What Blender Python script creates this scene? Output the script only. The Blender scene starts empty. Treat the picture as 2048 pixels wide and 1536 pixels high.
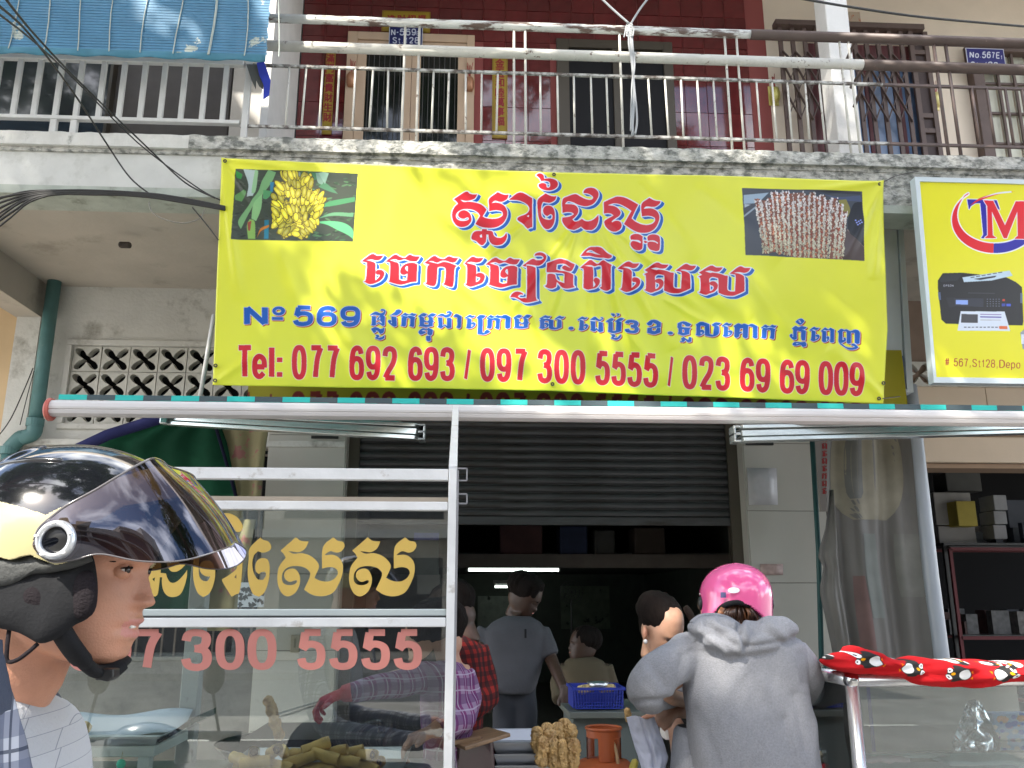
import bpy, bmesh, math, random
import numpy as np
from mathutils import Vector, Matrix, noise, geometry

# ---------------------------------------------------------------- camera, light, exposure
S = bpy.context.scene
COL = S.collection
rad = math.radians
CAM_Z = 1.5
YAW, PITCH, FPX = rad(3.0), rad(14.0), 1716.0
cam = bpy.data.cameras.new('camera')
cam.sensor_width = 36.0
cam.lens = FPX / 2048 * 36.0
cam.clip_start = 0.05
cam.clip_end = 400
cam_o = bpy.data.objects.new('camera', cam)
cam_o.location = (0, 0, CAM_Z)
cam_o.rotation_euler = (rad(90) + PITCH, 0, -YAW)
COL.objects.link(cam_o)
S.camera = cam_o

SUN_AZ, SUN_EL = rad(222), rad(47)      # direction towards the sun: measured from +Y clockwise
W = bpy.data.worlds.new('World')
S.world = W
W.use_nodes = True
wn = W.node_tree.nodes
wl = W.node_tree.links
bg = wn['Background']
sky = wn.new('ShaderNodeTexSky')
sky.sky_type = 'NISHITA'
sky.sun_disc = False
sky.sun_elevation = SUN_EL
sky.sun_rotation = SUN_AZ
sky.air_density = 1.0
sky.dust_density = 1.5
bg.inputs['Strength'].default_value = 0.15
tc = wn.new('ShaderNodeTexCoord')
mp = wn.new('ShaderNodeMapping'); mp.inputs['Scale'].default_value = (1, 1, 2.2)
cn = wn.new('ShaderNodeTexNoise'); cn.inputs['Scale'].default_value = 2.6; cn.inputs['Detail'].default_value = 7
cr = wn.new('ShaderNodeValToRGB'); cr.color_ramp.elements[0].position = .45; cr.color_ramp.elements[1].position = .62
cmx = wn.new('ShaderNodeMix'); cmx.data_type = 'RGBA'
wl.new(tc.outputs['Generated'], mp.inputs[0]); wl.new(mp.outputs[0], cn.inputs['Vector'])
wl.new(cn.outputs[0], cr.inputs[0]); wl.new(cr.outputs[0], cmx.inputs['Factor'])
wl.new(sky.outputs[0], cmx.inputs['A']); cmx.inputs['B'].default_value = (13.0, 13.2, 13.6, 1)
wl.new(cmx.outputs['Result'], bg.inputs['Color'])
sl = bpy.data.lights.new('sun', 'SUN')
sl.energy = 4.0
sl.angle = rad(0.6)
sl.color = (1.0, 0.94, 0.84)
so = bpy.data.objects.new('sun', sl)
sun_to = Vector((math.sin(SUN_AZ) * math.cos(SUN_EL), math.cos(SUN_AZ) * math.cos(SUN_EL), math.sin(SUN_EL)))
so.rotation_euler = sun_to.to_track_quat('Z', 'Y').to_euler()
COL.objects.link(so)
S.view_settings.view_transform = 'Standard'
S.view_settings.look = 'None'
S.view_settings.gamma = 1
S.view_settings.use_curve_mapping = False
S.view_settings.exposure = 1.5
S.render.engine = 'CYCLES'
S.cycles.use_denoising = True
S.cycles.max_bounces = 10
S.cycles.transparent_max_bounces = 24
S.cycles.sample_clamp_indirect = 6
S.render.film_transparent = False

# ---------------------------------------------------------------- helpers
RM = cam_o.rotation_euler.to_matrix()
def ray(px, py):
    return RM @ Vector(((px - 1024) / FPX, (768 - py) / FPX, -1))
def P(px, py, Y):
    d = ray(px, py)
    t = Y / d.y
    return Vector((d.x * t, Y, CAM_Z + d.z * t))
def PZ(px, py, z):
    d = ray(px, py)
    t = (z - CAM_Z) / d.z
    return Vector((d.x * t, d.y * t, z))
def project(v):
    l = RM.transposed() @ (Vector(v) - Vector((0, 0, CAM_Z)))
    return 1024 + FPX * l.x / -l.z, 768 - FPX * l.y / -l.z
rng = random.Random(7)
R = rng.uniform

MATS = {}
def mat(name, col, rough=.6, metal=0, spec=.5, var=0, vscale=6, bump=0, bscale=40, dirt=None, dscale=3, dpos=(.5, .7), stretch=(1, 1, 1), coat=0, trans=0):
    """procedural Principled material with colour variation, optional dirt layer and bump, in object space"""
    if name in MATS: return MATS[name]
    m = bpy.data.materials.new(name)
    m.use_nodes = True
    n, l = m.node_tree.nodes, m.node_tree.links
    b = n['Principled BSDF']
    b.inputs['Roughness'].default_value = rough
    b.inputs['Metallic'].default_value = metal
    b.inputs['Specular IOR Level'].default_value = spec
    b.inputs['Coat Weight'].default_value = coat
    c4 = (*col, 1)
    out = None
    t = n.new('ShaderNodeTexCoord'); mpn = n.new('ShaderNodeMapping'); mpn.inputs['Scale'].default_value = stretch
    l.new(t.outputs['Object'], mpn.inputs[0])
    if var:
        nz = n.new('ShaderNodeTexNoise'); nz.inputs['Scale'].default_value = vscale; nz.inputs['Detail'].default_value = 5
        l.new(mpn.outputs[0], nz.inputs['Vector'])
        mr = n.new('ShaderNodeMapRange'); mr.inputs[1].default_value = .3; mr.inputs[2].default_value = .7
        mr.inputs[3].default_value = 1 - var; mr.inputs[4].default_value = 1 + var
        l.new(nz.outputs[0], mr.inputs[0])
        mx = n.new('ShaderNodeMix'); mx.data_type = 'RGBA'; mx.blend_type = 'MULTIPLY'; mx.inputs['Factor'].default_value = 1
        mx.inputs['A'].default_value = c4
        l.new(mr.outputs[0], mx.inputs['B'])
        out = mx.outputs['Result']
    if dirt:
        nz = n.new('ShaderNodeTexNoise'); nz.inputs['Scale'].default_value = dscale; nz.inputs['Detail'].default_value = 9; nz.inputs['Roughness'].default_value = .68
        l.new(mpn.outputs[0], nz.inputs['Vector'])
        rp = n.new('ShaderNodeValToRGB'); rp.color_ramp.elements[0].position = dpos[0]; rp.color_ramp.elements[1].position = dpos[1]
        l.new(nz.outputs[0], rp.inputs[0])
        mx = n.new('ShaderNodeMix'); mx.data_type = 'RGBA'
        l.new(rp.outputs[0], mx.inputs['Factor'])
        if out: l.new(out, mx.inputs['A'])
        else: mx.inputs['A'].default_value = c4
        mx.inputs['B'].default_value = (*dirt, 1)
        out = mx.outputs['Result']
    if out: l.new(out, b.inputs['Base Color'])
    else: b.inputs['Base Color'].default_value = c4
    if bump:
        nz = n.new('ShaderNodeTexNoise'); nz.inputs['Scale'].default_value = bscale; nz.inputs['Detail'].default_value = 6
        l.new(mpn.outputs[0], nz.inputs['Vector'])
        bp = n.new('ShaderNodeBump'); bp.inputs['Strength'].default_value = bump; bp.inputs['Distance'].default_value = .02
        l.new(nz.outputs[0], bp.inputs['Height']); l.new(bp.outputs[0], b.inputs['Normal'])
    if trans:
        tr = n.new('ShaderNodeBsdfTranslucent'); tr.inputs[0].default_value = c4
        if out: l.new(out, tr.inputs[0])
        ms = n.new('ShaderNodeMixShader'); ms.inputs[0].default_value = trans
        l.new(b.outputs[0], ms.inputs[1]); l.new(tr.outputs[0], ms.inputs[2]); l.new(ms.outputs[0], n['Material Output'].inputs[0])
    MATS[name] = m
    return m
def glass(name, tint=(.9, .95, .93), refl=2.2, dust=.04, rough=0.0, dustcol=(.5, .52, .5)):
    m = bpy.data.materials.new(name); m.use_nodes = True
    n, l = m.node_tree.nodes, m.node_tree.links
    n.remove(n['Principled BSDF'])
    tr = n.new('ShaderNodeBsdfTransparent'); tr.inputs[0].default_value = (*tint, 1)
    df = n.new('ShaderNodeBsdfDiffuse'); df.inputs[0].default_value = (*dustcol, 1)
    gl = n.new('ShaderNodeBsdfGlossy'); gl.inputs['Roughness'].default_value = rough
    fr = n.new('ShaderNodeFresnel'); fr.inputs[0].default_value = 1.5
    mu = n.new('ShaderNodeMath'); mu.operation = 'MULTIPLY'; mu.inputs[1].default_value = refl; mu.use_clamp = True
    l.new(fr.outputs[0], mu.inputs[0])
    a = n.new('ShaderNodeMixShader'); l.new(tr.outputs[0], a.inputs[1]); l.new(df.outputs[0], a.inputs[2])
    nz = n.new('ShaderNodeTexNoise'); nz.inputs['Scale'].default_value = 5; nz.inputs['Detail'].default_value = 6
    mr = n.new('ShaderNodeMapRange'); mr.inputs[3].default_value = 0; mr.inputs[4].default_value = dust * 2
    l.new(nz.outputs[0], mr.inputs[0]); l.new(mr.outputs[0], a.inputs[0])
    bb = n.new('ShaderNodeMixShader'); l.new(mu.outputs[0], bb.inputs[0]); l.new(a.outputs[0], bb.inputs[1]); l.new(gl.outputs[0], bb.inputs[2])
    l.new(bb.outputs[0], n['Material Output'].inputs[0])
    MATS[name] = m
    return m

def wloc(o):
    v = Vector((0, 0, 0))
    while o is not None:
        v = v + o.location; o = o.parent
    return v
def tag(o, label=None, cat=None, group=None, kind=None):
    if label: o['label'] = label
    if cat: o['category'] = cat
    if group: o['group'] = group
    if kind: o['kind'] = kind
    return o
def thing(name, label, cat, loc=(0, 0, 0), group=None):
    o = bpy.data.objects.new(name, None); o.empty_display_size = .1
    COL.objects.link(o); o.location = Vector(loc)
    return tag(o, label, cat, group)
class MB:
    """collects geometry in world coordinates; build() links it as ONE mesh object"""
    def __init__(s): s.v = []; s.f = []; s.mi = []
    def add(s, vs, fs, mi=0):
        b = len(s.v); s.v += [tuple(v) for v in vs]
        for f in fs: s.f.append(tuple(i + b for i in f)); s.mi.append(mi)
        return s
    def box(s, lo, hi, mi=0, rot=None, c=None):
        x0, y0, z0 = lo; x1, y1, z1 = hi
        vs = [Vector(p) for p in ((x0, y0, z0), (x1, y0, z0), (x1, y1, z0), (x0, y1, z0), (x0, y0, z1), (x1, y0, z1), (x1, y1, z1), (x0, y1, z1))]
        if rot is not None:
            c = Vector(c) if c is not None else sum(vs, Vector()) / 8
            vs = [rot @ (v - c) + c for v in vs]
        return s.add(vs, [(0, 3, 2, 1), (4, 5, 6, 7), (0, 1, 5, 4), (1, 2, 6, 5), (2, 3, 7, 6), (3, 0, 4, 7)], mi)
    def cbox(s, c, size, rot=None, mi=0):
        c = Vector(c); h = Vector(size) / 2
        return s.box(c - h, c + h, mi, rot, c)
    def bar(s, a, b, w, h=None, mi=0, up=(0, 0, 1)):
        a, b = Vector(a), Vector(b); h = h or w
        d = (b - a).normalized(); up = Vector(up)
        x = d.cross(up)
        if x.length < 1e-4: x = d.cross(Vector((0, 1, 0)))
        x.normalize(); y = x.cross(d)
        vs = [p + x * sx * w / 2 + y * sy * h / 2 for p in (a, b) for sx, sy in ((-1, -1), (1, -1), (1, 1), (-1, 1))]
        return s.add(vs, [(0, 3, 2, 1), (4, 5, 6, 7), (0, 1, 5, 4), (1, 2, 6, 5), (2, 3, 7, 6), (3, 0, 4, 7)], mi)
    def tube(s, pts, r, n=10, mi=0, caps=True, closed=False, sq=1.0):
        pts = [Vector(p) for p in pts]; N = len(pts)
        rr = r if isinstance(r, (list, tuple)) else [r] * N
        vs = []; prev = None
        for i, p in enumerate(pts):
            a = pts[i - 1] if i > 0 else (pts[-1] if closed else p); b = pts[i + 1] if i < N - 1 else (pts[0] if closed else p)
            d = (b - a)
            if d.length < 1e-9: d = Vector((0, 0, 1))
            d.normalize()
            if prev is None:
                x = d.cross(Vector((0, 0, 1)))
                if x.length < .05: x = d.cross(Vector((0, 1, 0)))
            else:
                x = prev - d * prev.dot(d)
            x.normalize(); prev = x; y = d.cross(x)
            for k in range(n):
                t = 2 * math.pi * k / n
                vs.append(p + x * math.cos(t) * rr[i] + y * math.sin(t) * rr[i] * sq)
        fs = []
        for i in range(N - 1 if not closed else N):
            j = (i + 1) % N
            for k in range(n):
                k2 = (k + 1) % n
                fs.append((i * n + k, i * n + k2, j * n + k2, j * n + k))
        if caps and not closed:
            fs.append(tuple(range(n - 1, -1, -1))); fs.append(tuple((N - 1) * n + k for k in range(n)))
        return s.add(vs, fs, mi)
    def lathe(s, c, prof, n=24, mi=0, axis=None):
        """prof: list of (r, h) along axis (default z)"""
        c = Vector(c); q = axis if axis is not None else Matrix.Identity(3)
        vs = [c + q @ Vector((r * math.cos(2 * math.pi * k / n), r * math.sin(2 * math.pi * k / n), h)) for r, h in prof for k in range(n)]
        fs = []
        for i in range(len(prof) - 1):
            for k in range(n):
                k2 = (k + 1) % n
                fs.append((i * n + k, i * n + k2, (i + 1) * n + k2, (i + 1) * n + k))
        return s.add(vs, fs, mi)
    def ell(s, c, r, n=20, m=12, rot=None, mi=0):
        c = Vector(c); vs = []; fs = []
        for i in range(m + 1):
            a = math.pi * i / m
            for k in range(n):
                t = 2 * math.pi * k / n
                v = Vector((r[0] * math.sin(a) * math.cos(t), r[1] * math.sin(a) * math.sin(t), r[2] * math.cos(a)))
                vs.append(c + (rot @ v if rot is not None else v))
        for i in range(m):
            for k in range(n):
                k2 = (k + 1) % n
                fs.append((i * n + k, (i + 1) * n + k, (i + 1) * n + k2, i * n + k2))
        return s.add(vs, fs, mi)
    def grid(s, fn, nu, nv, mi=0, closeu=False):
        vs = [fn(i / (nu if closeu else nu - 1), j / (nv - 1)) for j in range(nv) for i in range(nu)]
        fs = []
        for j in range(nv - 1):
            for i in range(nu if closeu else nu - 1):
                i2 = (i + 1) % nu
                fs.append((j * nu + i, j * nu + i2, (j + 1) * nu + i2, (j + 1) * nu + i))
        return s.add(vs, fs, mi)
    def prism(s, pts, off, mi=0):
        """pts: planar polygon (world), extruded by vector off"""
        pts = [Vector(p) for p in pts]; off = Vector(off); n = len(pts)
        tri = geometry.tessellate_polygon([pts])
        vs = pts + [p + off for p in pts]
        fs = [tuple(t) for t in tri] + [tuple(i + n for i in reversed(t)) for t in tri]
        fs += [(i, (i + 1) % n, (i + 1) % n + n, i + n) for i in range(n)]
        return s.add(vs, fs, mi)
    def build(s, name, m, parent=None, smooth=False, bevel=0, shell=0, sub=0, fix=True):
        me = bpy.data.meshes.new(name)
        o0 = wloc(parent) if parent is not None else Vector((0, 0, 0))
        me.from_pydata([tuple(Vector(v) - o0) for v in s.v], [], s.f)
        ms = m if isinstance(m, (list, tuple)) else [m]
        for x in ms: me.materials.append(x)
        if len(ms) > 1: me.polygons.foreach_set('material_index', s.mi)
        if fix:
            bm = bmesh.new(); bm.from_mesh(me)
            bmesh.ops.recalc_face_normals(bm, faces=bm.faces)
            bm.to_mesh(me); bm.free()
        o = bpy.data.objects.new(name, me); COL.objects.link(o)
        if parent is not None: o.parent = parent
        if bevel:
            b = o.modifiers.new('bevel', 'BEVEL'); b.width = bevel; b.segments = 2; b.limit_method = 'ANGLE'
        if shell:
            b = o.modifiers.new('shell', 'SOLIDIFY'); b.thickness = shell; b.offset = 0
        if sub:
            b = o.modifiers.new('sub', 'SUBSURF'); b.levels = sub; b.render_levels = sub
        if smooth: me.polygons.foreach_set('use_smooth', [True] * len(me.polygons))
        me.update()
        return o
def struct(o): o['kind'] = 'structure'; return o
def inst(src, loc, parent=None, rot=None, scale=None, name=None):
    """copy of a part sharing its mesh; loc in world"""
    o = src.copy(); COL.objects.link(o)
    if name: o.name = name
    o.parent = parent
    o.location = Vector(loc) - (wloc(parent) if parent is not None else Vector((0, 0, 0)))
    if rot: o.rotation_euler = rot
    if scale: o.scale = scale
    return o
def fuse(mb, name, m, parent, voxel=.012, smooth_it=6, post=None, sub=0):
    """joins overlapping volumes into one continuous skin (voxel remesh), optional per-vertex displacement"""
    o = mb.build(name, m, parent)
    r = o.modifiers.new('r', 'REMESH'); r.mode = 'VOXEL'; r.voxel_size = voxel
    if smooth_it:
        k = o.modifiers.new('s', 'SMOOTH'); k.iterations = smooth_it; k.factor = .5
    dg = bpy.context.evaluated_depsgraph_get(); dg.update()
    me = bpy.data.meshes.new_from_object(o.evaluated_get(dg))
    o.modifiers.clear(); old = o.data; o.data = me; bpy.data.meshes.remove(old)
    me.name = name
    if post:
        off = wloc(parent) if parent is not None else Vector((0, 0, 0))
        cn_ = [(v.co.copy(), v.normal.copy()) for v in me.vertices]
        me.vertices.foreach_set('co', [c for co, nr in cn_ for c in post(co + off, nr) - off])
    me.polygons.foreach_set('use_smooth', [True] * len(me.polygons))
    me.materials.clear()
    for x in (m if isinstance(m, (list, tuple)) else [m]): me.materials.append(x)
    me.update()
    if sub:
        b = o.modifiers.new('sub', 'SUBSURF'); b.levels = sub; b.render_levels = sub
    return o
def cr_pts(pts, k=6, closed=False):
    """Catmull-Rom through 2D/3D points"""
    pts = [Vector(p) for p in pts]; n = len(pts); out = []
    for i in range(n if closed else n - 1):
        p0 = pts[i - 1] if (i > 0 or closed) else pts[0]
        p1 = pts[i]; p2 = pts[(i + 1) % n]; p3 = pts[(i + 2) % n] if (i + 2 < n or closed) else pts[-1]
        for j in range(k):
            t = j / k
            out.append(.5 * ((2 * p1) + (p2 - p0) * t + (2 * p0 - 5 * p1 + 4 * p2 - p3) * t * t + (3 * p1 - p0 - 3 * p2 + p3) * t * t * t))
    if not closed: out.append(pts[-1])
    return out

# ---------------------------------------------------------------- print raster (flat lettering and posters)
def smooth_poly(pts, k=4):
    """closed outline: keeps sharp corners, rounds the rest"""
    pts = [Vector(p) for p in pts]; n = len(pts)
    corner = []
    for i in range(n):
        a = pts[i] - pts[i - 1]; b = pts[(i + 1) % n] - pts[i]
        corner.append(a.length < 1e-6 or b.length < 1e-6 or a.angle(b, 0) > rad(62))
    out = []
    for i in range(n):
        p1 = pts[i]; p2 = pts[(i + 1) % n]
        p0 = p1 - (p2 - p1) if corner[i] else pts[i - 1]
        p3 = p2 + (p2 - p1) if corner[(i + 1) % n] else pts[(i + 2) % n]
        for j in range(k):
            t = j / k
            q = .5 * ((2 * p1) + (p2 - p0) * t + (2 * p0 - 5 * p1 + 4 * p2 - p3) * t * t + (3 * p1 - p0 - 3 * p2 + p3) * t * t * t)
            out.append((q.x, q.y))
    return out
def pp(s):
    return [tuple(float(a) for a in t.split(',')) for t in s.split()]
def fill(mask, pts):
    """even-odd fill of a polygon in pixel coordinates into a boolean mask (toggles)"""
    H, Wd = mask.shape
    pts = np.array(pts, float)
    x0 = max(0, int(pts[:, 0].min()) - 1); x1 = min(Wd, int(pts[:, 0].max()) + 2)
    y0 = max(0, int(pts[:, 1].min()) - 1); y1 = min(H, int(pts[:, 1].max()) + 2)
    if x1 <= x0 or y1 <= y0: return
    acc = np.zeros((y1 - y0, x1 - x0), bool)
    xs = np.arange(x0, x1) + .5
    n = len(pts)
    for i in range(n):
        ax, ay = pts[i]; bx, by = pts[(i + 1) % n]
        if ay == by: continue
        if ay > by: ax, ay, bx, by = bx, by, ax, ay
        r0 = max(y0, int(math.ceil(ay - .5))); r1 = min(y1, int(math.ceil(by - .5)))
        if r1 <= r0: continue
        ys = np.arange(r0, r1) + .5
        xi = ax + (ys - ay) * (bx - ax) / (by - ay)
        acc[r0 - y0:r1 - y0] ^= xs[None, :] > xi[:, None]
    mask[y0:y1, x0:x1] ^= acc
def dilate(m, r):
    ri = int(math.ceil(r)); out = m.copy(); H, Wd = m.shape
    for dy in range(-ri, ri + 1):
        w = math.sqrt(max(0, r * r - dy * dy)); wi = int(w)
        if abs(dy) > r: continue
        src = m[max(0, -dy):H - max(0, dy)]
        row = src.copy()
        for dx in range(1, wi + 1):
            row[:, dx:] |= src[:, :-dx]; row[:, :-dx] |= src[:, dx:]
        out[max(0, dy):H - max(0, -dy)] |= row
    return out
def shift(m, dx, dy):
    out = np.zeros_like(m); H, Wd = m.shape
    out[max(0, dy):H + min(0, dy), max(0, dx):Wd + min(0, dx)] = m[max(0, -dy):H + min(0, -dy), max(0, -dx):Wd + min(0, -dx)]
    return out
def soft(m):
    f = m.astype(np.float32)
    g = f.copy(); g[1:] += f[:-1]; g[:-1] += f[1:]; f = g / 3
    g = f.copy(); g[:, 1:] += f[:, :-1]; g[:, :-1] += f[:, 1:]
    return np.clip(g / 3, 0, 1)
class Canvas:
    """a flat print: pixel raster laid over a world rectangle (x0..x1, z0..z1) at depth Y"""
    def __init__(s, x0, x1, z0, z1, Y, ppm, col):
        s.x0, s.x1, s.z0, s.z1, s.Y = x0, x1, z0, z1, Y
        s.w = int((x1 - x0) * ppm); s.h = int((z1 - z0) * ppm); s.ppm = ppm
        s.a = np.empty((s.h, s.w, 3), np.float32); s.a[:] = col
    def mask(s): return np.zeros((s.h, s.w), bool)
    def T(s, pts, ph=True):
        out = []
        for x, y in pts:
            p = P(x, y, s.Y)
            out.append(((p.x - s.x0) * s.ppm, (s.z1 - p.z) * s.ppm))
        return out
    def paint(s, m, col, a=1.0):
        f = (soft(m) if m.dtype == bool else m)[..., None] * a
        s.a = s.a * (1 - f) + np.array(col, np.float32) * f
    def win(s, outs):
        """even-odd fill of several outlines in a cropped window -> (slices, mask)"""
        qs = [s.T(o) for o in outs]
        xs = [p[0] for o in qs for p in o]; ys = [p[1] for o in qs for p in o]
        X0, X1 = max(0, int(min(xs)) - 2), min(s.w, int(max(xs)) + 3); Y0, Y1 = max(0, int(min(ys)) - 2), min(s.h, int(max(ys)) + 3)
        if X1 <= X0 or Y1 <= Y0: return (slice(0, 0), slice(0, 0)), np.zeros((0, 0), bool)
        w = np.zeros((Y1 - Y0, X1 - X0), bool)
        for o in qs: fill(w, [(p[0] - X0, p[1] - Y0) for p in o])
        return (slice(Y0, Y1), slice(X0, X1)), w
    def poly(s, pts, col, sm=False, a=1.0, clip=None):
        sl_, w = s.win([smooth_poly(pts) if sm else pts])
        if not w.size: return
        if clip is not None: w &= clip[sl_]
        f = soft(w)[..., None] * a
        s.a[sl_] = s.a[sl_] * (1 - f) + np.array(col, np.float32) * f
    def addm(s, m, outs):
        sl_, w = s.win(outs)
        m[sl_] |= w
    def material(s, name, rough=.45, spec=.5, trans=0, bump=0, var=.05, coat=0):
        img = bpy.data.images.new(name, s.w, s.h)
        px = np.ones((s.h, s.w, 4), np.float32); px[..., :3] = np.clip(s.a[::-1], 0, 1)
        img.pixels.foreach_set(px.ravel()); img.update(); img.pack()
        m = mat(name, (1, 1, 1), rough, spec=spec, coat=coat)
        n, l = m.node_tree.nodes, m.node_tree.links
        it = n.new('ShaderNodeTexImage'); it.image = img; it.interpolation = 'Linear'; it.extension = 'EXTEND'
        b = n['Principled BSDF']
        nz = n.new('ShaderNodeTexNoise'); nz.inputs['Scale'].default_value = 1.3; nz.inputs['Detail'].default_value = 6
        t = n.new('ShaderNodeTexCoord'); l.new(t.outputs['Object'], nz.inputs['Vector'])
        mr = n.new('ShaderNodeMapRange'); mr.inputs[1].default_value = .3; mr.inputs[2].default_value = .7; mr.inputs[3].default_value = 1 - var; mr.inputs[4].default_value = 1 + var
        l.new(nz.outputs[0], mr.inputs[0])
        mx = n.new('ShaderNodeMix'); mx.data_type = 'RGBA'; mx.blend_type = 'MULTIPLY'; mx.inputs['Factor'].default_value = 1
        l.new(it.outputs[0], mx.inputs['A']); l.new(mr.outputs[0], mx.inputs['B'])
        l.new(mx.outputs['Result'], b.inputs['Base Color'])
        if trans:
            tr = n.new('ShaderNodeBsdfTranslucent'); l.new(mx.outputs['Result'], tr.inputs[0])
            ms = n.new('ShaderNodeMixShader'); ms.inputs[0].default_value = trans
            l.new(b.outputs[0], ms.inputs[1]); l.new(tr.outputs[0], ms.inputs[2]); l.new(ms.outputs[0], n['Material Output'].inputs[0])
        return m
    def uv(s, o, yfun=None):
        me = o.data; off = wloc(o)
        uvl = me.uv_layers.new(name='print')
        for lp in me.loops:
            v = me.vertices[lp.vertex_index].co + off
            uvl.data[lp.index].uv = ((v.x - s.x0) / (s.x1 - s.x0), (v.z - s.z0) / (s.z1 - s.z0))

# stroke letters (heavy grotesque); x,y in 0..1 of the letter box, y down
EL = lambda cx, cy, rx, ry: [(cx + rx * math.copysign(abs(math.cos(t)) ** .8, math.cos(t)), cy + ry * math.copysign(abs(math.sin(t)) ** .8, math.sin(t))) for t in [2 * math.pi * i / 28 for i in range(29)]]
SIX = [[(.96, .2), (.84, .05), (.52, 0), (.18, .1), (.02, .38), (0, .68)], EL(.5, .68, .5, .32)]
GL = {
 '0': [EL(.5, .5, .5, .5)], '1': [[(.62, 0), (.62, 1)], [(.62, .04), (.42, .2), (.15, .28)]],
 '2': [[(.02, .26), (.12, .07), (.5, 0), (.9, .07), (.98, .28), (.8, .52), (.35, .78), (.04, 1)], [(.02, 1), (1, 1)]],
 '3': [[(.02, .24), (.14, .05), (.5, 0), (.88, .07), (.95, .25), (.8, .41), (.42, .46)], [(.42, .46), (.86, .52), (1, .72), (.88, .93), (.5, 1), (.12, .94), (0, .75)]],
 '4': [[(.75, 0), (.75, 1)], [(.72, 0), (0, .68)], [(0, .7), (1, .7)]],
 '5': [[(.97, 0), (.16, 0)], [(.22, 0), (.08, .47)], [(.06, .5), (.25, .38), (.55, .34), (.9, .43), (1, .67), (.88, .92), (.5, 1), (.12, .94), (0, .76)]],
 '6': SIX, '7': [[(0, 0), (1, 0)], [(.98, 0), (.62, .38), (.42, 1)]],
 '8': [EL(.5, .24, .43, .24), EL(.5, .73, .5, .27)], '9': [[(1 - x, 1 - y) for x, y in st] for st in SIX],
 'T': [[(0, 0), (1, 0)], [(.5, 0), (.5, 1)]], 'l': [[(.5, 0), (.5, 1)]], 'I': [[(.5, 0), (.5, 1)]],
 'e': [[(.05, .66), (1, .66)], [(1, .69), (.93, .42), (.5, .3), (.1, .42), (0, .66), (.1, .9), (.5, 1), (.93, .87)]],
 ':': [[(.5, .34), (.5, .5)], [(.5, .84), (.5, 1)]], '.': [[(.5, .85), (.5, 1)]], ',': [[(.5, .85), (.5, 1), (.3, 1.15)]],
 '/': [[(.9, 0), (.1, 1)]], '-': [[(.1, .5), (.9, .5)]],
 'N': [[(0, 1), (0, 0)], [(0, 0), (1, 1)], [(1, 1), (1, 0)]], 'M': [[(0, 1), (0, 0)], [(0, 0), (.5, 1)], [(.5, 1), (1, 0)], [(1, 0), (1, 1)]],
 'o': [EL(.5, .65, .5, .35)], 'S': [[(.95, .2), (.85, .05), (.5, 0), (.12, .07), (.05, .27), (.3, .43), (.7, .53), (1, .73), (.86, .95), (.5, 1), (.12, .94), (0, .76)]],
 't': [[(.5, .08), (.5, .85), (.6, 1), (.95, .98)], [(0, .32), (1, .32)]], 'E': [[(0, 0), (0, 1)], [(0, 0), (1, 0)], [(0, .48), (.9, .48)], [(0, 1), (1, 1)]],
 'P': [[(0, 1), (0, 0)], [(0, 0), (.6, 0), (1, .12), (1, .4), (.6, .52), (0, .52)]], 'O': [EL(.5, .5, .5, .5)],
 'D': [[(0, 0), (0, 1)], [(0, 0), (.5, 0), (.95, .2), (1, .5), (.95, .8), (.5, 1), (0, 1)]],
 'p': [[(0, .3), (0, 1.3)], EL(.5, .65, .5, .35)], '#': [[(.35, 0), (.2, 1)], [(.8, 0), (.65, 1)], [(0, .33), (1, .33)], [(0, .67), (1, .67)]],
 'r': [[(.1, .3), (.1, 1)], [(.1, .5), (.5, .32), (.9, .33)]], 'g': [EL(.5, .65, .5, .35), [(1, .3), (1, 1.1), (.5, 1.3), (.05, 1.2)]],
 'K': [[(0, 0), (0, 1)], [(1, 0), (0, .6)], [(.3, .45), (1, 1)]], 'A': [[(0, 1), (.5, 0)], [(.5, 0), (1, 1)], [(.2, .68), (.8, .68)]],
}
def strokes(ch, quad, tv, th, round_=False):
    """outline polygons of letter ch in quad(u,v)->point; tv,th = stroke weight as fraction of box width/height"""
    out = []
    for st in GL[ch]:
        pts = [Vector((tv / 2 + x * (1 - tv), th / 2 + y * (1 - th))) for x, y in st]
        if len(pts) > 2: pts = cr_pts(pts, 5)
        closed = (pts[0] - pts[-1]).length < 1e-5 and len(pts) > 5
        L, Rr = [], []
        n = len(pts)
        for i, p in enumerate(pts):
            a = pts[i - 1] if i else (pts[-2] if closed else pts[0]); b = pts[i + 1] if i < n - 1 else (pts[1] if closed else pts[-1])
            d = b - a
            dd = Vector((d.x / tv, d.y / th)); dd.normalize()
            nn = Vector((-dd.y * tv / 2, dd.x * th / 2))
            L.append(p + nn); Rr.append(p - nn)
            if not closed and i in (0, n - 1):
                pass
        if closed: out.append([quad(*q) for q in L]); out.append([quad(*q) for q in Rr])
        else: out.append([quad(*q) for q in L + Rr[::-1]])
    return out
def letter_mask(cv, m, ch, quad, tv, th):
    ps = strokes(ch, quad, tv, th)
    i = 0
    for st in GL[ch]:
        closed = abs(st[0][0] - st[-1][0]) + abs(st[0][1] - st[-1][1]) < 1e-5 and len(st) > 5
        k = 2 if closed else 1
        cv.addm(m, ps[i:i + k]); i += k
def text_line(cv, m, items, tv=.3, th=.15):
    """items: (char, x0, x1, ytop, ybot[, ytop_r, ybot_r]) in photo pixels"""
    for it in items:
        ch, x0, x1, y0, y1 = it[:5]
        dy = it[5] if len(it) > 5 else 0
        quad = lambda u, v: (x0 + u * (x1 - x0), y0 + v * (y1 - y0) + u * dy)
        k = th * ((x1 - x0) / max(x1 - x0, 1))
        letter_mask(cv, m, ch, quad, tv, k)
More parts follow.
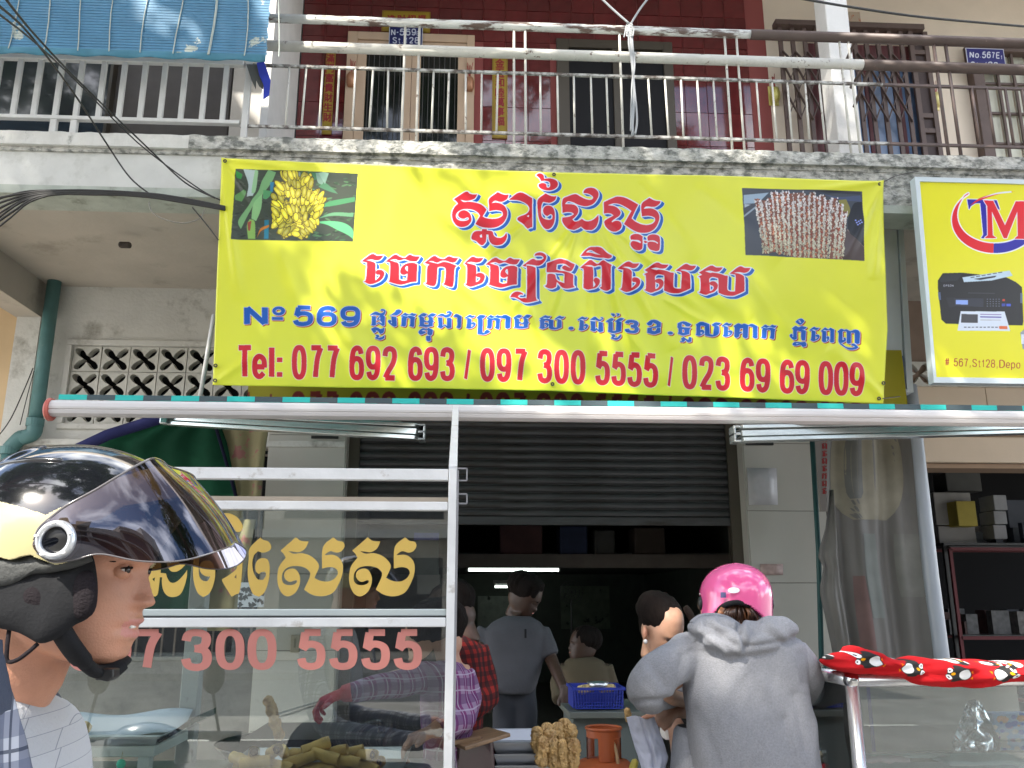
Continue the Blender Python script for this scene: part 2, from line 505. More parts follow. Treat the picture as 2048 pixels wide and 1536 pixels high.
# ---------------------------------------------------------------- traced Khmer lettering: (origin x, origin y, scale, outlines)
def G(ox, oy, s, *outs): return [[(ox + x / s, oy + y / s) for x, y in pp(o)] for o in outs]
LINE1 = [
 G(890, 340, 8.533, "150,505 355,375 420,410 485,424 550,420 510,490 430,525 350,533 260,515 320,555 400,548 540,570 640,615 710,690 680,740 640,805 700,835 800,850 900,840 975,800 985,750 960,715 880,700 800,706 752,718 752,600 756,498 900,385 970,420 1030,433 1085,428 1060,500 990,548 930,553 850,535 790,578 870,568 960,590 1030,650 1060,740 1040,840 980,930 880,990 760,1005 620,985 518,935 600,790 560,735 480,690 380,675 290,685 215,730 185,790 205,850 270,880 350,880 400,860 408,830 375,820 320,845 260,830 225,790 240,735 300,700 360,705 420,750 450,830 440,900 380,965 280,990 200,960 145,890 120,800 130,710 170,635 225,585 190,540"),
 G(890, 340, 8.533, "630,1025 710,1025 710,1050 805,1065 830,1130 880,1170 950,1175 1010,1140 1045,1090 1055,1150 1030,1230 970,1290 880,1305 800,1280 755,1220 742,1140 740,1118 703,1115 700,1210 690,1250 640,1300 590,1285 530,1230 460,1200 455,1150 480,1090 530,1060 630,1055", "590,1135 625,1110 635,1170 600,1170"),
 G(890, 340, 8.533, "1095,510 1280,390 1485,490 1485,960 1470,990 1410,1020 1360,970 1310,920 1240,870 1240,830 1290,800 1370,770 1420,730 1440,670 1410,610 1340,560 1240,525 1110,520", "1390,800 1435,780 1430,825"),
 G(890, 340, 8.533, "1585,515 1715,410 1780,445 1840,462 1900,460 1870,530 1800,570 1740,570 1670,555 1645,610 1635,700 1645,800 1690,850 1770,870 1825,850 1830,795 1800,765 1770,785 1740,805 1690,770 1670,710 1690,650 1745,622 1810,635 1855,690 1872,800 1855,920 1810,1000 1750,1030 1690,1010 1630,920 1590,800 1578,660"),
 G(890, 340, 8.533, "1555,95 1590,65 1640,65 1680,100 1690,160 1750,150 1830,155 1900,190 1925,250 1900,310 1830,350 1740,358 1650,335 1600,290 1600,250 1650,230 1710,240 1730,270 1730,300 1760,315 1790,290 1790,230 1760,200 1700,190 1640,195 1610,140"),
 G(1100, 340, 8.533, "210,525 300,465 430,425 520,470 620,515 700,520 735,490 720,455 650,415 570,405 575,365 620,325 700,310 770,330 820,390 820,460 780,540 720,600 630,632 560,630 470,605 400,570 320,550 280,560 250,597 350,600 430,620 475,680 470,750 430,810 375,862 420,905 480,895 540,855 590,890 650,905 720,880 780,830 820,780 820,860 790,970 730,1040 660,1055 590,1040 520,985 460,1025 390,1048 310,1030 240,960 205,890 208,830 300,820 360,800 405,770 360,740 280,735 210,750"),
 G(1100, 340, 8.533, "915,560 1040,500 1150,460 1280,480 1400,540 1500,600 1450,700 1385,840 1440,890 1540,940 1650,955 1740,930 1785,880 1780,830 1720,800 1640,795 1560,805 1560,590 1690,485 1760,525 1820,540 1885,540 1860,590 1800,635 1740,640 1640,630 1590,672 1720,665 1810,710 1855,790 1850,880 1800,990 1720,1060 1620,1090 1510,1085 1400,1040 1255,940 1385,710 1300,650 1180,590 1080,580 980,612 1100,630 1170,680 1200,740 1170,800 1110,840 1050,890 1050,915 1090,890 1150,880 1200,910 1215,970 1180,1040 1100,1075 1010,1050 940,980 920,900 960,860 1030,820 1080,790 1040,760 980,750 915,760"),
 G(1100, 340, 8.533, "1365,1150 1420,1115 1500,1112 1570,1150 1565,1340 1530,1390 1480,1400 1410,1370 1365,1310 1365,1270 1400,1240 1470,1245 1530,1270 1545,1250 1490,1215 1365,1215"),
 G(1100, 340, 8.533, "1655,1160 1700,1125 1780,1118 1860,1165 1860,1360 1820,1400 1760,1395 1690,1370 1655,1310 1660,1260 1700,1240 1780,1250 1825,1280 1835,1260 1760,1220 1660,1225"),
 G(1100, 340, 8.533, "1590,1240 1610,1225 1665,1250 1610,1270"),
]
gE = "115,290 290,170 380,200 490,195 440,260 370,280 290,262 185,272 270,290 340,320 355,380 350,600 365,610 400,580 430,540 420,520 380,520 360,495 365,460 400,440 460,445 500,480 500,530 460,600 380,650 260,680 150,630 190,600 210,340 190,310"
gCH = "525,300 680,185 760,215 850,240 935,185 1000,210 1110,215 1060,290 1000,300 930,290 850,262 760,282 690,258 590,277 680,305 750,350 755,600 820,625 890,615 900,500 850,525 800,515 775,480 790,410 850,350 930,325 1010,325 1065,350 1055,640 960,650 800,690 680,670 560,630 595,600 605,350 580,310"
gCHh = "880,375 905,382 905,475 870,440 858,410"
gK = "1185,325 1345,205 1430,240 1520,255 1600,210 1680,235 1765,240 1710,310 1640,315 1560,287 1480,285 1400,317 1320,290 1250,298 1330,315 1420,332 1500,307 1580,312 1660,340 1740,375 1700,430 1680,690 1630,730 1500,680 1535,640 1550,430 1480,385 1410,395 1385,670 1310,710 1190,670 1225,640 1235,400 1275,350"
gP = "400,600 590,455 680,485 760,520 860,455 950,500 1055,545 1025,600 1025,1030 960,1060 880,1050 800,1000 840,980 845,600 800,550 740,557 690,573 600,553 480,553 600,590 660,630 660,1005 700,970 710,930 675,870 690,820 740,800 800,840 800,900 760,970 690,1020 570,1045 480,1010 470,960 475,650 440,610"
gS = "890,575 1130,435 1240,470 1380,470 1320,540 1230,560 1120,535 1010,547 1120,582 1180,577 1320,600 1420,635 1480,640 1475,760 1475,920 1540,960 1630,960 1645,650 1600,610 1520,595 1720,450 1830,480 1950,480 1900,550 1820,580 1700,562 1600,577 1720,600 1800,640 1820,700 1825,950 1700,1010 1580,1050 1420,1040 1290,990 1290,720 1250,680 1160,665 1105,700 1105,780 1150,755 1220,760 1275,820 1265,900 1200,970 1100,1010 1010,1035 870,980 915,950 920,700 875,660 960,620"
gSh = "1112,800 1130,832 1180,850 1190,900 1150,950 1110,960"
def tpl(base, ref, dst):
    """re-use a traced outline: ref/dst = (x0,y0,x1,y1) boxes, base already in photo px"""
    (a0, b0, a1, b1), (c0, d0, c1, d1) = ref, dst
    return [[(c0 + (x - a0) / (a1 - a0) * (c1 - c0), d0 + (y - b0) / (b1 - b0) * (d1 - d0)) for x, y in o] for o in base]
def bbx(g):
    xs = [p[0] for o in g for p in o]; ys = [p[1] for o in g for p in o]
    return min(xs), min(ys), max(xs), max(ys)
TE = G(710, 490, 8.533, gE); TCH = G(710, 490, 8.533, gCH, gCHh); TK = G(710, 490, 8.533, gK)
TPp = G(1120, 480, 10.24, gP); TS = G(1310, 490, 10.24, gS, gSh)
def mv(g, dx, dy): return [[(x + dx, y + dy) for x, y in o] for o in g]
LINE2 = [TE, TCH, TK,
 G(930, 490, 8.533, "5,320 120,220 200,240 315,240 270,300 200,320 100,307 20,325 100,345 175,370 190,430 185,650 230,630 260,590 250,570 205,560 190,530 210,500 260,490 320,515 335,570 300,650 220,690 90,730 0,690 30,650 35,390 5,350"),
 mv(TCH, 220 - (525 - 350) / 8.533, (235 - 185) / 8.533),
 G(930, 490, 8.533, "975,375 1140,260 1210,280 1290,280 1340,250 1320,215 1270,200 1180,205 1200,170 1260,148 1330,160 1380,210 1370,280 1310,350 1240,375 1160,362 1060,352 1030,367 1130,380 1200,410 1205,900 1245,960 1100,995 1000,995 900,940 840,910 770,905 800,850 860,815 930,820 980,850 990,870 930,870 895,900 950,930 1020,920 1050,890 1055,430 1020,390"),
 G(930, 490, 8.533, "1390,340 1600,260 1740,300 1865,355 1840,420 1800,470 1720,465 1660,440 1650,400 1690,380 1750,400 1800,415 1730,370 1650,340 1560,350 1550,440 1640,470 1760,490 1840,530 1840,700 1870,740 1740,765 1640,740 1560,650 1545,740 1470,765 1400,750 1350,715 1390,690 1400,520 1460,510 1530,530 1550,600 1600,650 1690,675 1690,520 1600,495 1390,485"),
 G(1120, 480, 10.24, "415,355 500,250 600,190 720,175 840,205 930,280 1050,350 1040,385 980,410 900,410 700,380 520,360", "515,290 570,250 640,250 740,300 830,350 700,315 600,300"),
 TPp, mv(TE, (1165 / 10.24 + 1120) - (115 / 8.533 + 710), (470 / 10.24 + 480) - (170 / 8.533 + 490)),
 mv(TS, -1115 / 10.24, -43 / 10.24), TS]
a, b = 730, 600
def tE(x0, y0, x1, y1): return tpl(TE, bbx(TE), (x0, y0, x1, y1))
def tK(x0, y0, x1, y1): return tpl(TK, bbx(TK), (x0, y0, x1, y1))
def q(ox, oy, s, x0, y0, x1, y1): return ox + x0 / s, oy + y0 / s, ox + x1 / s, oy + y1 / s
gM = ("905,290 990,235 1060,250 1020,290 950,280 1010,310 1010,350 1060,375 1090,350 1090,300 1060,290 1140,235 1215,250 1170,290 1110,285 1160,310 1160,345 1180,375 1160,390 1160,450 1040,470 910,450 935,430 930,310", "1010,385 1040,385 1085,395 1085,430 1010,425")
LINE3 = [
 G(a, b, 8.533, "80,265 180,210 260,235 310,225 330,195 260,190 290,165 340,175 355,210 330,265 280,280 180,262"),
 G(a, b, 8.533, "118,280 190,285 190,420 235,385 300,410 250,350 205,350 215,320 260,280 310,275 345,290 340,440 300,450 235,410 160,445 100,430 120,410", "240,320 262,300 262,355"),
 G(a, b, 8.533, "105,500 170,470 230,485 270,505 335,475 320,560 260,590 225,540 180,525 200,545 155,575"),
 G(a, b, 8.533, "175,605 225,600 250,630 215,660 290,640 335,600 335,660 260,690 170,660 200,630"),
 G(a, b, 8.533, "425,280 520,210 530,185 580,172 625,190 610,230 540,275 500,265"),
 G(a, b, 8.533, "450,285 540,300 545,450 500,465 430,420 395,380 400,355 440,350 455,375 440,395 462,410"),
 tK(*q(a, b, 8.533, 605, 232, 880, 470)), G(a, b, 8.533, *gM),
 G(a, b, 8.533, "920,540 985,490 1060,505 1080,480 1160,515 1150,590 1110,610 1065,590 1070,520 1010,520 960,535 1030,545 1040,565 960,600 920,575"),
 G(a, b, 8.533, "1045,620 1120,615 1125,700 1080,710 1045,695"),
 G(a, b, 8.533, "1215,290 1310,240 1380,265 1450,235 1390,230 1400,205 1450,200 1485,225 1460,280 1390,310 1310,280"),
 G(a, b, 8.533, "1245,305 1320,310 1325,450 1360,425 1400,450 1400,320 1440,310 1480,330 1475,480 1410,490 1360,445 1300,490 1235,465 1255,440"),
 G(a, b, 8.533, "1500,290 1560,250 1650,290 1635,480 1600,495 1550,470 1575,450 1575,310"),
 tE(*q(a, b, 8.533, 1700, 265, 1885, 500)),
 G(940, 600, 8.533, "105,320 170,265 270,275 230,320 180,315 215,340 210,560 250,570 240,550 290,515 340,540 330,560 235,600 120,585 130,560 135,340"),
 tK(*q(940, 600, 8.533, 275, 268, 540, 505)),
 G(940, 600, 8.533, "500,310 590,265 690,305 685,480 640,500 600,485 605,330"),
 mv(G(a, b, 8.533, *gM), 210 - 173 / 8.533, 32 / 8.533),
 tpl(TS, bbx(TS), q(940, 600, 8.533, 1170, 280, 1610, 515)),
 [[(940 + (1720 + 45 * math.cos(t * .5)) / 8.533, 600 + (495 + 27 * math.sin(t * .5)) / 8.533) for t in range(13)]],
 tE(*q(1150, 610, 8.533, 30, 215, 215, 450)),
 G(1150, 610, 8.533, "245,270 330,220 400,260 460,250 420,225 470,220 470,260 410,290 330,270 330,285"),
 G(1150, 610, 8.533, "255,290 340,300 340,440 355,400 390,440 400,300 470,310 475,460 410,475 360,440 320,470 245,440 265,420"),
 G(1150, 610, 8.533, "515,290 610,235 660,250 620,290 560,285 640,300 640,450 690,450 700,300 670,290 760,240 830,255 780,290 730,285 785,310 780,460 650,490 545,460 560,440 565,310"),
 G(1150, 610, 8.533, "605,155 660,160 680,190 650,210 620,185"), G(1150, 610, 8.533, "690,155 750,165 750,195 700,210 715,180"),
 G(1150, 610, 8.533, "600,510 660,505 690,540 650,570 720,560 775,505 775,560 700,605 600,575 635,545"),
 G(1150, 610, 8.533, "1215,330 1280,275 1370,270 1460,310 1455,390 1360,402 1230,402 1380,372 1380,340 1320,310 1300,350 1250,360"),
 G(1150, 610, 8.533, "1230,402 1310,402 1305,440 1340,455 1370,445 1390,402 1450,400 1450,480 1340,510 1225,482"),
 [[(1150 + (1620 + 48 * math.cos(t * .5)) / 8.533, 610 + (487 + 27 * math.sin(t * .5)) / 8.533) for t in range(13)]],
 G(1150, 610, 8.533, "1745,320 1850,285 1980,330 1950,370 1880,370 1870,345 1820,320 1815,380 1980,400 1950,430 1950,500 1840,525 1745,490 1760,470 1760,410 1745,390", "1825,420 1860,425 1860,480 1825,475"),
 G(1150, 610, 8.533, "1800,580 1850,545 1890,580 1930,600 1940,550 1985,560 1980,630 1920,640 1880,600 1850,635 1775,630 1820,610"),
 G(1370, 610, 10.24, "205,415 320,355 490,400 500,600 570,620 590,450 530,420 620,365 730,380 680,420 620,415 690,450 680,600 560,655 400,630 400,440 310,430 310,520 350,510 390,540 380,590 290,640 205,615 225,590 225,430", "315,560 350,565 345,590 315,605"),
 tE(*q(1370, 610, 10.24, 735, 370, 960, 665)),
 G(1370, 610, 10.24, "985,440 1080,385 1150,405 1210,390 1300,420 1290,450 1280,670 1230,690 1175,660 1180,480 1120,490 1110,560 1160,550 1150,580 1110,600 1100,650 1050,685 1000,650 1010,480"),
 G(1370, 610, 10.24, "1280,430 1360,390 1480,440 1480,680 1430,690 1370,660 1385,640 1385,460"),
 tK(*q(1370, 610, 10.24, 1545, 410, 1870, 702)),
 G(1550, 610, 10.24, "410,350 470,300 540,285 600,330 560,380 500,410", "470,320 500,320 535,370 500,365"),
 G(1550, 610, 10.24, "330,495 410,435 480,460 540,435 650,460 600,500 540,500 630,530 620,720 570,730 530,700 530,550 460,535 440,550 440,700 380,720 310,670 290,620 330,595 360,620 340,650 365,655 360,510"),
 G(1550, 610, 10.24, "350,800 400,760 530,765 610,750 640,800 630,850 560,860 520,820 430,840 370,830", "420,790 500,785 440,805"),
 tE(*q(1550, 610, 10.24, 695, 452, 910, 742)), tpl(TPp, bbx(TPp), q(1550, 610, 10.24, 932, 465, 1225, 768)),
 G(1550, 610, 10.24, "1275,550 1350,490 1420,505 1470,495 1550,530 1650,500 1740,550 1740,780 1690,795 1640,770 1640,570 1560,560 1560,770 1520,790 1470,770 1470,560 1420,530 1385,540 1385,720 1420,700 1395,680 1430,660 1460,690 1440,740 1350,780 1300,750 1305,580"),
 G(1550, 610, 10.24, "1315,790 1360,785 1450,850 1560,870 1650,850 1600,830 1560,820 1580,790 1640,790 1720,860 1660,900 1540,915 1430,870"),
]
gsA = "590,250 740,120 790,155 865,160 830,230 770,265 720,260 665,255 720,280 800,275 880,300 940,350 965,410 920,515 980,545 1060,550 1120,520 1150,470 1130,425 1070,410 995,425 1005,215 1105,120 1150,155 1200,165 1215,205 1190,250 1140,270 1080,255 1040,275 1020,295 1100,290 1160,320 1195,380 1195,470 1160,570 1100,660 1000,695 900,680 820,630 880,490 850,430 790,405 720,400 650,420 610,470 605,540 640,580 700,585 745,565 750,540 730,540 680,555 640,530 625,490 640,450 690,425 740,435 775,490 780,560 750,640 700,685 650,695 600,660 565,580 560,490 580,400 640,320 620,280"
GOLD = [
 G(440, 1050, 4.876, "290,225 395,120 420,145 470,160 500,210 480,250 420,270 370,255 330,300 315,380 330,470 370,530 420,535 450,490 440,455 400,460 380,480 350,450 345,390 370,340 420,322 470,345 485,440 470,560 430,660 380,700 320,670 280,560 270,450 280,330"),
 G(440, 1050, 4.876, gsA), mv(G(440, 1050, 4.876, gsA), 700 / 4.876, 0),
 G(280, 1000, 7.315, "120,1100 180,980 220,930 290,880 310,960 300,1065 380,1075 400,1140 440,1200 500,1210 570,1170 650,1080 690,1020 685,1120 650,1260 590,1380 490,1420 400,1400 340,1320 320,1200 325,1130 290,1130 285,1200 260,1370 220,1415 150,1380 60,1250 80,1150", "180,1155 220,1130 210,1195"),
 G(280, 1000, 7.315, "385,920 400,860 460,825 530,850 560,900 600,940 670,940 600,1010 520,1050 440,1030"),
 G(280, 1000, 7.315, "780,900 800,700 930,590 1000,640 1080,650 1060,720 980,760 900,740 870,820 860,1000 870,1120 920,1180 990,1180 1035,1100 1020,1120 950,1110 890,1060 870,980 900,910 970,890 1040,900 1090,990 1100,1100 1070,1250 1010,1370 920,1420 840,1350 790,1200 775,1050"),
 G(280, 1000, 7.315, "1200,1160 1300,1100 1400,1020 1420,950 1380,850 1300,780 1150,740 1300,620 1500,680 1495,1000 1460,1330 1400,1380 1340,1415 1280,1320 1210,1200", "1380,1130 1410,1085 1410,1150"),
 G(280, 1000, 7.315, "1000,300 1100,220 1250,190 1350,210 1440,270 1500,370 1490,430 1440,470 1300,430 1100,420 1000,400"),
]
# ---------------------------------------------------------------- banner print
YB = 5.80
YEL = (.875, .875, .24)
RED = (.80, .11, .17); BLU = (.04, .33, .68); PALE = (.86, .88, .93)
bx = [P(425, 770, YB).x, P(1775, 800, YB).x]; bz = [P(1770, 812, YB).z, P(443, 310, YB).z]
CB = Canvas(bx[0] - .05, bx[1] + .05, bz[0] - .05, bz[1] + .05, YB, 600, YEL)
def glyph_mask(cv, lst, k=4):
    m = cv.mask()
    for g in lst:
        cv.addm(m, [smooth_poly(o, k) for o in g])
    return m
ppx = CB.ppm / (FPX / YB) * 1.03        # raster pixels per photo pixel
def layered(cv, m, fillc, out, outr, shc, dx, dy, shr=0, rimr=0, rim=PALE):
    k = ppx
    if shc is not None:
        sh = dilate(m, outr * k * .8)
        s2 = cv.mask()
        for t in range(1, 6): s2 |= shift(sh, int(dx * k * t / 5), int(dy * k * t / 5))
        if rimr: cv.paint(dilate(s2, rimr * k), rim)
        cv.paint(s2, shc)
    cv.paint(dilate(m, outr * k), out)
    cv.paint(m, fillc)
mA = glyph_mask(CB, LINE1 + LINE2)
layered(CB, mA, RED, PALE, 2.5, BLU, 6, 5, rimr=1.3)
mB = glyph_mask(CB, LINE3)
tv = .27
for it in [('N', 488, 536, 611, 652), ('5', 586, 627, 612, 653), ('6', 634, 674, 612.5, 653.5), ('9', 681, 721, 613, 654.5), ('3', 1248, 1277, 641, 668.5)]:
    ch, x0, x1, y0, y1 = it
    letter_mask(CB, mB, ch, lambda u, v: (x0 + u * (x1 - x0), y0 + v * (y1 - y0)), .25 if ch != '3' else .3, .2)
t = CB.mask()
for o in ([(557.5 + 13 * math.cos(i * .4), 622 + 9 * math.sin(i * .4)) for i in range(16)], [(557 + 5.5 * math.cos(i * .4), 622 + 3.6 * math.sin(i * .4)) for i in range(16)], [(544, 634), (566, 634.5), (566, 640), (544, 640)]): fill(t, CB.T(o))
mB |= t
layered(CB, mB, BLU, PALE, 1.3, (.62, .16, .12), 2.2, 2.0)
mC = CB.mask()
YT = ([475, 584, 963, 1190, 1364, 1560, 1726], [690, 690, 696, 702, 710.3, 718.6, 724.8], [757.7, 759.6, 763, 770.5, 778.5, 787, 792.8])
def ty(x): return float(np.interp(x, YT[0], YT[1])), float(np.interp(x, YT[0], YT[2]))
tel = [('T', 472, 507), ('e', 504, 534), ('l', 538, 549), (':', 554, 565)]
for s, xs in (('077', (584, 618, 651)), ('692', (699, 732, 765)), ('693', (816, 848, 880)), ('097', (960, 993, 1026)), ('3', (1074.5,)), ('00', (1108, 1141)), ('5555', (1190, 1222, 1254, 1286)),
              ('023', (1364, 1397, 1430)), ('69', (1479, 1511)), ('69', (1559, 1590)), ('009', (1637, 1668, 1699))):
    for c, x in zip(s, xs): tel.append((c, x, x + 29.5))
for c, x0, x1 in tel + [('/', 927, 943), ('/', 1334, 1347)]:
    y0, y1 = ty(x0); y0b, y1b = ty(x1)
    w = x1 - x0
    tvv = {'T': .29, 'e': .34, 'l': 1, ':': 1, '/': .38}.get(c, .34)
    letter_mask(CB, mC, c, lambda u, v: (x0 + u * w, (y0 + (y0b - y0) * u) * (1 - v) + (y1 + (y1b - y1) * u) * v), tvv, .155)
layered(CB, mC, RED, PALE, 1.3, None, 0, 0)
# picture of the banana bunch
def picbox(cv, quad, col):
    m = cv.mask(); fill(m, cv.T(quad)); cv.paint(m, col); return m
def clipm(cv, box, pts, col, sm=True, a=1.0):
    cv.poly(pts, col, sm, a, box)
def Z1(s): return [(460 + x / 7.585, 330 + y / 7.585) for x, y in pp(s)]
bm1 = picbox(CB, Z1("85,55 1940,130 1870,1175 25,1140"), (.24, .27, .22))
rr = random.Random(3)
sub = bm1.copy()
for i in range(420):
    x, y = rr.uniform(464, 716), rr.uniform(338, 484)
    g = rr.uniform(.15, .65) if x > 620 else rr.uniform(.12, .4)
    c = (g * .6, g * .95, g * .6) if x > 620 else (g * .95, g, g * .85)
    r1 = rr.uniform(2, 7); an = rr.uniform(-.6, .6)
    clipm(CB, bm1, [(x + r1 * math.cos(t) * math.cos(an) - r1 * .25 * math.sin(t) * math.sin(an), y + r1 * math.cos(t) * math.sin(an) + r1 * .25 * math.sin(t)) for t in [k * 1.05 for k in range(6)]], c, a=.6)
for s, c in (("200,60 420,80 400,330 350,480 260,490 280,300", (.72, .78, .77)), ("580,70 700,110 640,250 520,420 400,560 280,760 170,980 130,900 150,810 300,600 430,400 480,250", (.48, .68, .45)),
             ("490,440 480,680 400,860 330,820 350,640 420,520", (.55, .75, .50)), ("80,460 220,380 250,430 180,560 80,530", (.38, .58, .33)), ("90,80 190,140 170,220 100,190", (.2, .55, .25)),
             ("510,380 620,400 640,440 560,520 500,510", (.33, .60, .38)), ("380,60 430,90 390,400 330,440 340,300", (.55, .72, .52)), ("300,830 380,870 390,1130 280,1130 260,930", (.55, .72, .35)), ("270,880 330,850 310,1010 280,1000", (.6, .25, .2)),
             ("1310,700 1500,560 1900,490 1900,560 1600,620 1420,650 1310,740", (.28, .56, .36)), ("1310,880 1450,860 1700,880 1860,980 1880,1150 1800,1080 1620,990 1480,920", (.40, .75, .52)), ("1320,830 1560,730 1880,740 1870,800 1560,780", (.4, .62, .45)),
             ("1080,100 1330,120 1340,200 1130,300 1060,240", (.25, .45, .30)), ("1300,120 1500,130 1400,300 1330,260", (.5, .62, .55)), ("780,80 1070,110 1060,290 960,240 860,170", (.55, .6, .55)), ("1340,330 1440,260 1560,360 1640,440 1500,400", (.3, .5, .36)),
             ("610,260 670,260 650,420 610,400", (.2, .5, .65)), ("530,850 600,850 590,1130 520,1130", (.12, .45, .55)), ("1110,1100 1230,1010 1260,980 1200,1140", (.15, .4, .2)), ("410,1120 470,970 600,920 590,960 480,1010", (.75, .45, .15)), ("1340,120 1420,110 1500,130 1440,290", (.55, .68, .6))):
    clipm(CB, bm1, Z1(s), c, a=.92)
for i in range(230):
    v = rr.random(); yy = 150 + v * 930
    half = (200 + 200 * min(1, v * 3.2)) if v < .75 else 400 * (1 - (v - .75) * 2.4)
    cx = 1000 + 40 * math.sin(v * 3) - 30 * v
    x = cx + rr.uniform(-1, 1) * half * .9; y = yy
    ln = rr.uniform(62, 105); wd = rr.uniform(27, 42); an = -math.pi / 2 + (x - cx) / 400 * .9 + rr.uniform(-.3, .3)
    if v > .72: an += math.pi * (1 if x < cx else -1) * .35
    l = rr.uniform(.72, 1.08); lit = 1.15 if (x < 930 and 560 < y < 900) else 1
    for sc, cc in ((1.16, (.36 * l, .31 * l, .1)), (1, (min(1, .86 * l * lit), min(1, .80 * l * lit), .22 * l)), (.45, (min(1, .93 * l * lit), min(1, .9 * l * lit), .36))):
        o = [(460 + (x + ln * sc * math.cos(t) * math.cos(an) - wd * sc * math.sin(t) * math.sin(an)) / 7.585, 330 + (y + ln * sc * math.cos(t) * math.sin(an) + wd * sc * math.sin(t) * math.cos(an)) / 7.585) for t in [k * .7 for k in range(9)]]
        clipm(CB, bm1, o, cc, sm=False)
# picture of the fried banana sticks
def Z2(s): return [(1475 + x / 7.728, 365 + y / 7.728) for x, y in pp(s)]
bm2 = picbox(CB, Z2("65,90 1925,135 1955,1215 115,1130"), (.26, .28, .32))
for s, c in (("90,200 480,160 400,240 300,320 90,340", (.62, .70, .78)), ("100,340 200,350 100,400", (.7, .75, .8)), ("90,520 330,330 340,350 95,550", (.6, .65, .7)), ("1250,150 1550,220 1900,200 1930,300 1560,260", (.28, .32, .45)), ("1680,720 1960,1010 1955,1215 1560,1190", (.32, .26, .25)),
             ("1700,720 1960,990 1960,1020 1690,740", (.7, .6, .55)), ("1780,350 1920,300 1950,1000 1700,730", (.12, .13, .16)), ("1560,270 1680,260 1740,420 1700,540 1600,420", (.55, .52, .25)), ("500,100 1900,140 1900,190 1300,150", (.2, .2, .24))):
    clipm(CB, bm2, Z2(s), c, a=.9)
for k in range(7): clipm(CB, bm2, [(1475 + (1820 + k * 14 + 14 * math.cos(t)) / 7.728, 365 + (590 + (k * 37) % 90 + 14 * math.sin(t)) / 7.728) for t in range(7)], (.55, .6, .9), sm=False)
cols = [(300, 430, 260, 1110), (400, 470, 280, 1100), (500, 560, 240, 1090), (560, 640, 150, 1110), (640, 700, 170, 1080), (740, 760, 140, 1130), (820, 830, 170, 1150), (900, 920, 160, 1170), (980, 1000, 160, 1170), (1070, 1060, 200, 1170), (1150, 1130, 160, 1170), (1230, 1210, 220, 1180), (1310, 1290, 200, 1180), (1400, 1340, 270, 1180), (1500, 1450, 250, 1190), (1590, 1520, 340, 1190), (1650, 1570, 450, 1190)]
for xt, xb, y0, y1 in cols:
    clipm(CB, bm2, Z2("%d,%d %d,%d %d,%d %d,%d" % (xt - 45, y0, xt + 45, y0, xb + 45, y1, xb - 45, y1)), (.48, .30, .25), sm=False)
for k in range(3400):
    xt, xb, y0, y1 = rr.choice(cols); v = rr.random() ** .85
    side = rr.choice((-1, -1, 1, 1, 0)); x = xt + (xb - xt) * v + side * 36 + rr.uniform(-14, 14); y = y0 + (y1 - y0) * v + rr.uniform(-25, 10)
    if side == 0 and rr.random() < .7: c = rr.choice(((.66, .36, .26), (.75, .5, .38), (.55, .22, .18)))
    else:
        l = rr.uniform(.7, .93) - .16 * v; c = (l, l * .97, l * (.98 - .16 * v))
    r1 = rr.uniform(7, 17)
    m0 = [(1475 + (x + r1 * math.cos(t)) / 7.728, 365 + (y + r1 * 1.3 * math.sin(t)) / 7.728) for t in (0, 1.2, 2.4, 3.6, 4.9)]
    pq = CB.T(m0); xs = [p[0] for p in pq]; ys = [p[1] for p in pq]
    X0, X1, Y0, Y1 = int(min(xs)), int(max(xs)) + 1, int(min(ys)), int(max(ys)) + 1
    if X0 < 0 or Y0 < 0 or X1 >= CB.w or Y1 >= CB.h: continue
    w = np.zeros((Y1 - Y0, X1 - X0), bool); fill(w, [(p[0] - X0, p[1] - Y0) for p in pq]); w &= bm2[Y0:Y1, X0:X1]
    CB.a[Y0:Y1, X0:X1][w] = c
# ---------------------------------------------------------------- materials
M_asph = mat('asphalt', (.21, .205, .195), .85, var=.18, vscale=1.5, bump=.4, bscale=90)
M_conc = mat('pavement_concrete', (.30, .29, .27), .85, var=.2, vscale=3, bump=.3, bscale=60)
M_wallw = mat('white_wash', (.60, .59, .55), .85, var=.08, vscale=3, dirt=(.26, .245, .21), dscale=3.2, dpos=(.54, .74), bump=.3, bscale=30)
M_kerb = mat('weathered_slab', (.48, .47, .43), .9, var=.25, vscale=18, dirt=(.15, .155, .14), dscale=11, dpos=(.46, .60), bump=.7, bscale=25, stretch=(1, 1, 1.6))
M_kerbw = mat('whitewashed_slab', (.60, .59, .55), .9, var=.1, vscale=7, dirt=(.2, .2, .18), dscale=4, dpos=(.60, .68), bump=.5, bscale=25, stretch=(1, 1, .6))
M_beam = mat('beam_plaster', (.60, .60, .57), .85, var=.08, vscale=4, dirt=(.30, .30, .26), dscale=1.8, dpos=(.56, .8), bump=.3, bscale=18)
M_beamg = mat('mossy_plaster', (.40, .43, .38), .9, var=.15, vscale=6, dirt=(.2, .21, .17), dscale=5, dpos=(.55, .72), bump=.3, bscale=18)
M_soff = mat('soffit_plaster', (.44, .40, .345), .9, var=.09, vscale=2, dirt=(.20, .185, .15), dscale=1.8, dpos=(.56, .80), bump=.15, bscale=20)
M_cream = mat('cream_plaster', (.80, .70, .58), .85, var=.05, vscale=3, dirt=(.45, .38, .3), dscale=1.5, dpos=(.6, .9), bump=.1, bscale=20)
M_orange = mat('ochre_plaster', (.60, .44, .26), .85, var=.08, vscale=2, bump=.1, bscale=20)
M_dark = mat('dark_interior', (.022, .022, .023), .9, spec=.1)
M_tilew = mat('ivory_pillar_tile', (.50, .48, .43), .22, var=.05, vscale=2, dirt=(.3, .28, .24), dscale=2.5, dpos=(.6, .9))
M_redt = []
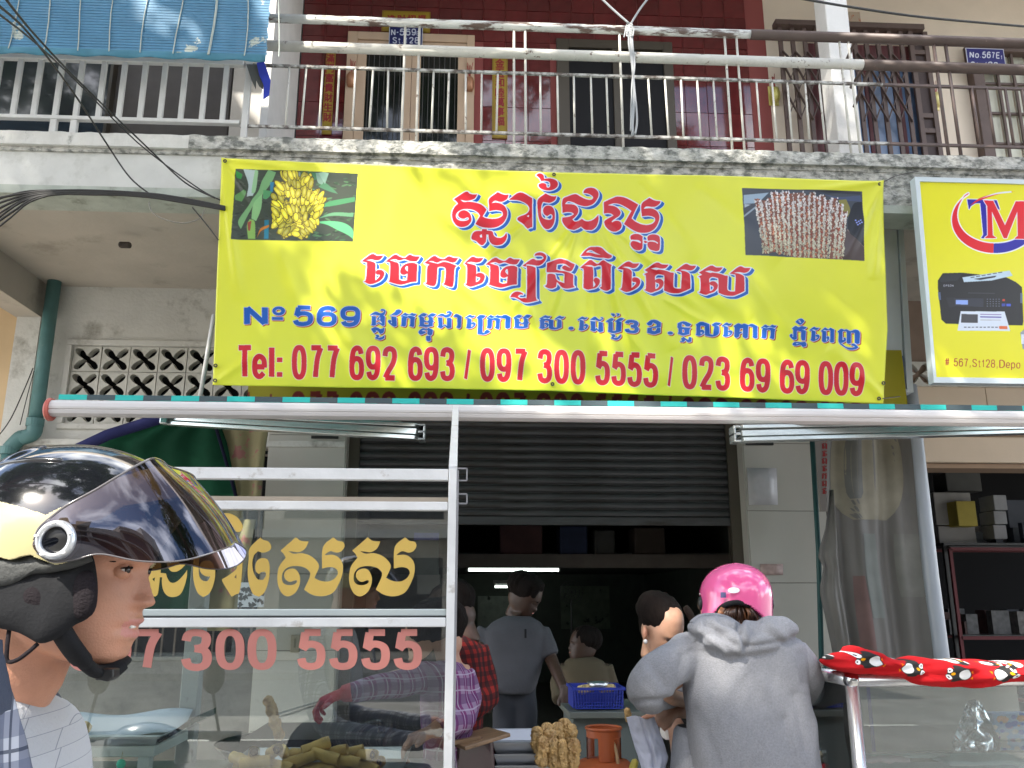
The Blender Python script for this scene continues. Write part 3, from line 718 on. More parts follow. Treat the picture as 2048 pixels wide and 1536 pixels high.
for i, c in enumerate(((.13, .016, .019), (.15, .019, .022), (.115, .015, .018))):
    M_redt.append(mat('maroon_glazed_tile' + '_abc'[0] + 'xyz'[i], c, .06, spec=.6, var=.25, vscale=6, coat=.6, bump=.03, bscale=9))
M_grout = mat('tile_grout', (.30, .08, .075), .9)
M_greyt = mat('charcoal_stone_tile', (.025, .027, .027), .3, var=.3)
M_alu = mat('brushed_aluminium', (.62, .63, .63), .34, metal=.9, var=.08, vscale=20, stretch=(1, 1, 12))
M_aluw = mat('white_enamel_frame', (.64, .645, .64), .45, var=.08, vscale=10, dirt=(.30, .26, .21), dscale=13, dpos=(.60, .74), bump=.08, bscale=60)
M_bark = mat('tree_bark', (.12, .09, .065), .9, var=.3, bump=.6, bscale=30)

# ---------------------------------------------------------------- ground and street behind the camera
def slab(name, lo, hi, m, **k): return struct(MB().box(lo, hi).build(name, m, **k))
YF = 5.9       # front of the balcony slab
YW = 8.0       # shop front and upstairs wall
slab('road', (-60, -14, -.32), (60, 1.35, -.14), M_asph)
slab('kerb', (-60, 1.35, -.32), (60, 1.6, .0), M_conc)
slab('pavement', (-60, 1.6, -.3), (60, YW - .05, .004), M_conc)
slab('far_pavement', (-60, -17.5, -.3), (60, -14, 0), M_conc)
slab('ground', (-150, -150, -.5), (150, 150, -.33), M_conc)
mk = MB()
for x in range(-14, 14): mk.box((x * 4, -6.3, -.136), (x * 4 + 2, -6.17, -.1355))
mk.box((-60, -.6, -.136), (60, -.52, -.1355))
struct(mk.build('road_marking', mat('road_paint', (.6, .6, .56), .7, var=.2, vscale=5)))
z_fl = P(1000, 292, YF).z - .02
z_k1 = P(200, 294, YF).z; z_k0 = P(200, 268, YF).z; z_b1 = P(200, 371, YF).z; z_b0 = P(200, 388, YF).z
print('slab z', z_k0, z_k1, z_b1, z_b0)
zs = P(300, 579, YW).z   # soffit height where it meets the wall
print('soffit z', zs)
zs = (zs + z_b0) / 2 + .03
XL, XR = -9.5, 12.0
# balcony slab edge: rough upper course, moulding, beam face, lower lip
def rough_box(name, lo, hi, m, amp, nx, seed, nz=8):
    x0, y0, z0 = lo; x1, y1, z1 = hi
    def front(u, v):
        x = x0 + u * (x1 - x0); z = z0 + v * (z1 - z0)
        d = noise.noise(Vector((x * 6, z * 14, seed))) * amp + noise.noise(Vector((x * 23, z * 30, seed + 3))) * amp * .6
        zz = z + (noise.noise(Vector((x * 9, seed, 4))) * amp * .9 if v in (1.0,) else 0)
        return (x, y0 + d, zz)
    b = MB().grid(front, nx, nz)
    b.grid(lambda u, v: (x0 + u * (x1 - x0), y0 + v * (y1 - y0) if v > 0 else front(u, 1.0)[1], (front(u, 1.0)[2] if v == 0 else z1)), nx, 2)
    b.add([(x0, y0, z0), (x1, y0, z0), (x1, y1, z0), (x0, y1, z0)], [(0, 1, 2, 3)])
    return struct(b.build(name, m, smooth=True, fix=False))
xm = P(380, 280, YF).x
rough_box('balcony_slab_edge', (xm, YF - .02, z_k1), (XR, YW, z_k0), M_kerb, .011, 900, 2)
rough_box('balcony_slab_edge', (XL, YF - .018, z_k1), (xm, YW, z_k0), M_kerbw, .006, 300, 5)
slab('balcony_moulding', (XL, YF + .012, z_k1 - .035), (XR, YF + .2, z_k1 + .001), M_kerb)
xb = P(440, 340, YF).x
slab('balcony_beam', (XL, YF + .03, z_b1), (xb + .02, YF + .28, z_k1 - .034), M_beam)
rough_box('balcony_beam', (xb + .02, YF + .02, z_b1), (XR, YF + .28, z_k1 - .034), M_kerb, .01, 600, 12)
slab('balcony_beam_lip', (XL, YF + .012, z_b0), (XR, YF + .30, z_b1 - .001), M_beamg)
slab('soffit', (XL, YF + .28, zs), (XR, YW + .1, zs + .15), M_soff)
# cross beam and pilaster at the party wall on the left
xp1 = P(88, 640, YW).x; xp0 = xp1 - .24
zc = P(86, 638, YW).z
slab('cross_beam', (xp0, YF + .28, zc), (xp1, YW - .02, zs - .001), M_soff)
slab('pilaster', (xp0 + .02, YW - .06, 0), (xp1 - .0, YW + .2, zc), M_wallw)
slab('neighbour_wall', (XL, YW - .01, 0), (xp0 + .02, YW + .2, zs), M_orange)
# left ground floor wall with ventilation opening
vx0, vx1 = P(147, 690, YW).x, P(600, 690, YW).x
vz1, vz0 = P(300, 693, YW).z, P(300, 849, YW).z
xpl0, xpl1 = P(541, 900, YW).x, P(692, 900, YW).x         # left tiled pillar
xpr0, xpr1 = P(1487, 950, YW).x, P(1640, 950, YW).x
zled = P(150, 880, YW).z
zw0 = P(150, 893, YW).z
w = MB()
for lo, hi in (((xp1, 0), (vx0, 0)),): pass
wall = thing('house_wall', 'dirty whitewashed ground floor wall with a framed panel of pierced vent blocks', 'wall', (xp1, YW, 0))
w.box((xp1, YW, zw0), (vx0, YW + .16, zs)); w.box((vx0, YW, vz1), (xpl1, YW + .16, zs)); w.box((vx0, YW, zw0), (xpl1, YW + .16, vz0))
w.build('plaster', M_wallw, wall)
fr = MB(); t_ = .045
fx0 = P(137, 682, YW).x; fz1 = P(300, 682, YW).z; fz0 = P(300, 860, YW).z
fr.box((fx0, YW - .03, vz1), (xpl1, YW + .0, fz1)); fr.box((fx0, YW - .03, fz0), (xpl1, YW + .0, vz0)); fr.box((fx0, YW - .03, vz0 + .001), (vx0, YW, vz1 - .001))
fr.build('vent_surround', M_wallw, wall, bevel=.006)
MB().box((xp1, YW - .07, zw0 + .002), (xpl1, YW + .02, zled)).build('ledge', M_wallw, wall, bevel=.006)
gz0 = 1.0
g = MB()
for i in range(26): g.bar((xp1 + .05 + i * .11, YW + .05, gz0), (xp1 + .05 + i * .11, YW + .05, zw0), .016)
g.bar((xp1, YW + .05, zw0 - .06), (xpl0, YW + .05, zw0 - .06), .02)
g.build('window_grille', mat('rusty_grille', (.14, .11, .09), .7, var=.3), wall)
MB().box((xp1, YW, 0), (xpl1, YW + .16, gz0)).build('lower_wall', mat('dark_lower_wall', (.20, .19, .17), .9, var=.2, dirt=(.08, .08, .07), dscale=3, dpos=(.45, .7)), wall)  # darker and blotchier than the wall above
MB().box((xp0, YW + .25, .0), (xpl1, YW + .35, zs)).build('shade_backing', M_dark, wall)  # near-black slab: shade of the room behind the grille, as colour
# breeze block: one mesh with a four-petal hole
def pierced_block(name, w, h, d, m):
    cu = bpy.data.curves.new('c', 'CURVE'); cu.dimensions = '2D'; cu.fill_mode = 'BOTH'
    def sp(pts):
        s_ = cu.splines.new('POLY'); s_.points.add(len(pts) - 1)
        for i, p in enumerate(pts): s_.points[i].co = (p[0], p[1], 0, 1)
        s_.use_cyclic_u = True
    sp([(-w / 2, -h / 2), (w / 2, -h / 2), (w / 2, h / 2), (-w / 2, h / 2)])
    pts = []
    for k in range(4):
        a = math.pi / 4 + k * math.pi / 2
        for tt, wd in ((.10, .085), (.22, .12), (.36, .135), (.48, .11), (.545, .06), (.56, 0), (.545, -.06), (.48, -.11), (.36, -.135), (.22, -.12), (.10, -.085)):
            x = tt * math.cos(a) + wd * math.sin(a); y = tt * math.sin(a) - wd * math.cos(a)
            pts.append((x * w * 1.02, y * h * 1.02))
    sp(pts)
    cu.extrude = d / 2
    o = bpy.data.objects.new('c', cu); COL.objects.link(o)
    dg = bpy.context.evaluated_depsgraph_get(); dg.update()
    me = bpy.data.meshes.new_from_object(o.evaluated_get(dg)); bpy.data.objects.remove(o); bpy.data.curves.remove(cu)
    me.transform(Matrix.Rotation(rad(90), 4, 'X')); me.materials.clear(); me.materials.append(m); me.name = name
    bo = bpy.data.objects.new(name, me); COL.objects.link(bo)
    return bo
bw = (P(378, 720, YW).x - P(148, 720, YW).x) / 4; bh = (vz1 - vz0) / 3
M_block = mat('vent_block_cement', (.56, .55, .50), .9, var=.1, dirt=(.10, .10, .09), dscale=6, dpos=(.62, .8), bump=.4, bscale=30)
blk = pierced_block('vent_block', bw - .008, bh - .008, .09, M_block)
first = True
for r in range(3):
    for c in range(8):
        loc = (vx0 + bw * (c + .5), YW + .055 + R(-.003, .003), vz0 + bh * (r + .5))
        if loc[0] > xpl1: continue
        if first: blk.parent = wall; blk.location = Vector(loc) - wloc(wall); first = False
        else: inst(blk, loc, wall)
mo = MB(); mo.box((vx0, YW + .03, vz0), (vx1 + 1, YW + .07, vz0 + .004))
for r in (1, 2): mo.box((vx0, YW + .03, vz0 + bh * r - .006), (xpl1, YW + .09, vz0 + bh * r + .006))
for c in range(1, 8): mo.box((vx0 + bw * c - .006, YW + .031, vz0), (vx0 + bw * c + .006, YW + .089, vz1))
mo.build('mortar_joint', M_block, wall)
# downpipe
M_pipe = mat('teal_pipe_paint', (.085, .20, .20), .5, var=.12, vscale=6, dirt=(.30, .36, .34), dscale=7, dpos=(.68, .74), bump=.1)
dp = thing('drain_pipe', 'teal painted drain pipe with a double elbow in the wall corner', 'pipe', P(90, 870, YW - .14))
yy = YW - .13
pr = .062
a1, a2 = P(112, 560, yy), P(73, 846, yy); a1.x = a2.x = (P(110, 566, yy).x + P(68, 850, yy).x) / 2
a1.z = zs
bt = MB().tube([a1, a2], pr, 20); bt.build('pipe_run', M_pipe, dp, smooth=True)
e1 = Vector((a2.x, yy, a2.z)); z_e = P(60, 870, yy).z
x2 = P(20, 890, yy).x
MB().tube(cr_pts([e1, e1 + Vector((0, 0, -.09)), Vector((a2.x - .07, yy, z_e - .02)), Vector((x2 + .08, yy, z_e - .03)), Vector((x2, yy, z_e - .13))], 5), pr * 1.08, 18).build('elbow', M_pipe, dp, smooth=True)
MB().tube([Vector((x2, yy, z_e - .12)), Vector((x2, yy, .1))], pr, 18).build('pipe_run', M_pipe, dp, smooth=True)
cl = MB()
for z in (a2.z + .0, z_e - .15): MB().lathe((a2.x if z > z_e - .1 else x2, yy, z - .03), [(pr, 0), (pr * 1.22, 0), (pr * 1.22, .07), (pr, .07)], 20).build('socket_collar', M_pipe, dp)

# ---------------------------------------------------------------- tiled pillars
def pillar(name, label, x0, x1, seams, slot):
    t = thing(name, label, 'pillar', ((x0 + x1) / 2, YW, 0))
    MB().box((x0 + .012, YW - .04, 0), (x1 - .012, YW + .35, zs)).build('core', mat('pillar_grout', (.16, .15, .13), .9), t)
    zz = [0] + seams + [zs]
    for i in range(len(zz) - 1):
        if zz[i + 1] - zz[i] < .02: continue
        MB().box((x0, YW - .055 + (.0008 * (i % 3)), zz[i] + .0025), (x1, YW - .04, zz[i + 1] - .0025)).build('tile', M_tilew, t, bevel=.0015)
    for x, s_ in ((x0 - .012, -1), (x1 + .001, 1)):
        MB().box((x, YW - .04, 0), (x + .011, YW + .35, zs)).build('side_tile', M_tilew, t)
    sx0, sx1, sz = slot
    MB().box((sx0, YW - .075, sz - .013), (sx1, YW - .0555, sz + .013)).build('slot_strip', mat('slot_black', (.012, .012, .012), .5), t, bevel=.003)  # raised black strip standing in for a dark slot in the tiles
    return t
seL = sorted([P(615, y, YW).z for y in (872, 1008, 1148, 1300, 1460)])
seR = sorted([P(1565, y, YW).z for y in (889, 1023, 1166, 1318, 1478)])
pillar('tiled_pillar', 'pale tiled pillar left of the shutter, behind the glass cabinet', xpl0, xpl1, seL, (P(625, 877, YW).x, P(679, 877, YW).x, P(650, 877, YW).z))
pillar('tiled_pillar', 'pale tiled pillar right of the shutter beside the hanging tarpaulin', xpr0, xpr1, seR, (P(1487, 890, YW).x, P(1542, 890, YW).x, P(1515, 890, YW).z))
# wall above the shop opening
slab('lintel_wall', (xpl1, YW + .02, P(1000, 838, YW).z + .3), (xpr0, YW + .3, zs), M_wallw)

# ---------------------------------------------------------------- roller shutter
YS = YW + .18
zb = P(1000, 1050, YS).z; zt = P(1000, 838, YS).z + .35
sh = thing('roller_shutter', 'dark grey roller shutter half rolled up over the shop entrance', 'shutter', ((xpl1 + xpr0) / 2, YS, zb))
M_shut = mat('shutter_steel', (.085, .085, .088), .5, metal=.45, var=.25, vscale=4, dirt=(.05, .042, .035), dscale=3, dpos=(.5, .7), stretch=(.5, 1, 4), bump=.15, bscale=9)
sx0, sx1 = xpl1 + .07, xpr0 - .07
ph = .078
prof = [(0, .0), (.016, .010), (.022, .030), (.018, .052), (.004, .066), (-.006, .070), (-.006, .078)]
sm = MB(); n = len(prof)
vs = [(x, YS - d, h) for x in (sx0, sx1) for d, h in prof]
sm.add(vs, [(i, i + 1, n + i + 1, n + i) for i in range(n - 1)])
s0 = sm.build('slat', M_shut, None, fix=False)
s0.parent = sh; s0.location = -wloc(sh)
s0.location.z += zb + .08
k = 1
while zb + .08 + k * ph < zt:
    o = s0.copy(); COL.objects.link(o); o.parent = sh; o.location = s0.location + Vector((R(-.002, .002), R(-.0015, .0015), k * ph)); k += 1
MB().box((sx0, YS - .03, zb), (sx1, YS + .01, zb + .078)).build('bottom_rail', M_shut, sh, bevel=.006)
for x, w_ in ((xpl1 + .012, .10), (xpr0 - .112, .10)):
    MB().box((x, YS - .07, 0), (x + w_, YS - .045, zt)).box((x, YS + .03, 0), (x + w_, YS + .05, zt)).box((x if x < 0 else x + w_ - .02, YS - .045, 0), ((x if x < 0 else x + w_ - .02) + .02, YS + .03, zt)).build('guide_rail', mat('bronze_guide', (.10, .085, .065), .5, metal=.4), sh)

# ---------------------------------------------------------------- shop interior
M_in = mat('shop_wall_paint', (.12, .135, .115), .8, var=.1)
struct(MB().box((xpl0, YW + .3, .006), (xpr1, YW + 8.4, .012)).build('shop_floor', mat('shop_floor_tile', (.08, .075, .07), .4, var=.1)))
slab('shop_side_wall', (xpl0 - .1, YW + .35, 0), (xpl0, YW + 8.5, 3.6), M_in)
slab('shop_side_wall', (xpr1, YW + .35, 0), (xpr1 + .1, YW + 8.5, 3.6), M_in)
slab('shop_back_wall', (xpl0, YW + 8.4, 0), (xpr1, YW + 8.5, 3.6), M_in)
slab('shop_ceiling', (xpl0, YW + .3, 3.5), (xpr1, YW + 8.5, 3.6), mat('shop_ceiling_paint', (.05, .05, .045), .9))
YM = 10.2
struct(MB().box((xpl0, YM, P(1000, 1135, YM).z), (xpr1, YM + .25, P(1000, 1108, YM).z)).build('mezzanine_beam', mat('mezzanine_paint', (.14, .12, .105), .8, var=.1)))
slab('mezzanine_floor', (xpl0, YM + .25, P(1000, 1120, YM).z), (xpr1, YW + 8.4, P(1000, 1120, YM).z + .1), mat('mezzanine_underside', (.10, .11, .10), .9))
# things stored on the mezzanine, nearly lost in the dark
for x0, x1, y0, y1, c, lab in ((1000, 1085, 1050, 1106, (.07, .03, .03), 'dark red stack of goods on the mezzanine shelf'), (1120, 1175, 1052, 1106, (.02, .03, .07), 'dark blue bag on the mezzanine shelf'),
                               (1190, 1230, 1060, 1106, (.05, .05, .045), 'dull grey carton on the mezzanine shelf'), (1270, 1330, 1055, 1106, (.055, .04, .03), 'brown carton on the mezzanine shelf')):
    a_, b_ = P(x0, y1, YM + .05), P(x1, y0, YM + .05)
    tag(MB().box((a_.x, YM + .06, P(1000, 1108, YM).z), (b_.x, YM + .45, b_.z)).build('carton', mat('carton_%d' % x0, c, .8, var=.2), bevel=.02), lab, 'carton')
# fluorescent tubes
def em(name, col, st):
    m = bpy.data.materials.new(name); m.use_nodes = True; b = m.node_tree.nodes['Principled BSDF']
    b.inputs['Base Color'].default_value = (0, 0, 0, 1); b.inputs['Emission Color'].default_value = (*col, 1); b.inputs['Emission Strength'].default_value = st
    return m
M_tube = em('fluorescent_glow', (.85, 1.0, .9), 2.6)
for (x0, y0, x1, y1, Y, lab) in ((937, 1139, 1117, 1142, 11.2, 'lit fluorescent tube under the mezzanine'), (990, 1173, 1029, 1174, 15.4, 'small lit fluorescent tube at the back of the shop')):
    a_, b_ = P(x0, y0, Y), P(x1, y1, Y); b_.z = a_.z
    t = thing('fluorescent_lamp', lab, 'lamp', (a_ + b_) / 2)
    MB().tube([a_, b_], .022, 10).build('tube', M_tube, t, smooth=True)
    MB().box((a_.x - .03, Y - .03, a_.z + .05), (b_.x + .03, Y + .05, a_.z + .11)).build('batten', mat('lamp_batten', (.5, .5, .48), .5), t)
    MB().box((a_.x - .02, Y - .02, a_.z - .03), (a_.x - .001, Y + .02, a_.z + .05)).box((b_.x + .001, Y - .02, a_.z - .03), (b_.x + .02, Y + .02, a_.z + .05)).build('tube_holder', mat('lamp_batten', (.5, .5, .48), .5), t)
# pale notice boards on the back wall
YK = YW + 8.38
for (x0, y0, x1, y1, c, lab) in ((1122, 1172, 1218, 1258, (.22, .26, .20), 'pale green panel on the back wall of the shop'), (955, 1192, 1060, 1260, (.35, .38, .34), 'white spotted cloth hung on the back wall under the small lamp')):
    a_, b_ = P(x0, y1, YK), P(x1, y0, YK)
    tag(MB().box((a_.x, YK - .02, a_.z), (b_.x, YK, b_.z)).build('wall_panel', mat('panel_%d' % x0, c, .7, var=.2, vscale=8, dirt=(.05, .06, .05), dscale=5, dpos=(.6, .65))), lab, 'panel')
# standing fan at the back
fp = P(1142, 1184, 13); ft = thing('standing_fan', 'thin standing fan in the dark middle of the shop', 'fan', (fp.x, 13, 0))
MB().tube([(fp.x, 13, .03), (fp.x, 13, fp.z - .1)], .015, 8).build('pole', mat('fan_metal', (.15, .15, .15), .4, metal=.5), ft)
MB().lathe((fp.x, 13, .0), [(.0, .03), (.2, .025), (.22, 0)], 20).build('base', mat('fan_metal', (.15, .15, .15), .4), ft)
g = MB()
for r_ in (.06, .12, .17): g.tube([(fp.x + r_ * math.cos(t), 12.92, fp.z + r_ * math.sin(t)) for t in [k * math.pi / 10 for k in range(20)]], .005, 5, closed=True)
for k in range(12): g.tube([(fp.x, 12.9, fp.z), (fp.x + .17 * math.cos(k * .52), 12.93, fp.z + .17 * math.sin(k * .52))], .003, 4)
g.build('cage', mat('fan_metal', (.15, .15, .15), .4), ft)

# ---------------------------------------------------------------- shop on the right
M_beige = mat('beige_wall_tile', (.58, .46, .34), .6, var=.06, vscale=2, bump=.05)
xr0 = P(1838, 900, YW).x
rs = thing('neighbour_shop_front', 'beige lintel and wall of the neighbouring shop under its printer sign', 'wall', (xr0 + 1, YW, 0))
def zr(y, Y=YW): return P(1900, y, Y).z
MB().box((xpr1, YW - .02, zr(765)), (xr0 + 5, YW + .2, zs)).build('upper_wall', mat('brown_plaster', (.26, .19, .15), .85, var=.1), rs)
for i in range(7):
    x0 = xpr1 + i * .86; MB().box((x0 + .003, YW - .04, zr(812)), (x0 + .857, YW + .2, zr(767))).build('wall_tile', M_beige, rs, bevel=.002)
    MB().box((x0 + .003, YW - .04, zr(858)), (x0 + .857, YW + .2, zr(813))).build('wall_tile', M_beige, rs, bevel=.002)
MB().box((xpr1, YW - .03, zr(876)), (xr0 + 5, YW + .2, zr(860))).build('lintel_groove', mat('groove_brown', (.3, .2, .13), .8), rs)
MB().box((xpr1, YW - .10, zr(928)), (xr0 + 5, YW + .25, zr(877))).build('lintel', M_beige, rs, bevel=.01)
MB().box((xpr1, YW - .06, zr(938)), (xr0 + 5, YW + .25, zr(929))).build('lintel_edge', mat('groove_brown', (.3, .2, .13), .8), rs)
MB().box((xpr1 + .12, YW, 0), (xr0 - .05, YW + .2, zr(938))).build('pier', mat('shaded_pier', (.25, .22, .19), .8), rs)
bx0 = P(1780, 750, YW).x
for i in range(8):
    o = inst(blk, (bx0 + i * bw * .95, YW - .03, zr(752)), rs)
slab('neighbour_floor', (xpr1 + .1, YW, 0), (XR, YW + 5, .012), mat('shop_floor_tile', (.08, .075, .07), .4))
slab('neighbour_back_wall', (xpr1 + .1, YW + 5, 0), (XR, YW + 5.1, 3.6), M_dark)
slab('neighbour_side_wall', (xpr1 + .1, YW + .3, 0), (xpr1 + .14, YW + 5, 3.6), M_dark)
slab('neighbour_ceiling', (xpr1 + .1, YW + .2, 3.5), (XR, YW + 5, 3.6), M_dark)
M_rack = mat('red_rack_enamel', (.11, .008, .012), .6)
def rackx(x, Y): return P(x, 1200, Y).x
rk = thing('red_shelf_rack', 'red metal rack with glass shelves inside the dark shop on the right', 'shelf', (rackx(1980, 9.6), 9.6, 0))
Yr = 9.6
ra, rb = rackx(1912, Yr), rackx(2110, Yr)
for zy in (1098, 1276, 1400):
    z = P(1960, zy, Yr).z; MB().bar((ra, Yr, z), (rb, Yr, z), .035).bar((ra, Yr + .4, z), (rb, Yr + .4, z), .03).build('rail', M_rack, rk)
    MB().box((ra, Yr, z + .02), (rb, Yr + .4, z + .03)).build('shelf', mat('rack_shelf', (.05, .05, .05), .3), rk)
for x in (ra, rb): MB().bar((x, Yr, 0), (x, Yr, P(1960, 1098, Yr).z), .035).build('post', M_rack, rk)
for (x0, y0, x1, y1, Y, c, lab) in ((1874, 985, 1940, 1050, 9.9, (.33, .32, .30), 'pale grey carton stacked on the upper shelf of the right shop'), (1918, 1002, 1950, 1052, 9.7, (.40, .32, .05), 'yellow carton on the upper shelf of the right shop'),
                                    (1880, 1052, 1950, 1088, 9.9, (.27, .26, .25), 'grey carton under the yellow one in the right shop'), (1990, 990, 2012, 1020, 9.8, (.36, .37, .38), 'small white box at the top of a stack in the right shop'),
                                    (1990, 1022, 2012, 1048, 9.8, (.34, .35, .36), 'small white box in the middle of a stack in the right shop'), (1990, 1050, 2012, 1078, 9.8, (.33, .33, .34), 'small white box at the foot of a stack in the right shop'),
                                    (1910, 1340, 1980, 1380, 9.75, (.12, .13, .13), 'dark flat box on the lower red shelf'), (2020, 1000, 2060, 1060, 10.2, (.08, .09, .11), 'dark blue carton behind the small white boxes'), (1895, 945, 1960, 982, 10.3, (.10, .10, .09), 'brown carton under the ceiling of the right shop')):
    a_, b_ = P(x0, y1, Y), P(x1, y0, Y)
    tag(MB().box((a_.x, Y, a_.z), (b_.x, Y + .3, b_.z)).build('carton', mat('rcarton_%d_%d' % (x0, y0), c, .7, var=.1), bevel=.008), lab, 'carton')
us = thing('upper_shelf', 'dark shelf carrying cartons in the right shop', 'shelf', (rackx(1950, 10), 10, P(1900, 1088, 9.9).z))
zz_ = P(1900, 1088, 9.9).z
MB().box((rackx(1868, 10), 9.65, zz_ - .03), (XR - .2, 10.7, zz_ - .001)).build('board', mat('rack_shelf', (.05, .05, .05), .3), us)
for x_ in (rackx(1868, 10) + .03, XR - .3): MB().bar((x_, 9.7, 0), (x_, 9.7, zz_ - .03), .04).build('post', mat('rack_shelf', (.05, .05, .05), .3), us)

ck = MB(); rk_ = random.Random(11)
for k in range(60):
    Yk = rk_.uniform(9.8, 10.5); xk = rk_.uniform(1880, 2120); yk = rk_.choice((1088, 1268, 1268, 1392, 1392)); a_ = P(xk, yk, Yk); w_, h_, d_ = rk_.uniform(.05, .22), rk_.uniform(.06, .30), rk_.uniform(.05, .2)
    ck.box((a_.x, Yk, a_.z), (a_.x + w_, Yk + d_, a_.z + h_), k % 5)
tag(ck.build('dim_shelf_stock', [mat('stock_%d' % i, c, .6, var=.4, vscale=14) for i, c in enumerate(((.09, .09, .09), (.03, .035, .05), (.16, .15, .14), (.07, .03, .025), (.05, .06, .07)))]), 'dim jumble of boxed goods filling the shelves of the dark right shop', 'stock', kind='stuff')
# ================================================================ upstairs wall
def X(px, py, Y): return P(px, py, Y).x
def Zz(px, py, Y): return P(px, py, Y).z
zfl = z_k0 - .13
ZT = 8.6
slab('balcony_floor', (XL, YF + .25, zs + .14), (XR, YW, zfl), M_conc)
ys_ = [-95, -34, 30, 92, 150, 210, 268, 330]
# red tiled bay with every tile its own piece
rx0, rx1 = X(590, 290, YW), X(1548, 290, YW)
tw = (X(739, 200, YW) - X(599.5, 200, YW)) / 3
zr_ = [Zz(1000, y, YW) for y in (-40, 28, 96, 158, 222, 283)]
th_ = (zr_[0] - zr_[5]) / 5
tiles = thing('tiled_house_wall', 'glossy maroon tiled wall upstairs behind the balcony railing', 'wall', (rx0, YW, zfl))
MB().box((rx0, YW, zfl), (rx1, YW + .2, ZT)).build('grout_bed', M_grout, tiles)
dx0, dx1, dzt = X(691, 200, YW), X(948, 200, YW), Zz(820, 73, YW)
wx0, wx1, wzt = X(1113, 170, YW), X(1349, 230, YW), Zz(1230, 86, YW)
tm = [MB().box((0, -.012, 0), (tw - .006, 0, th_ - .006)).build('tile', m, None, bevel=.0012) for m in M_redt]
for o in tm: o.parent = tiles; o.location = (0, 0, -50)
used = [False] * 3
zrow0 = zr_[5] - 3 * th_
nx = int((rx1 - rx0) / tw) + 1
for j in range(16):
    z = zrow0 + j * th_
    if z > ZT or z + th_ < zfl: continue
    for i in range(nx):
        x = rx0 + i * tw + .003
        if x + tw > rx1 + .02: continue
        if x > dx0 - tw * .5 and x + tw < dx1 + tw * .5 and z + th_ * .5 < dzt: continue
        if x > wx0 - tw * .5 and x + tw < wx1 + tw * .5 and z + th_ * .5 < wzt: continue
        k = rng.choice((0, 0, 1, 2)); loc = Vector((x, YW - .001 + R(-.0006, .0006), z + .003))
        rot = (R(-.005, .005), 0, R(-.005, .005))
        if not used[k]: o = tm[k]; used[k] = True; o.location = loc - wloc(tiles); o.rotation_euler = rot
        else: inst(tm[k], loc, tiles, rot)
cs = thing('charcoal_strip', 'dark stone strip at the left edge of the maroon tiled wall', 'wall', (X(556, 290, YW), YW, zfl))
for j in range(9): MB().box((X(553, 290, YW), YW - .014, zfl + j * .42), (rx0 - .003, YW + .1, zfl + j * .42 + .417)).build('stone_tile', M_greyt, cs, bevel=.002)
# cream double door
M_door = mat('peach_door_paint', (.58, .42, .29), .5, var=.06, vscale=4, dirt=(.2, .12, .08), dscale=9, dpos=(.7, .78))
M_gdark = mat('dark_glass', (.012, .014, .013), .05, spec=.5)
dr = thing('balcony_door', 'peach double door with dark barred glass in the maroon wall', 'door', ((dx0 + dx1) / 2, YW, zfl))
q_ = lambda x: X(x, 200, YW)
MB().box((dx0, YW - .06, zfl), (q_(711), YW - .013, dzt)).box((q_(932), YW - .06, zfl), (dx1, YW - .013, dzt)).box((q_(711), YW - .06, Zz(820, 88, YW)), (q_(932), YW - .013, dzt)).build('door_frame', M_door, dr, bevel=.004)
for x0, x1, g0, g1 in ((711, 822, 730, 804), (822, 932, 840, 915)):
    z1 = Zz(820, 89, YW); zg = Zz(820, 114, YW); y0, y1 = YW - .045, YW - .012
    MB().box((q_(x0) + .002, y0, zfl), (q_(g0), y1, z1)).box((q_(g1), y0, zfl), (q_(x1) - .002, y1, z1)).box((q_(g0), y0, zg), (q_(g1), y1, z1)).box((q_(g0), y0, zfl), (q_(g1), y1, zfl + .3)).build('door_leaf', M_door, dr, bevel=.004)
    MB().box((q_(g0), YW - .02, zfl + .3), (q_(g1), YW - .014, zg)).build('door_glass', M_gdark, dr)
    for k in range(7):
        x = q_(g0) + (k + .5) * (q_(g1) - q_(g0)) / 7
        MB().bar((x, YW - .028, zfl + .3), (x, YW - .028, zg), .008).build('bar', mat('door_bar', (.06, .06, .055), .6), dr)
# bronze window
M_brz = mat('bronze_window_frame', (.085, .072, .055), .45, metal=.3)
wd = thing('balcony_window', 'tall black sliding window in a bronze frame on the maroon wall', 'window', ((wx0 + wx1) / 2, YW, zfl))
MB().box((wx0, YW - .05, zfl), (wx0 + .13, YW - .012, wzt)).box((wx1 - .1, YW - .05, zfl), (wx1, YW - .012, wzt)).box((wx0 + .13, YW - .05, wzt - .1), (wx1 - .1, YW - .012, wzt)).build('window_frame', M_brz, wd, bevel=.004)
xm_ = X(1234, 200, YW)
MB().box((xm_ - .04, YW - .045, zfl), (xm_ + .04, YW - .012, wzt - .1)).build('mullion', M_brz, wd, bevel=.003)
M_blk = mat('black_room', (.012, .012, .014), .5, spec=.2)
for a_, b_ in ((wx0 + .13, xm_ - .04), (xm_ + .04, wx1 - .1)): MB().box((a_, YW - .02, zfl), (b_, YW - .014, wzt - .1)).build('pane', M_blk, wd)
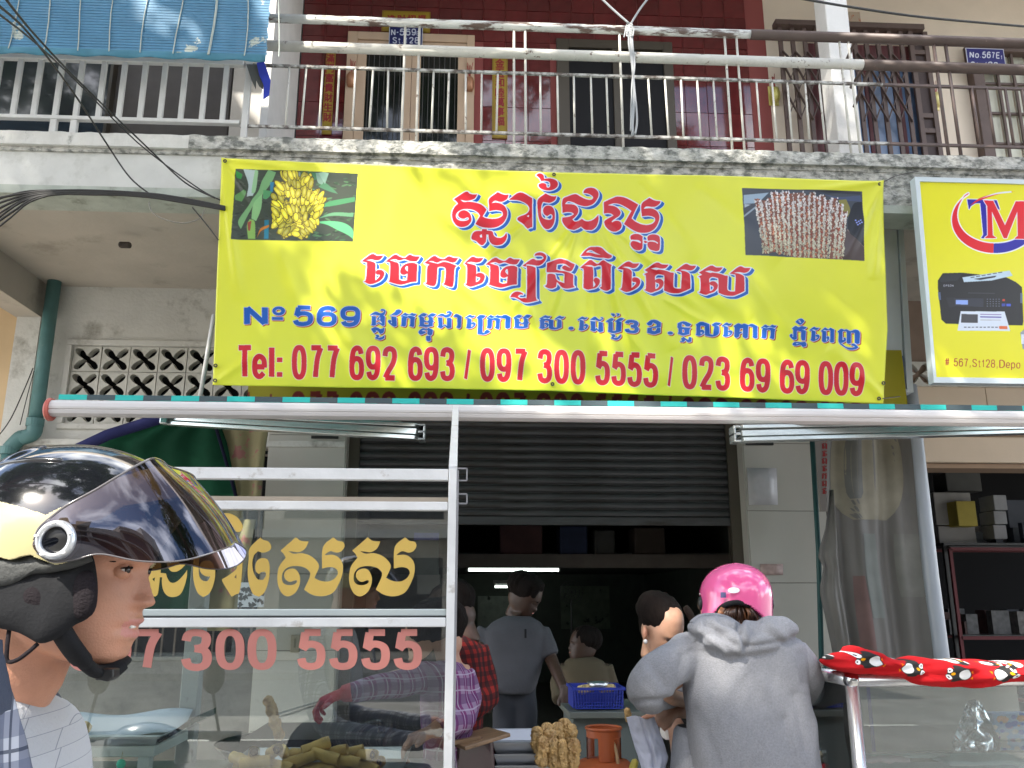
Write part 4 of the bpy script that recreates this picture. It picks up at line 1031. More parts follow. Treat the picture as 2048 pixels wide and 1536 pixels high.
# printed couplets and number plates
def plate(name, label, cat, x0, y0, x1, y1, Y, ppm, col, draw, mname, th=.004, **k):
    a_, b_ = P(x0, y1, Y), P(x1, y0, Y)
    cv = Canvas(a_.x, b_.x, a_.z, b_.z, Y, ppm, col)
    draw(cv)
    o = MB().box((a_.x, Y, a_.z), (b_.x, Y + th, b_.z)).build(name, cv.material(mname, **k)); cv.uv(o)
    return tag(o, label, cat)
def cjk(cv, m, txt, cells):
    """text glyphs from the built-in font drawn into cells (x0,y0,x1,y1 photo px)"""
    for ch, (x0, y0, x1, y1) in zip(txt, cells):
        cu = bpy.data.curves.new('t', 'FONT'); cu.body = ch; o = bpy.data.objects.new('t', cu); COL.objects.link(o)
        dg = bpy.context.evaluated_depsgraph_get(); dg.update(); me = bpy.data.meshes.new_from_object(o.evaluated_get(dg))
        if len(me.vertices):
            vx = [v.co.x for v in me.vertices]; vy = [v.co.y for v in me.vertices]; ax, bx_, ay, by_ = min(vx), max(vx), min(vy), max(vy)
            for p in me.polygons:
                cv.addm(m, [[(x0 + (me.vertices[i].co.x - ax) / (bx_ - ax) * (x1 - x0), y1 - (me.vertices[i].co.y - ay) / (by_ - ay) * (y1 - y0)) for i in p.vertices]])
        bpy.data.objects.remove(o); bpy.data.curves.remove(cu); bpy.data.meshes.remove(me)
GOLDC = (.62, .52, .14); REDC = (.55, .06, .13)
def couplet(cv, txt, cells, border=True):
    if border:
        for i in range(60):
            u = rr.random(); e = rr.choice((.03, .97))
    m = cv.mask(); cjk(cv, m, txt, cells); m = dilate(m, cv.ppm * .0045); cv.paint(m, REDC)
    n_ = cv.mask(); n_[3:5] = True; n_[-5:-3] = True; n_[:, 3:5] = True; n_[:, -5:-3] = True; cv.paint(n_, (.5, .34, .1))
YC = YW - .03
def celcol(x0, x1, sl, y0, n, st, h=20): return [(x0 + sl * (y0 + i * st - y0), y0 + i * st, x1 + sl * (i * st), y0 + i * st + h) for i in range(n)]
plate('paper_couplet', 'gold vertical couplet strip with red characters left of the peach door', 'couplet', 643, 98, 672, 268, YC, 420, GOLDC,
      lambda cv: couplet(cv, '滿門富貴財生財', celcol(652, 669, -.05, 108, 7, 19.6, 17)), 'couplet_left', rough=.5)
plate('paper_couplet', 'gold vertical couplet strip with red characters right of the peach door', 'couplet', 984, 100, 1015, 276, YC, 420, GOLDC,
      lambda cv: couplet(cv, '金玉和睦萬事福', celcol(991, 1008, 0, 118, 7, 19.3, 17)), 'couplet_right', rough=.5)
plate('paper_couplet', 'short horizontal gold strip with red characters above the peach door', 'couplet', 763, 24, 861, 62, YC, 420, GOLDC,
      lambda cv: couplet(cv, '進財招福', [(775 + i * 20, 30, 791 + i * 20, 48) for i in range(4)]), 'couplet_top', rough=.5)
NB = (.05, .10, .36); NW = (.82, .84, .88)
def num1(cv):
    m = cv.mask(); m[:] = True; m[5:-5, 5:-5] = False; cv.paint(m, NW)
    m = cv.mask()
    for c, x0, x1, y0, y1 in (('N', 782, 791, 58, 71), ('-', 792, 798, 58, 71), ('5', 799, 809, 57, 71), ('6', 811, 821, 57, 71), ('9', 823, 832, 57, 71), ('E', 833, 838, 62, 71), ('1', 839, 842, 63, 72), ('S', 785, 794, 74, 87), ('t', 796, 801, 74, 87), ('.', 803, 807, 74, 87), ('1', 811, 815, 74, 87), ('2', 818, 827, 74, 87), ('8', 829, 838, 74, 87)):
        letter_mask(cv, m, c, lambda u, v: (x0 + u * (x1 - x0), y0 + v * (y1 - y0)), .26, .17)
    cv.paint(m, NW)
plate('house_number_plate', 'blue enamel house number plate above the peach door', 'sign', 777, 52, 846, 91, YW - .075, 600, NB, num1, 'number_plate_a', rough=.3)
def num2(cv):
    m = cv.mask(); m[:] = True; m[5:-5, 5:-5] = False; cv.paint(m, NW)
    m = cv.mask()
    for c, x0, x1, y0, y1 in (('N', 1939, 1948, 103, 116), ('o', 1950, 1958, 103, 116), ('.', 1959, 1963, 103, 116), ('5', 1964, 1972, 103, 116.5), ('6', 1973.5, 1981.5, 103, 116.5), ('7', 1983, 1990, 104, 117), ('E', 1992, 2000, 104, 117.5), ('1', 2001, 2005, 110, 119), ('S', 1941, 1950, 123, 136), ('t', 1952, 1957, 123, 136), ('.', 1959, 1962, 123, 136), ('1', 1970, 1974, 123, 136), ('2', 1976, 1985, 123, 136), ('8', 1987, 1996, 124, 137)):
        letter_mask(cv, m, c, lambda u, v: (x0 + u * (x1 - x0), y0 + v * (y1 - y0)), .27, .17)
    cv.paint(m, NW)
plate('house_number_plate', 'blue enamel house number plate on the cream wall at the right, beside the barred window', 'sign', 1937, 98, 2007, 140, YW - .14, 600, (.09, .10, .42), num2, 'number_plate_b', rough=.3)
# incense holders on the wall
M_brass = mat('brass', (.55, .42, .12), .3, metal=.8)
for (px, py, lab, c) in ((702, 158, 'small bronze incense holder on the left jamb of the peach door', (.45, .22, .12)), (939, 167, 'small bronze incense holder on the right jamb of the peach door', (.45, .22, .12)), (1551, 188, 'small golden incense holder left of the folding gate', (.72, .66, .2)), (1873, 198, 'golden pineapple shaped incense holder right of the folding gate', (.75, .66, .28))):
    c0 = P(px, py, YW - .07); t = thing('incense_holder', lab, 'incense holder', c0)
    mm = mat('holder_%d' % px, c, .35, metal=.4)
    MB().lathe(c0 + Vector((0, 0, -.09)), [(.0, 0), (.03, 0), (.045, .04), (.05, .10), (.038, .15), (.03, .16), (.0, .12)], 14).build('cup', mm, t, smooth=True)
    MB().box(c0 + Vector((-.055, .055, -.10)), c0 + Vector((.055, .069, .13))).build('backplate', mm, t, bevel=.01)
    s_ = MB()
    for k in range(5): s_.tube([c0 + Vector((0, 0, .05)), c0 + Vector((R(-.04, .04), 0, .2 + R(0, .05)))], .003, 5)
    s_.build('incense', mat('incense_red', (.35, .03, .03), .7), t)
# cream wall, folding gates and barred window on the right
slab('upstairs_wall', (rx1 + .002, YW, zfl), (XR, YW + .2, ZT), M_cream)
M_gate = mat('brown_gate_paint', (.105, .070, .060), .55, var=.15, dirt=(.05, .03, .025), dscale=12, dpos=(.6, .7))
M_maro = mat('maroon_wood', (.16, .045, .05), .5, var=.2, stretch=(6, 1, .6))
YG = YW - .16
dd_ = thing('upstairs_door', 'maroon framed door with blue glass behind the folding gates', 'door', (X(1740, 290, YW), YW, zfl))
xa, xb2 = X(1618, 200, YW), X(1852, 200, YW)
zt_ = Zz(1740, 96, YW)
MB().box((xa, YW - .05, zfl), (xa + .14, YW - .001, zt_)).box((xb2 - .14, YW - .05, zfl), (xb2, YW - .001, zt_)).box((xa + .14, YW - .05, zt_ - .16), (xb2 - .14, YW - .001, zt_)).build('door_frame', M_maro, dd_, bevel=.004)
M_bglass = mat('blue_door_glass', (.16, .26, .46), .25, var=.3, vscale=3)
for a_, b_ in ((xa + .14, xa + .30), (xa + .34, (xa + xb2) / 2 - .04), ((xa + xb2) / 2 + .04, xb2 - .32), (xb2 - .28, xb2 - .14)):
    MB().box((a_, YW - .03, zfl), (b_, YW - .002, zt_ - .16)).build('door_glass', M_bglass, dd_)
for a_ in (xa + .30, (xa + xb2) / 2 - .04, xb2 - .32): MB().box((a_ + .002, YW - .045, zfl), (a_ + .038 if a_ != (xa + xb2) / 2 - .04 else a_ + .078, YW - .002, zt_ - .16)).build('stile', M_maro, dd_)
def fold_gate(label, xs, ztop, post=None):
    t = thing('folding_gate', label, 'gate', (xs[0], YG, zfl))
    n = len(xs)
    for x in xs:
        MB().bar((x, YG, zfl), (x, YG, ztop), .045, .03).build('gate_bar', M_gate, t, bevel=.003)
    zc_ = [Zz(1700, y, YG) for y in (110, 137, 190, 243, 262)]
    for i in range(n - 1):
        a_, b_ = xs[i], xs[i + 1]
        for (z0, z1) in ((zc_[0], zc_[1]), (zc_[1], zc_[2]), (zc_[2], zc_[3])):
            MB().bar((a_, YG - .03, z0), (b_, YG - .03, z1), .008, .028, up=(0, 1, 0)).build('lattice_strip', M_gate, t)
            MB().bar((b_, YG - .018, z0), (a_, YG - .018, z1), .008, .028, up=(0, 1, 0)).build('lattice_strip', M_gate, t)
    if post:
        x0, x1 = post
        for x in (x0, x1): MB().bar((x, YG, zfl), (x, YG, ztop), .05, .04).build('gate_post', M_gate, t, bevel=.003)
        for y in (106, 232, 262):
            z = Zz(1850, y, YG); MB().bar((x0 + .026, YG, z), (x1 - .026, YG, z), .03, .05).build('gate_rail', M_gate, t)
        MB().box((x0 + .026, YG + .01, zfl), (x1 - .026, YG + .02, ztop)).build('gate_plate', mat('gate_recess', (.05, .03, .028), .6), t)
    return t
zgt = Zz(1700, 60, YG)
fold_gate('brown folding lattice gate left of the white column', [X(x, 200, YG) for x in (1571, 1596, 1621, 1645, 1664)], zgt)
fold_gate('brown folding lattice gate right of the white column', [X(x, 200, YG) for x in (1722, 1745, 1769, 1793, 1817)], zgt, (X(1836, 200, YG), X(1866, 200, YG)))
gt = tag(MB().box((X(1560, 200, YG), YG - .06, zgt), (X(1862, 200, YG), YG + .05, Zz(1700, 50, YG))).build('gate_track', M_gate, bevel=.004), 'brown overhead track above the folding gates', 'track')
cx0, cx1 = X(1664, 150, 6.5), X(1710, 150, 6.5)
tag(MB().box((cx0, 6.5, zfl), (cx1, 6.72, ZT)).build('balcony_column', mat('white_column', (.74, .73, .70), .8, var=.04, bump=.2), bevel=.008), 'white square column standing on the balcony in front of the gates', 'column')
tag(MB().box((X(1705, 0, 7.2) - .3, 7.2, zfl), (X(1705, 0, 7.2) - .18, 7.3, ZT)).build('brown_pipe_boxing', mat('pipe_boxing', (.33, .28, .22), .8)), 'thin brown pipe boxing just behind the white column', 'boxing')
bw_ = thing('barred_window', 'white curtained window behind a brown grille beside the number plate', 'window', (X(1990, 290, YW), YW, zfl))
wa, wb = X(1940, 200, YW), X(2140, 200, YW); wt = Zz(1990, 100, YW)
MB().box((wa, YW - .12, zfl), (wa + .12, YW - .001, wt)).box((wb - .1, YW - .12, zfl), (wb, YW - .001, wt)).box((wa + .12, YW - .12, wt - .10), (wb - .1, YW - .001, wt)).build('window_frame', M_gate, bw_, bevel=.004)
M_curt = mat('curtained_glass', (.58, .58, .48), .4, var=.25, vscale=3, stretch=(3, 1, .6))
pwid = (wb - wa - .22) / 5
for i in range(5):
    for j in range(6):
        x0 = wa + .12 + i * pwid; z1 = wt - .10 - j * .36
        if z1 - .36 < zfl - .2: continue
        MB().box((x0 + .012, YW - .02, z1 - .345), (x0 + pwid - .012, YW - .012, z1)).build('pane', M_curt, bw_)
for i in range(1, 5):
    x0 = wa + .12 + i * pwid; MB().bar((x0, YW - .07, zfl), (x0, YW - .07, wt - .1), .026).build('grille_bar', M_gate, bw_)
for j in range(1, 6):
    z1 = wt - .10 - j * .36; MB().bar((wa + .12, YW - .045, z1 + .005), (wb - .1, YW - .045, z1 + .005), .024).build('grille_bar', M_gate, bw_)
# small faded plaster patch above the gates
tag(MB().box((X(1700, 50, YW), YW - .006, Zz(1700, 52, YW)), (X(1722, 50, YW), YW - .001, Zz(1700, 24, YW))).build('faded_sticker', mat('faded_sticker', (.52, .42, .32), .8, dirt=(.5, .15, .08), dscale=14, dpos=(.55, .6))), 'faded paper sticker above the folding gates', 'sticker')
# upstairs wall on the left, next to the blind
fin = thing('balcony_party_wall', 'pale party wall between the left balcony and the maroon one', 'wall', (X(500, 290, 7.4), 7.4, zfl))
MB().box((X(463, 200, 7.4), 7.4, zfl), (X(547, 200, 7.4), YW + .2, ZT)).build('plaster', mat('pale_fin', (.50, .48, .45), .85, var=.06, bump=.15), fin)
MB().box((X(549, 200, 7.35), 6.9, zfl), (X(563, 200, 7.35), YW, ZT)).build('sunlit_edge', mat('white_column', (.74, .73, .70), .8), fin)  # end face of the fin: sunlight on it put into a whiter colour
slab('left_upstairs_wall', (XL, YW, zfl), (X(552, 290, YW), YW + .2, ZT), mat('left_upstairs_paint', (.30, .29, .28), .8))
ld = thing('left_balcony_doors', 'dark sliding doors behind the white railing on the left balcony', 'door', (X(220, 290, 7.9), 7.9, zfl))
MB().box((XL, 7.88, zfl), (X(213, 200, 7.88), 7.96, ZT)).build('glass_leaf', mat('reflecting_door_glass', (.03, .035, .04), .08, spec=.8, coat=.5), ld)
MB().box((X(213, 200, 7.8), 7.8, zfl), (X(219, 200, 7.8), 7.97, ZT)).build('leaf_edge', M_brz, ld)
MB().box((X(220, 200, 7.9), 7.9, zfl), (X(459, 200, 7.9), 7.96, ZT)).build('solid_leaf', mat('grey_leaf', (.12, .105, .095), .6, var=.1), ld)
MB().box((X(66, 250, 7.7), 7.2, zfl), (X(100, 250, 7.7), 7.7, zfl + .45)).build('planter', mat('dark_planter', (.03, .03, .035), .6), ld, bevel=.02)
# next storey slab above, keeps the balcony wall in shade
slab('upper_balcony_slab', (XL, 6.1, ZT - .55), (XR, YW + .2, ZT - .35), M_soff)
slab('upper_facade', (XL, YW - .02, ZT - .36), (XR, YW + .2, ZT + 3.5), M_cream)

# ================================================================ railings
YR = 6.0
M_rwhite = mat('chipped_white_rail', (.60, .58, .52), .5, var=.08, vscale=9, dirt=(.16, .11, .08), dscale=16, dpos=(.60, .66), bump=.2)
M_rdirt = mat('grimy_white_rail', (.50, .49, .46), .6, var=.1, vscale=9, dirt=(.10, .08, .065), dscale=12, dpos=(.44, .58), bump=.2)
M_rclean = mat('white_rail_paint', (.60, .595, .57), .5, var=.05, vscale=9, dirt=(.3, .27, .22), dscale=14, dpos=(.68, .74))
M_rbrown = mat('brown_rail_paint', (.105, .072, .062), .5, var=.15, dirt=(.3, .2, .16), dscale=12, dpos=(.66, .72))
M_rmix = mat('rusty_white_pipe', (.66, .66, .62), .5, var=.08, vscale=9, dirt=(.13, .085, .065), dscale=7, dpos=(.50, .56), bump=.2, stretch=(.5, 1, 3))
zsl = z_k0 - .005
lr = thing('white_balcony_railing', 'white painted steel railing on the left balcony below the blue blind', 'railing', (X(200, 260, YR), YR, zsl))
ztr, zbr = Zz(300, 123, YR), Zz(300, 242, YR)
for x in (-10, 32, 73, 116, 157, 202, 243, 285, 325, 366, 408, 449):
    MB().bar((X(x, 190, YR), YR, zbr), (X(x, 190, YR), YR, ztr), .038, .03).build('baluster', M_rclean, lr, bevel=.003)
MB().bar((XL, YR, ztr), (X(489, 125, YR), YR, ztr), .05, .04).build('top_rail', M_rclean, lr, bevel=.004)
MB().bar((XL, YR, zbr), (X(480, 245, YR), YR, zbr), .05, .03).build('bottom_rail', M_rclean, lr, bevel=.004)
for x in (107, 148, 489): MB().bar((X(x, 255, YR), YR, zsl), (X(x, 255, YR), YR, zbr - .016 if x < 400 else ztr + .02), .048, .04).build('post', M_rclean, lr, bevel=.004)
mr_ = thing('chipped_balcony_railing', 'chipped white tubular railing in front of the maroon tiled balcony', 'railing', (X(1000, 290, YR), YR, zsl))
z4 = [Zz(560, y, YR) for y in (37, 92, 132, 254)]
longs = (806, 835, 1028, 1051, 1243, 1457, 1481, 1690, 1708)
shorts = (575, 608, 643, 676, 707, 743, 776, 865, 897, 931, 962, 994, 1082, 1115, 1147, 1182, 1214, 1299, 1332, 1363, 1397, 1428, 1516, 1546, 1577, 1612, 1641)
for x in shorts:
    xx = X(x, 190, YR); MB().tube([(xx + R(-.006, .006), YR, z4[2]), (xx + R(-.006, .006), YR, z4[3])], .0085, 8).build('baluster', M_rwhite, mr_, smooth=True)
for x in longs:
    xx = X(x, 190, YR); MB().tube([(xx, YR, z4[0]), (xx, YR, zsl - .01)], .010, 8).build('upright', M_rwhite, mr_, smooth=True)
for z, y in ((z4[2], 1), (z4[3], 2)): MB().bar((X(490, 130, YR), YR, z), (X(1760, 130, YR), YR, z), .022, .020).build('slim_rail', M_rdirt, mr_)
xs_ = X(1725, 133, YR)
MB().tube([(X(534, 90, YR), YR, z4[1]), (xs_, YR, z4[1])], .042, 16).build('lower_pipe', M_rwhite, mr_, smooth=True)
MB().tube([(X(538, 40, YR), YR, z4[0]), (X(1500, 65, YR), YR, z4[0])], .035, 16).build('upper_pipe', M_rmix, mr_, smooth=True)
br_ = thing('brown_balcony_railing', 'brown painted tubular railing on the right balcony before the barred window', 'railing', (X(1900, 290, YR), YR, zsl))
MB().tube([(xs_ + .004, YR, z4[1]), (XR, YR, z4[1])], .044, 16).build('lower_pipe', M_rbrown, br_, smooth=True)
MB().tube([(X(1500, 65, YR) + .004, YR, z4[0]), (XR, YR, z4[0])], .042, 16).build('upper_pipe', M_rbrown, br_, smooth=True)
for z in (z4[2], z4[3]): MB().bar((X(1760, 130, YR) + .003, YR, z), (XR, YR, z), .022, .020).build('slim_rail', M_rbrown, br_)
for x in (1945, 1975, 2012, 2045, 2078): xx = X(x, 190, YR); MB().tube([(xx, YR, z4[2]), (xx, YR, z4[3])], .012, 8).build('baluster', M_rbrown, br_, smooth=True)
for x in (1881, 1905): xx = X(x, 190, YR); MB().tube([(xx, YR, z4[0]), (xx, YR, zsl - .01)], .014, 8).build('upright', M_rbrown, br_, smooth=True)
for (a_, b_) in (((1716, 70), (1694, 118)), ((1727, 135), (1702, 175)), ((1738, 140), (1708, 214))):
    MB().tube([P(*a_, YR + .02), P(*b_, YR + .3)], .014, 8).build('brace', M_rbrown, br_, smooth=True)

# ================================================================ blue bamboo blind
YBL = 5.72
M_slat = mat('blue_blind_slat', (.11, .31, .50), .45, var=.10, vscale=5, dirt=(.60, .66, .60), dscale=3.4, dpos=(.62, .64), trans=.25)
bl = thing('bamboo_blind', 'blue painted split bamboo blind hanging over the left balcony', 'blind', (X(250, 100, YBL), YBL, Zz(300, 116, YBL)))
zb0 = Zz(300, 117, YBL); zh = Zz(300, 103, YBL); bx1 = X(536, 60, YBL)
s_ = MB(); z = zh + .003; k = 0
while z < zh + 2.0:
    yo = .0; s_.box((XL, YBL - .003 + yo, z), (bx1 + R(-.006, .006), YBL + .003 + yo, z + .0185)); z += .0235; k += 1
s_.build('slats', M_slat, bl)['kind'] = 'stuff'
MB().grid(lambda u, v: (XL + u * (bx1 - XL), YBL - .008 + .012 * math.sin(u * 160) * (1 - v), zb0 + v * (zh - zb0)), 240, 4).build('cloth_hem', mat('teal_hem_cloth', (.06, .20, .28), .8, var=.15, dirt=(.4, .42, .3), dscale=4, dpos=(.66, .7)), bl, smooth=True, shell=.003)
for i, x in enumerate(range(-18, 530, 67)):
    pts = []
    for j in range(26):
        zz2 = zb0 + .04 + j * .08; pts.append(Vector((X(x + 36, 100, YBL) + .02 * math.sin(j * .35 + i), YBL - .012 + (.004 if j % 2 else 0), zz2)))
    MB().tube(pts, .0045 if i != 6 else .009, 6).build('cord', mat('blind_cord', (.42, .46, .42), .9), bl)
# rags hung on the rail
for (poly_, c, lab, Y) in (([(513, 125), (528, 122), (541, 160), (538, 190), (526, 198), (527, 170), (518, 150)], (.03, .05, .40), 'bright blue rag hanging off the railing corner', 5.93),
                        ([(492, 128), (515, 128), (529, 150), (526, 178), (518, 172), (512, 160), (511, 178), (503, 160)], (.10, .105, .10), 'grey rag hanging beside the bright blue one', 5.95)):
    pts = [P(x, y, Y) for x, y in poly_]
    g_ = MB().prism(pts, (0, .012, 0)); o = g_.build('rag', mat('rag_%d' % poly_[0][0], c, .9, var=.2), bevel=.004)
    tag(o, lab, 'cloth')

# ================================================================ main banner
def edge(tab, t, k=0):
    xs = [p[0] for p in tab]; ys = [p[1] for p in tab]
    n = len(tab) - 1; s = [i / n for i in range(n + 1)]
    return float(np.interp(t, s, xs)), float(np.interp(t, s, ys))
TOP = [(443, 316), (664, 326), (884, 336), (1105, 345), (1325, 349), (1545, 355), (1765, 363)]
BOT = [(425, 770), (650, 775), (875, 777), (1100, 782), (1325, 791), (1550, 799), (1766, 807)]
LEF = [(443, 316), (438, 467), (431, 618), (425, 770)]
RIG = [(1765, 363), (1769, 510), (1776, 658), (1766, 807)]
def coons(u, v):   # v: 0 top, 1 bottom
    t, b_, l, r = edge(TOP, u), edge(BOT, u), edge(LEF, v), edge(RIG, v)
    return tuple((1 - v) * t[i] + v * b_[i] + (1 - u) * l[i] + u * r[i] - ((1 - u) * (1 - v) * TOP[0][i] + u * (1 - v) * TOP[-1][i] + (1 - u) * v * BOT[0][i] + u * v * BOT[-1][i]) for i in (0, 1))
FOLDS = [(1165, 430, 1010, 640, 7, .010), (1160, 440, 1090, 660, 6, .009), (1175, 440, 1190, 720, 9, .012), (1180, 440, 1275, 730, 10, .014), (1190, 440, 1345, 700, 12, .012), (1220, 450, 1420, 640, 10, .010),
         (1080, 420, 930, 560, 7, .007), (1300, 520, 1500, 640, 14, .009), (1330, 600, 1480, 690, 9, .006), (443, 316, 560, 470, 10, .012), (443, 316, 480, 600, 9, .010), (443, 316, 700, 352, 8, .009),
         (1765, 363, 1690, 520, 10, .016), (1765, 363, 1600, 385, 8, .012), (1765, 363, 1745, 560, 8, .014), (425, 770, 520, 700, 9, .009), (1772, 800, 1660, 690, 12, .012), (1240, 640, 1330, 770, 12, .010), (900, 560, 1010, 640, 14, .005), (660, 640, 800, 770, 18, .005),
         (1060, 620, 1130, 780, 12, .007), (1400, 380, 1560, 520, 22, .007), (1500, 560, 1620, 720, 16, .007), (1285, 370, 1390, 520, 12, .008), (560, 500, 640, 700, 20, .006)]
def wrinkle(px, py):
    y = 0
    for x0, y0, x1, y1, w, am in FOLDS:
        dx, dy = x1 - x0, y1 - y0; L2 = dx * dx + dy * dy
        t = ((px - x0) * dx + (py - y0) * dy) / L2
        if -.15 < t < 1.15:
            tc_ = min(1, max(0, t)); d = math.hypot(px - x0 - tc_ * dx, py - y0 - tc_ * dy)
            if d < w * 3.5: y -= am * math.exp(-(d / (w * (.5 + tc_ * .8))) ** 2) * math.sin(math.pi * min(1, max(0, .08 + tc_ * .92))) ** .5
    y += .012 * noise.noise(Vector((px / 260, py / 190, 1))) + .005 * noise.noise(Vector((px / 60, py / 110, 7)))
    return y
ban = thing('shop_banner', 'large yellow vinyl banner with red Khmer lettering and phone numbers hung under the balcony', 'banner', P(1100, 560, YB))
def bpt(u, v):
    px, py = coons(u, 1 - v)
    p = P(px, py, YB); p.y = YB + wrinkle(px, py) + .02 * math.sin(math.pi * u) * math.sin(math.pi * v) * -1
    return p
sheet = MB().grid(bpt, 420, 150).build('banner_sheet', CB.material('banner_vinyl', rough=.30, spec=.5, trans=.12, var=.035), ban, smooth=True, shell=.0015, fix=False)
CB.uv(sheet)
M_eye = mat('dark_eyelet', (.06, .055, .05), .4, metal=.6)
for (px, py) in ((1108, 349), (1105, 768), (431, 731), (430, 761), (1767, 766), (1758, 797), (450, 322), (1760, 368)):
    c0 = P(px, py, YB - .012); MB().lathe(c0, [(.006, -.002), (.014, -.002), (.014, .002), (.006, .002)], 12, axis=Matrix.Rotation(rad(90), 3, 'X')).build('eyelet', M_eye, ban)
tag(MB().tube([P(1763, 366, YB - .01), P(1790, 352, YB), P(1836, 342, YF - .03)], .004, 6).build('tie_wire', M_eye), 'twisted wire tying the yellow banner to the slab on the right', 'wire')
tag(MB().tube([P(1766, 797, YB - .01), P(1800, 793, YB + .2)], .004, 6).build('tie_wire', M_eye), 'wire tied to the lower right corner of the yellow banner', 'wire')
# older banner behind it
Y2 = 6.25
a_, b_ = P(520, 824, Y2), P(1790, 700, Y2)
C2 = Canvas(a_.x - .1, b_.x + .05, a_.z, b_.z, Y2, 300, (.60, .56, .10))
m2 = C2.mask()
for c, x0, x1 in tel:
    y0, y1 = ty(x0); x0_, x1_ = x0 - 2, x1 - 2
    letter_mask(C2, m2, c, lambda u, v: (x0_ + u * (x1_ - x0_), y0 + 93 - (x0 - 500) * .011 + v * (y1 - y0)), .34, .155)
for c, x0, x1 in (('/', 925, 941), ('/', 1332, 1345)): letter_mask(C2, m2, c, lambda u, v: (x0 + u * (x1 - x0), 782 + v * 70), .38, .155)
C2.paint(m2, (.45, .09, .10))
ob = MB().grid(lambda u, v: (C2.x0 + u * (C2.x1 - C2.x0), Y2 + .01 * noise.noise(Vector((u * 14, v * 2, 3))), C2.z0 + v * (C2.z1 - C2.z0)), 90, 8).build('old_banner', C2.material('old_banner_vinyl', rough=.5, trans=.1), smooth=True, fix=False)
C2.uv(ob); tag(ob, 'older faded yellow banner showing in shade below the main banner', 'banner')
# white and blue signboard edge
YV = 6.3
vs_ = thing('light_box_sign', 'narrow white signboard with a blue foot between the two yellow signs', 'sign', P(1795, 780, YV))
p4 = [P(x, y, YV) for x, y in ((1740, 783), (1812, 785), (1793, 428), (1740, 426))]
xz = lambda t, b: p4[1].x + (p4[2].x - p4[1].x) * t
def quadbox(pts, y0, y1):
    m_ = MB(); vs = [(p.x, y0, p.z) for p in pts] + [(p.x, y1, p.z) for p in pts]
    return m_.add(vs, [(0, 1, 2, 3), (7, 6, 5, 4), (0, 4, 5, 1), (1, 5, 6, 2), (2, 6, 7, 3), (3, 7, 4, 0)])
quadbox([P(x, y, YV) for x, y in ((1740, 709), (1806, 711), (1792, 428), (1740, 426))], YV, YV + .15).build('white_panel', mat('lightbox_white', (.60, .64, .66), .4, var=.05, dirt=(.35, .37, .36), dscale=3, dpos=(.62, .75)), vs_)
quadbox([P(x, y, YV) for x, y in ((1740, 776), (1811, 779), (1806, 712), (1740, 710))], YV, YV + .15).build('blue_panel', mat('lightbox_blue', (.03, .10, .36), .4, var=.1), vs_)
quadbox([P(x, y, YV) for x, y in ((1812, 786), (1825, 786), (1803, 426), (1793, 426))], YV - .02, YV + .17).build('edge_trim', mat('lightbox_trim', (.50, .54, .56), .4), vs_, bevel=.004)
quadbox([P(x, y, YV) for x, y in ((1740, 784), (1812, 786), (1811, 780), (1740, 777))], YV - .02, YV + .17).build('bottom_trim', mat('lightbox_trim', (.50, .54, .56), .4), vs_)
# neighbour sign with printer
YT_ = 5.70
T0, T1 = P(1868, 765, YT_), P(2048, 365, YT_)
sx_r = T1.x + .9
C3 = Canvas(P(1826, 356, YT_).x, sx_r, P(1868, 768, YT_).z, P(1828, 352, YT_).z, YT_, 620, (.885, .86, .12))
FR = (.72, .80, .84)
C3.poly([(1826, 353), (1850, 353), (1872, 600), (1893, 770), (1858, 770)], FR) if False else None
rdc, bdc = (.86, .08, .14), (.13, .10, .60)
for k in range(70):   # ring around the letters
    t = rad(62) + k / 69 * rad(206)
def ringpts(t0, t1, n=40):
    cx, cy, rx, ry = 1990, 440, 86, 66
    o_, i_ = [], []
    for k in range(n + 1):
        t = t0 + (t1 - t0) * k / n
        wgt = math.sin(math.pi * min(1, max(0, (t - rad(-38)) / rad(262)))) ** .8
        o_.append((cx + rx * math.cos(t), cy + ry * math.sin(t) + (cx - 1990)))
        i_.append((cx + (rx - 19 * wgt) * math.cos(t), cy + (ry - 17 * wgt) * math.sin(t) - 2))
    return o_ + i_[::-1]
big = ringpts(rad(-30), rad(232))
mk_ = C3.mask(); C3.addm(mk_, [big]); C3.paint(dilate(mk_, 3.2 * ppx), (.9, .9, .93))
C3.poly(ringpts(rad(92), rad(232)), rdc); C3.poly(ringpts(rad(-30), rad(92)), bdc)
lm = C3.mask()
SER_T = pp("1935,399 1993,401 1999,419 1993,414 1987,408 1971,406 1975,470 1981,476 1963,476 1967,470 1961,406 1950,406 1941,412 1938,418")
SER_M = pp("1968,401 1986,402 2010,452 2032,403 2048,403 2052,408 2053,472 2060,478 2030,477 2036,472 2035,420 2013,476 2008,476 1983,420 1985,471 1992,476 1970,476 1976,471 1975,412")
for s_, c in ((SER_T, bdc), (SER_M, rdc)):
    lm = C3.mask(); C3.addm(lm, [s_]); C3.paint(dilate(lm, 2.6 * ppx), (.88, .88, .92)); C3.paint(dilate(lm, .7 * ppx), c)
lm = C3.mask(); C3.addm(lm, [pp("2060,402 2100,402 2110,420 2090,470 2064,476")]); C3.paint(lm, (.15, .12, .2))
C3.poly([(1938, 412), (1960, 396), (1995, 386), (2030, 383), (1998, 388), (1962, 400)], rdc, True); C3.poly([(1955, 399), (1990, 386), (2022, 382), (2024, 385), (1990, 389)], (.85, .85, .9), True)
def Z3(s): return [(1700 + x / 3.072, 330 + y / 3.072) for x, y in pp(s)]
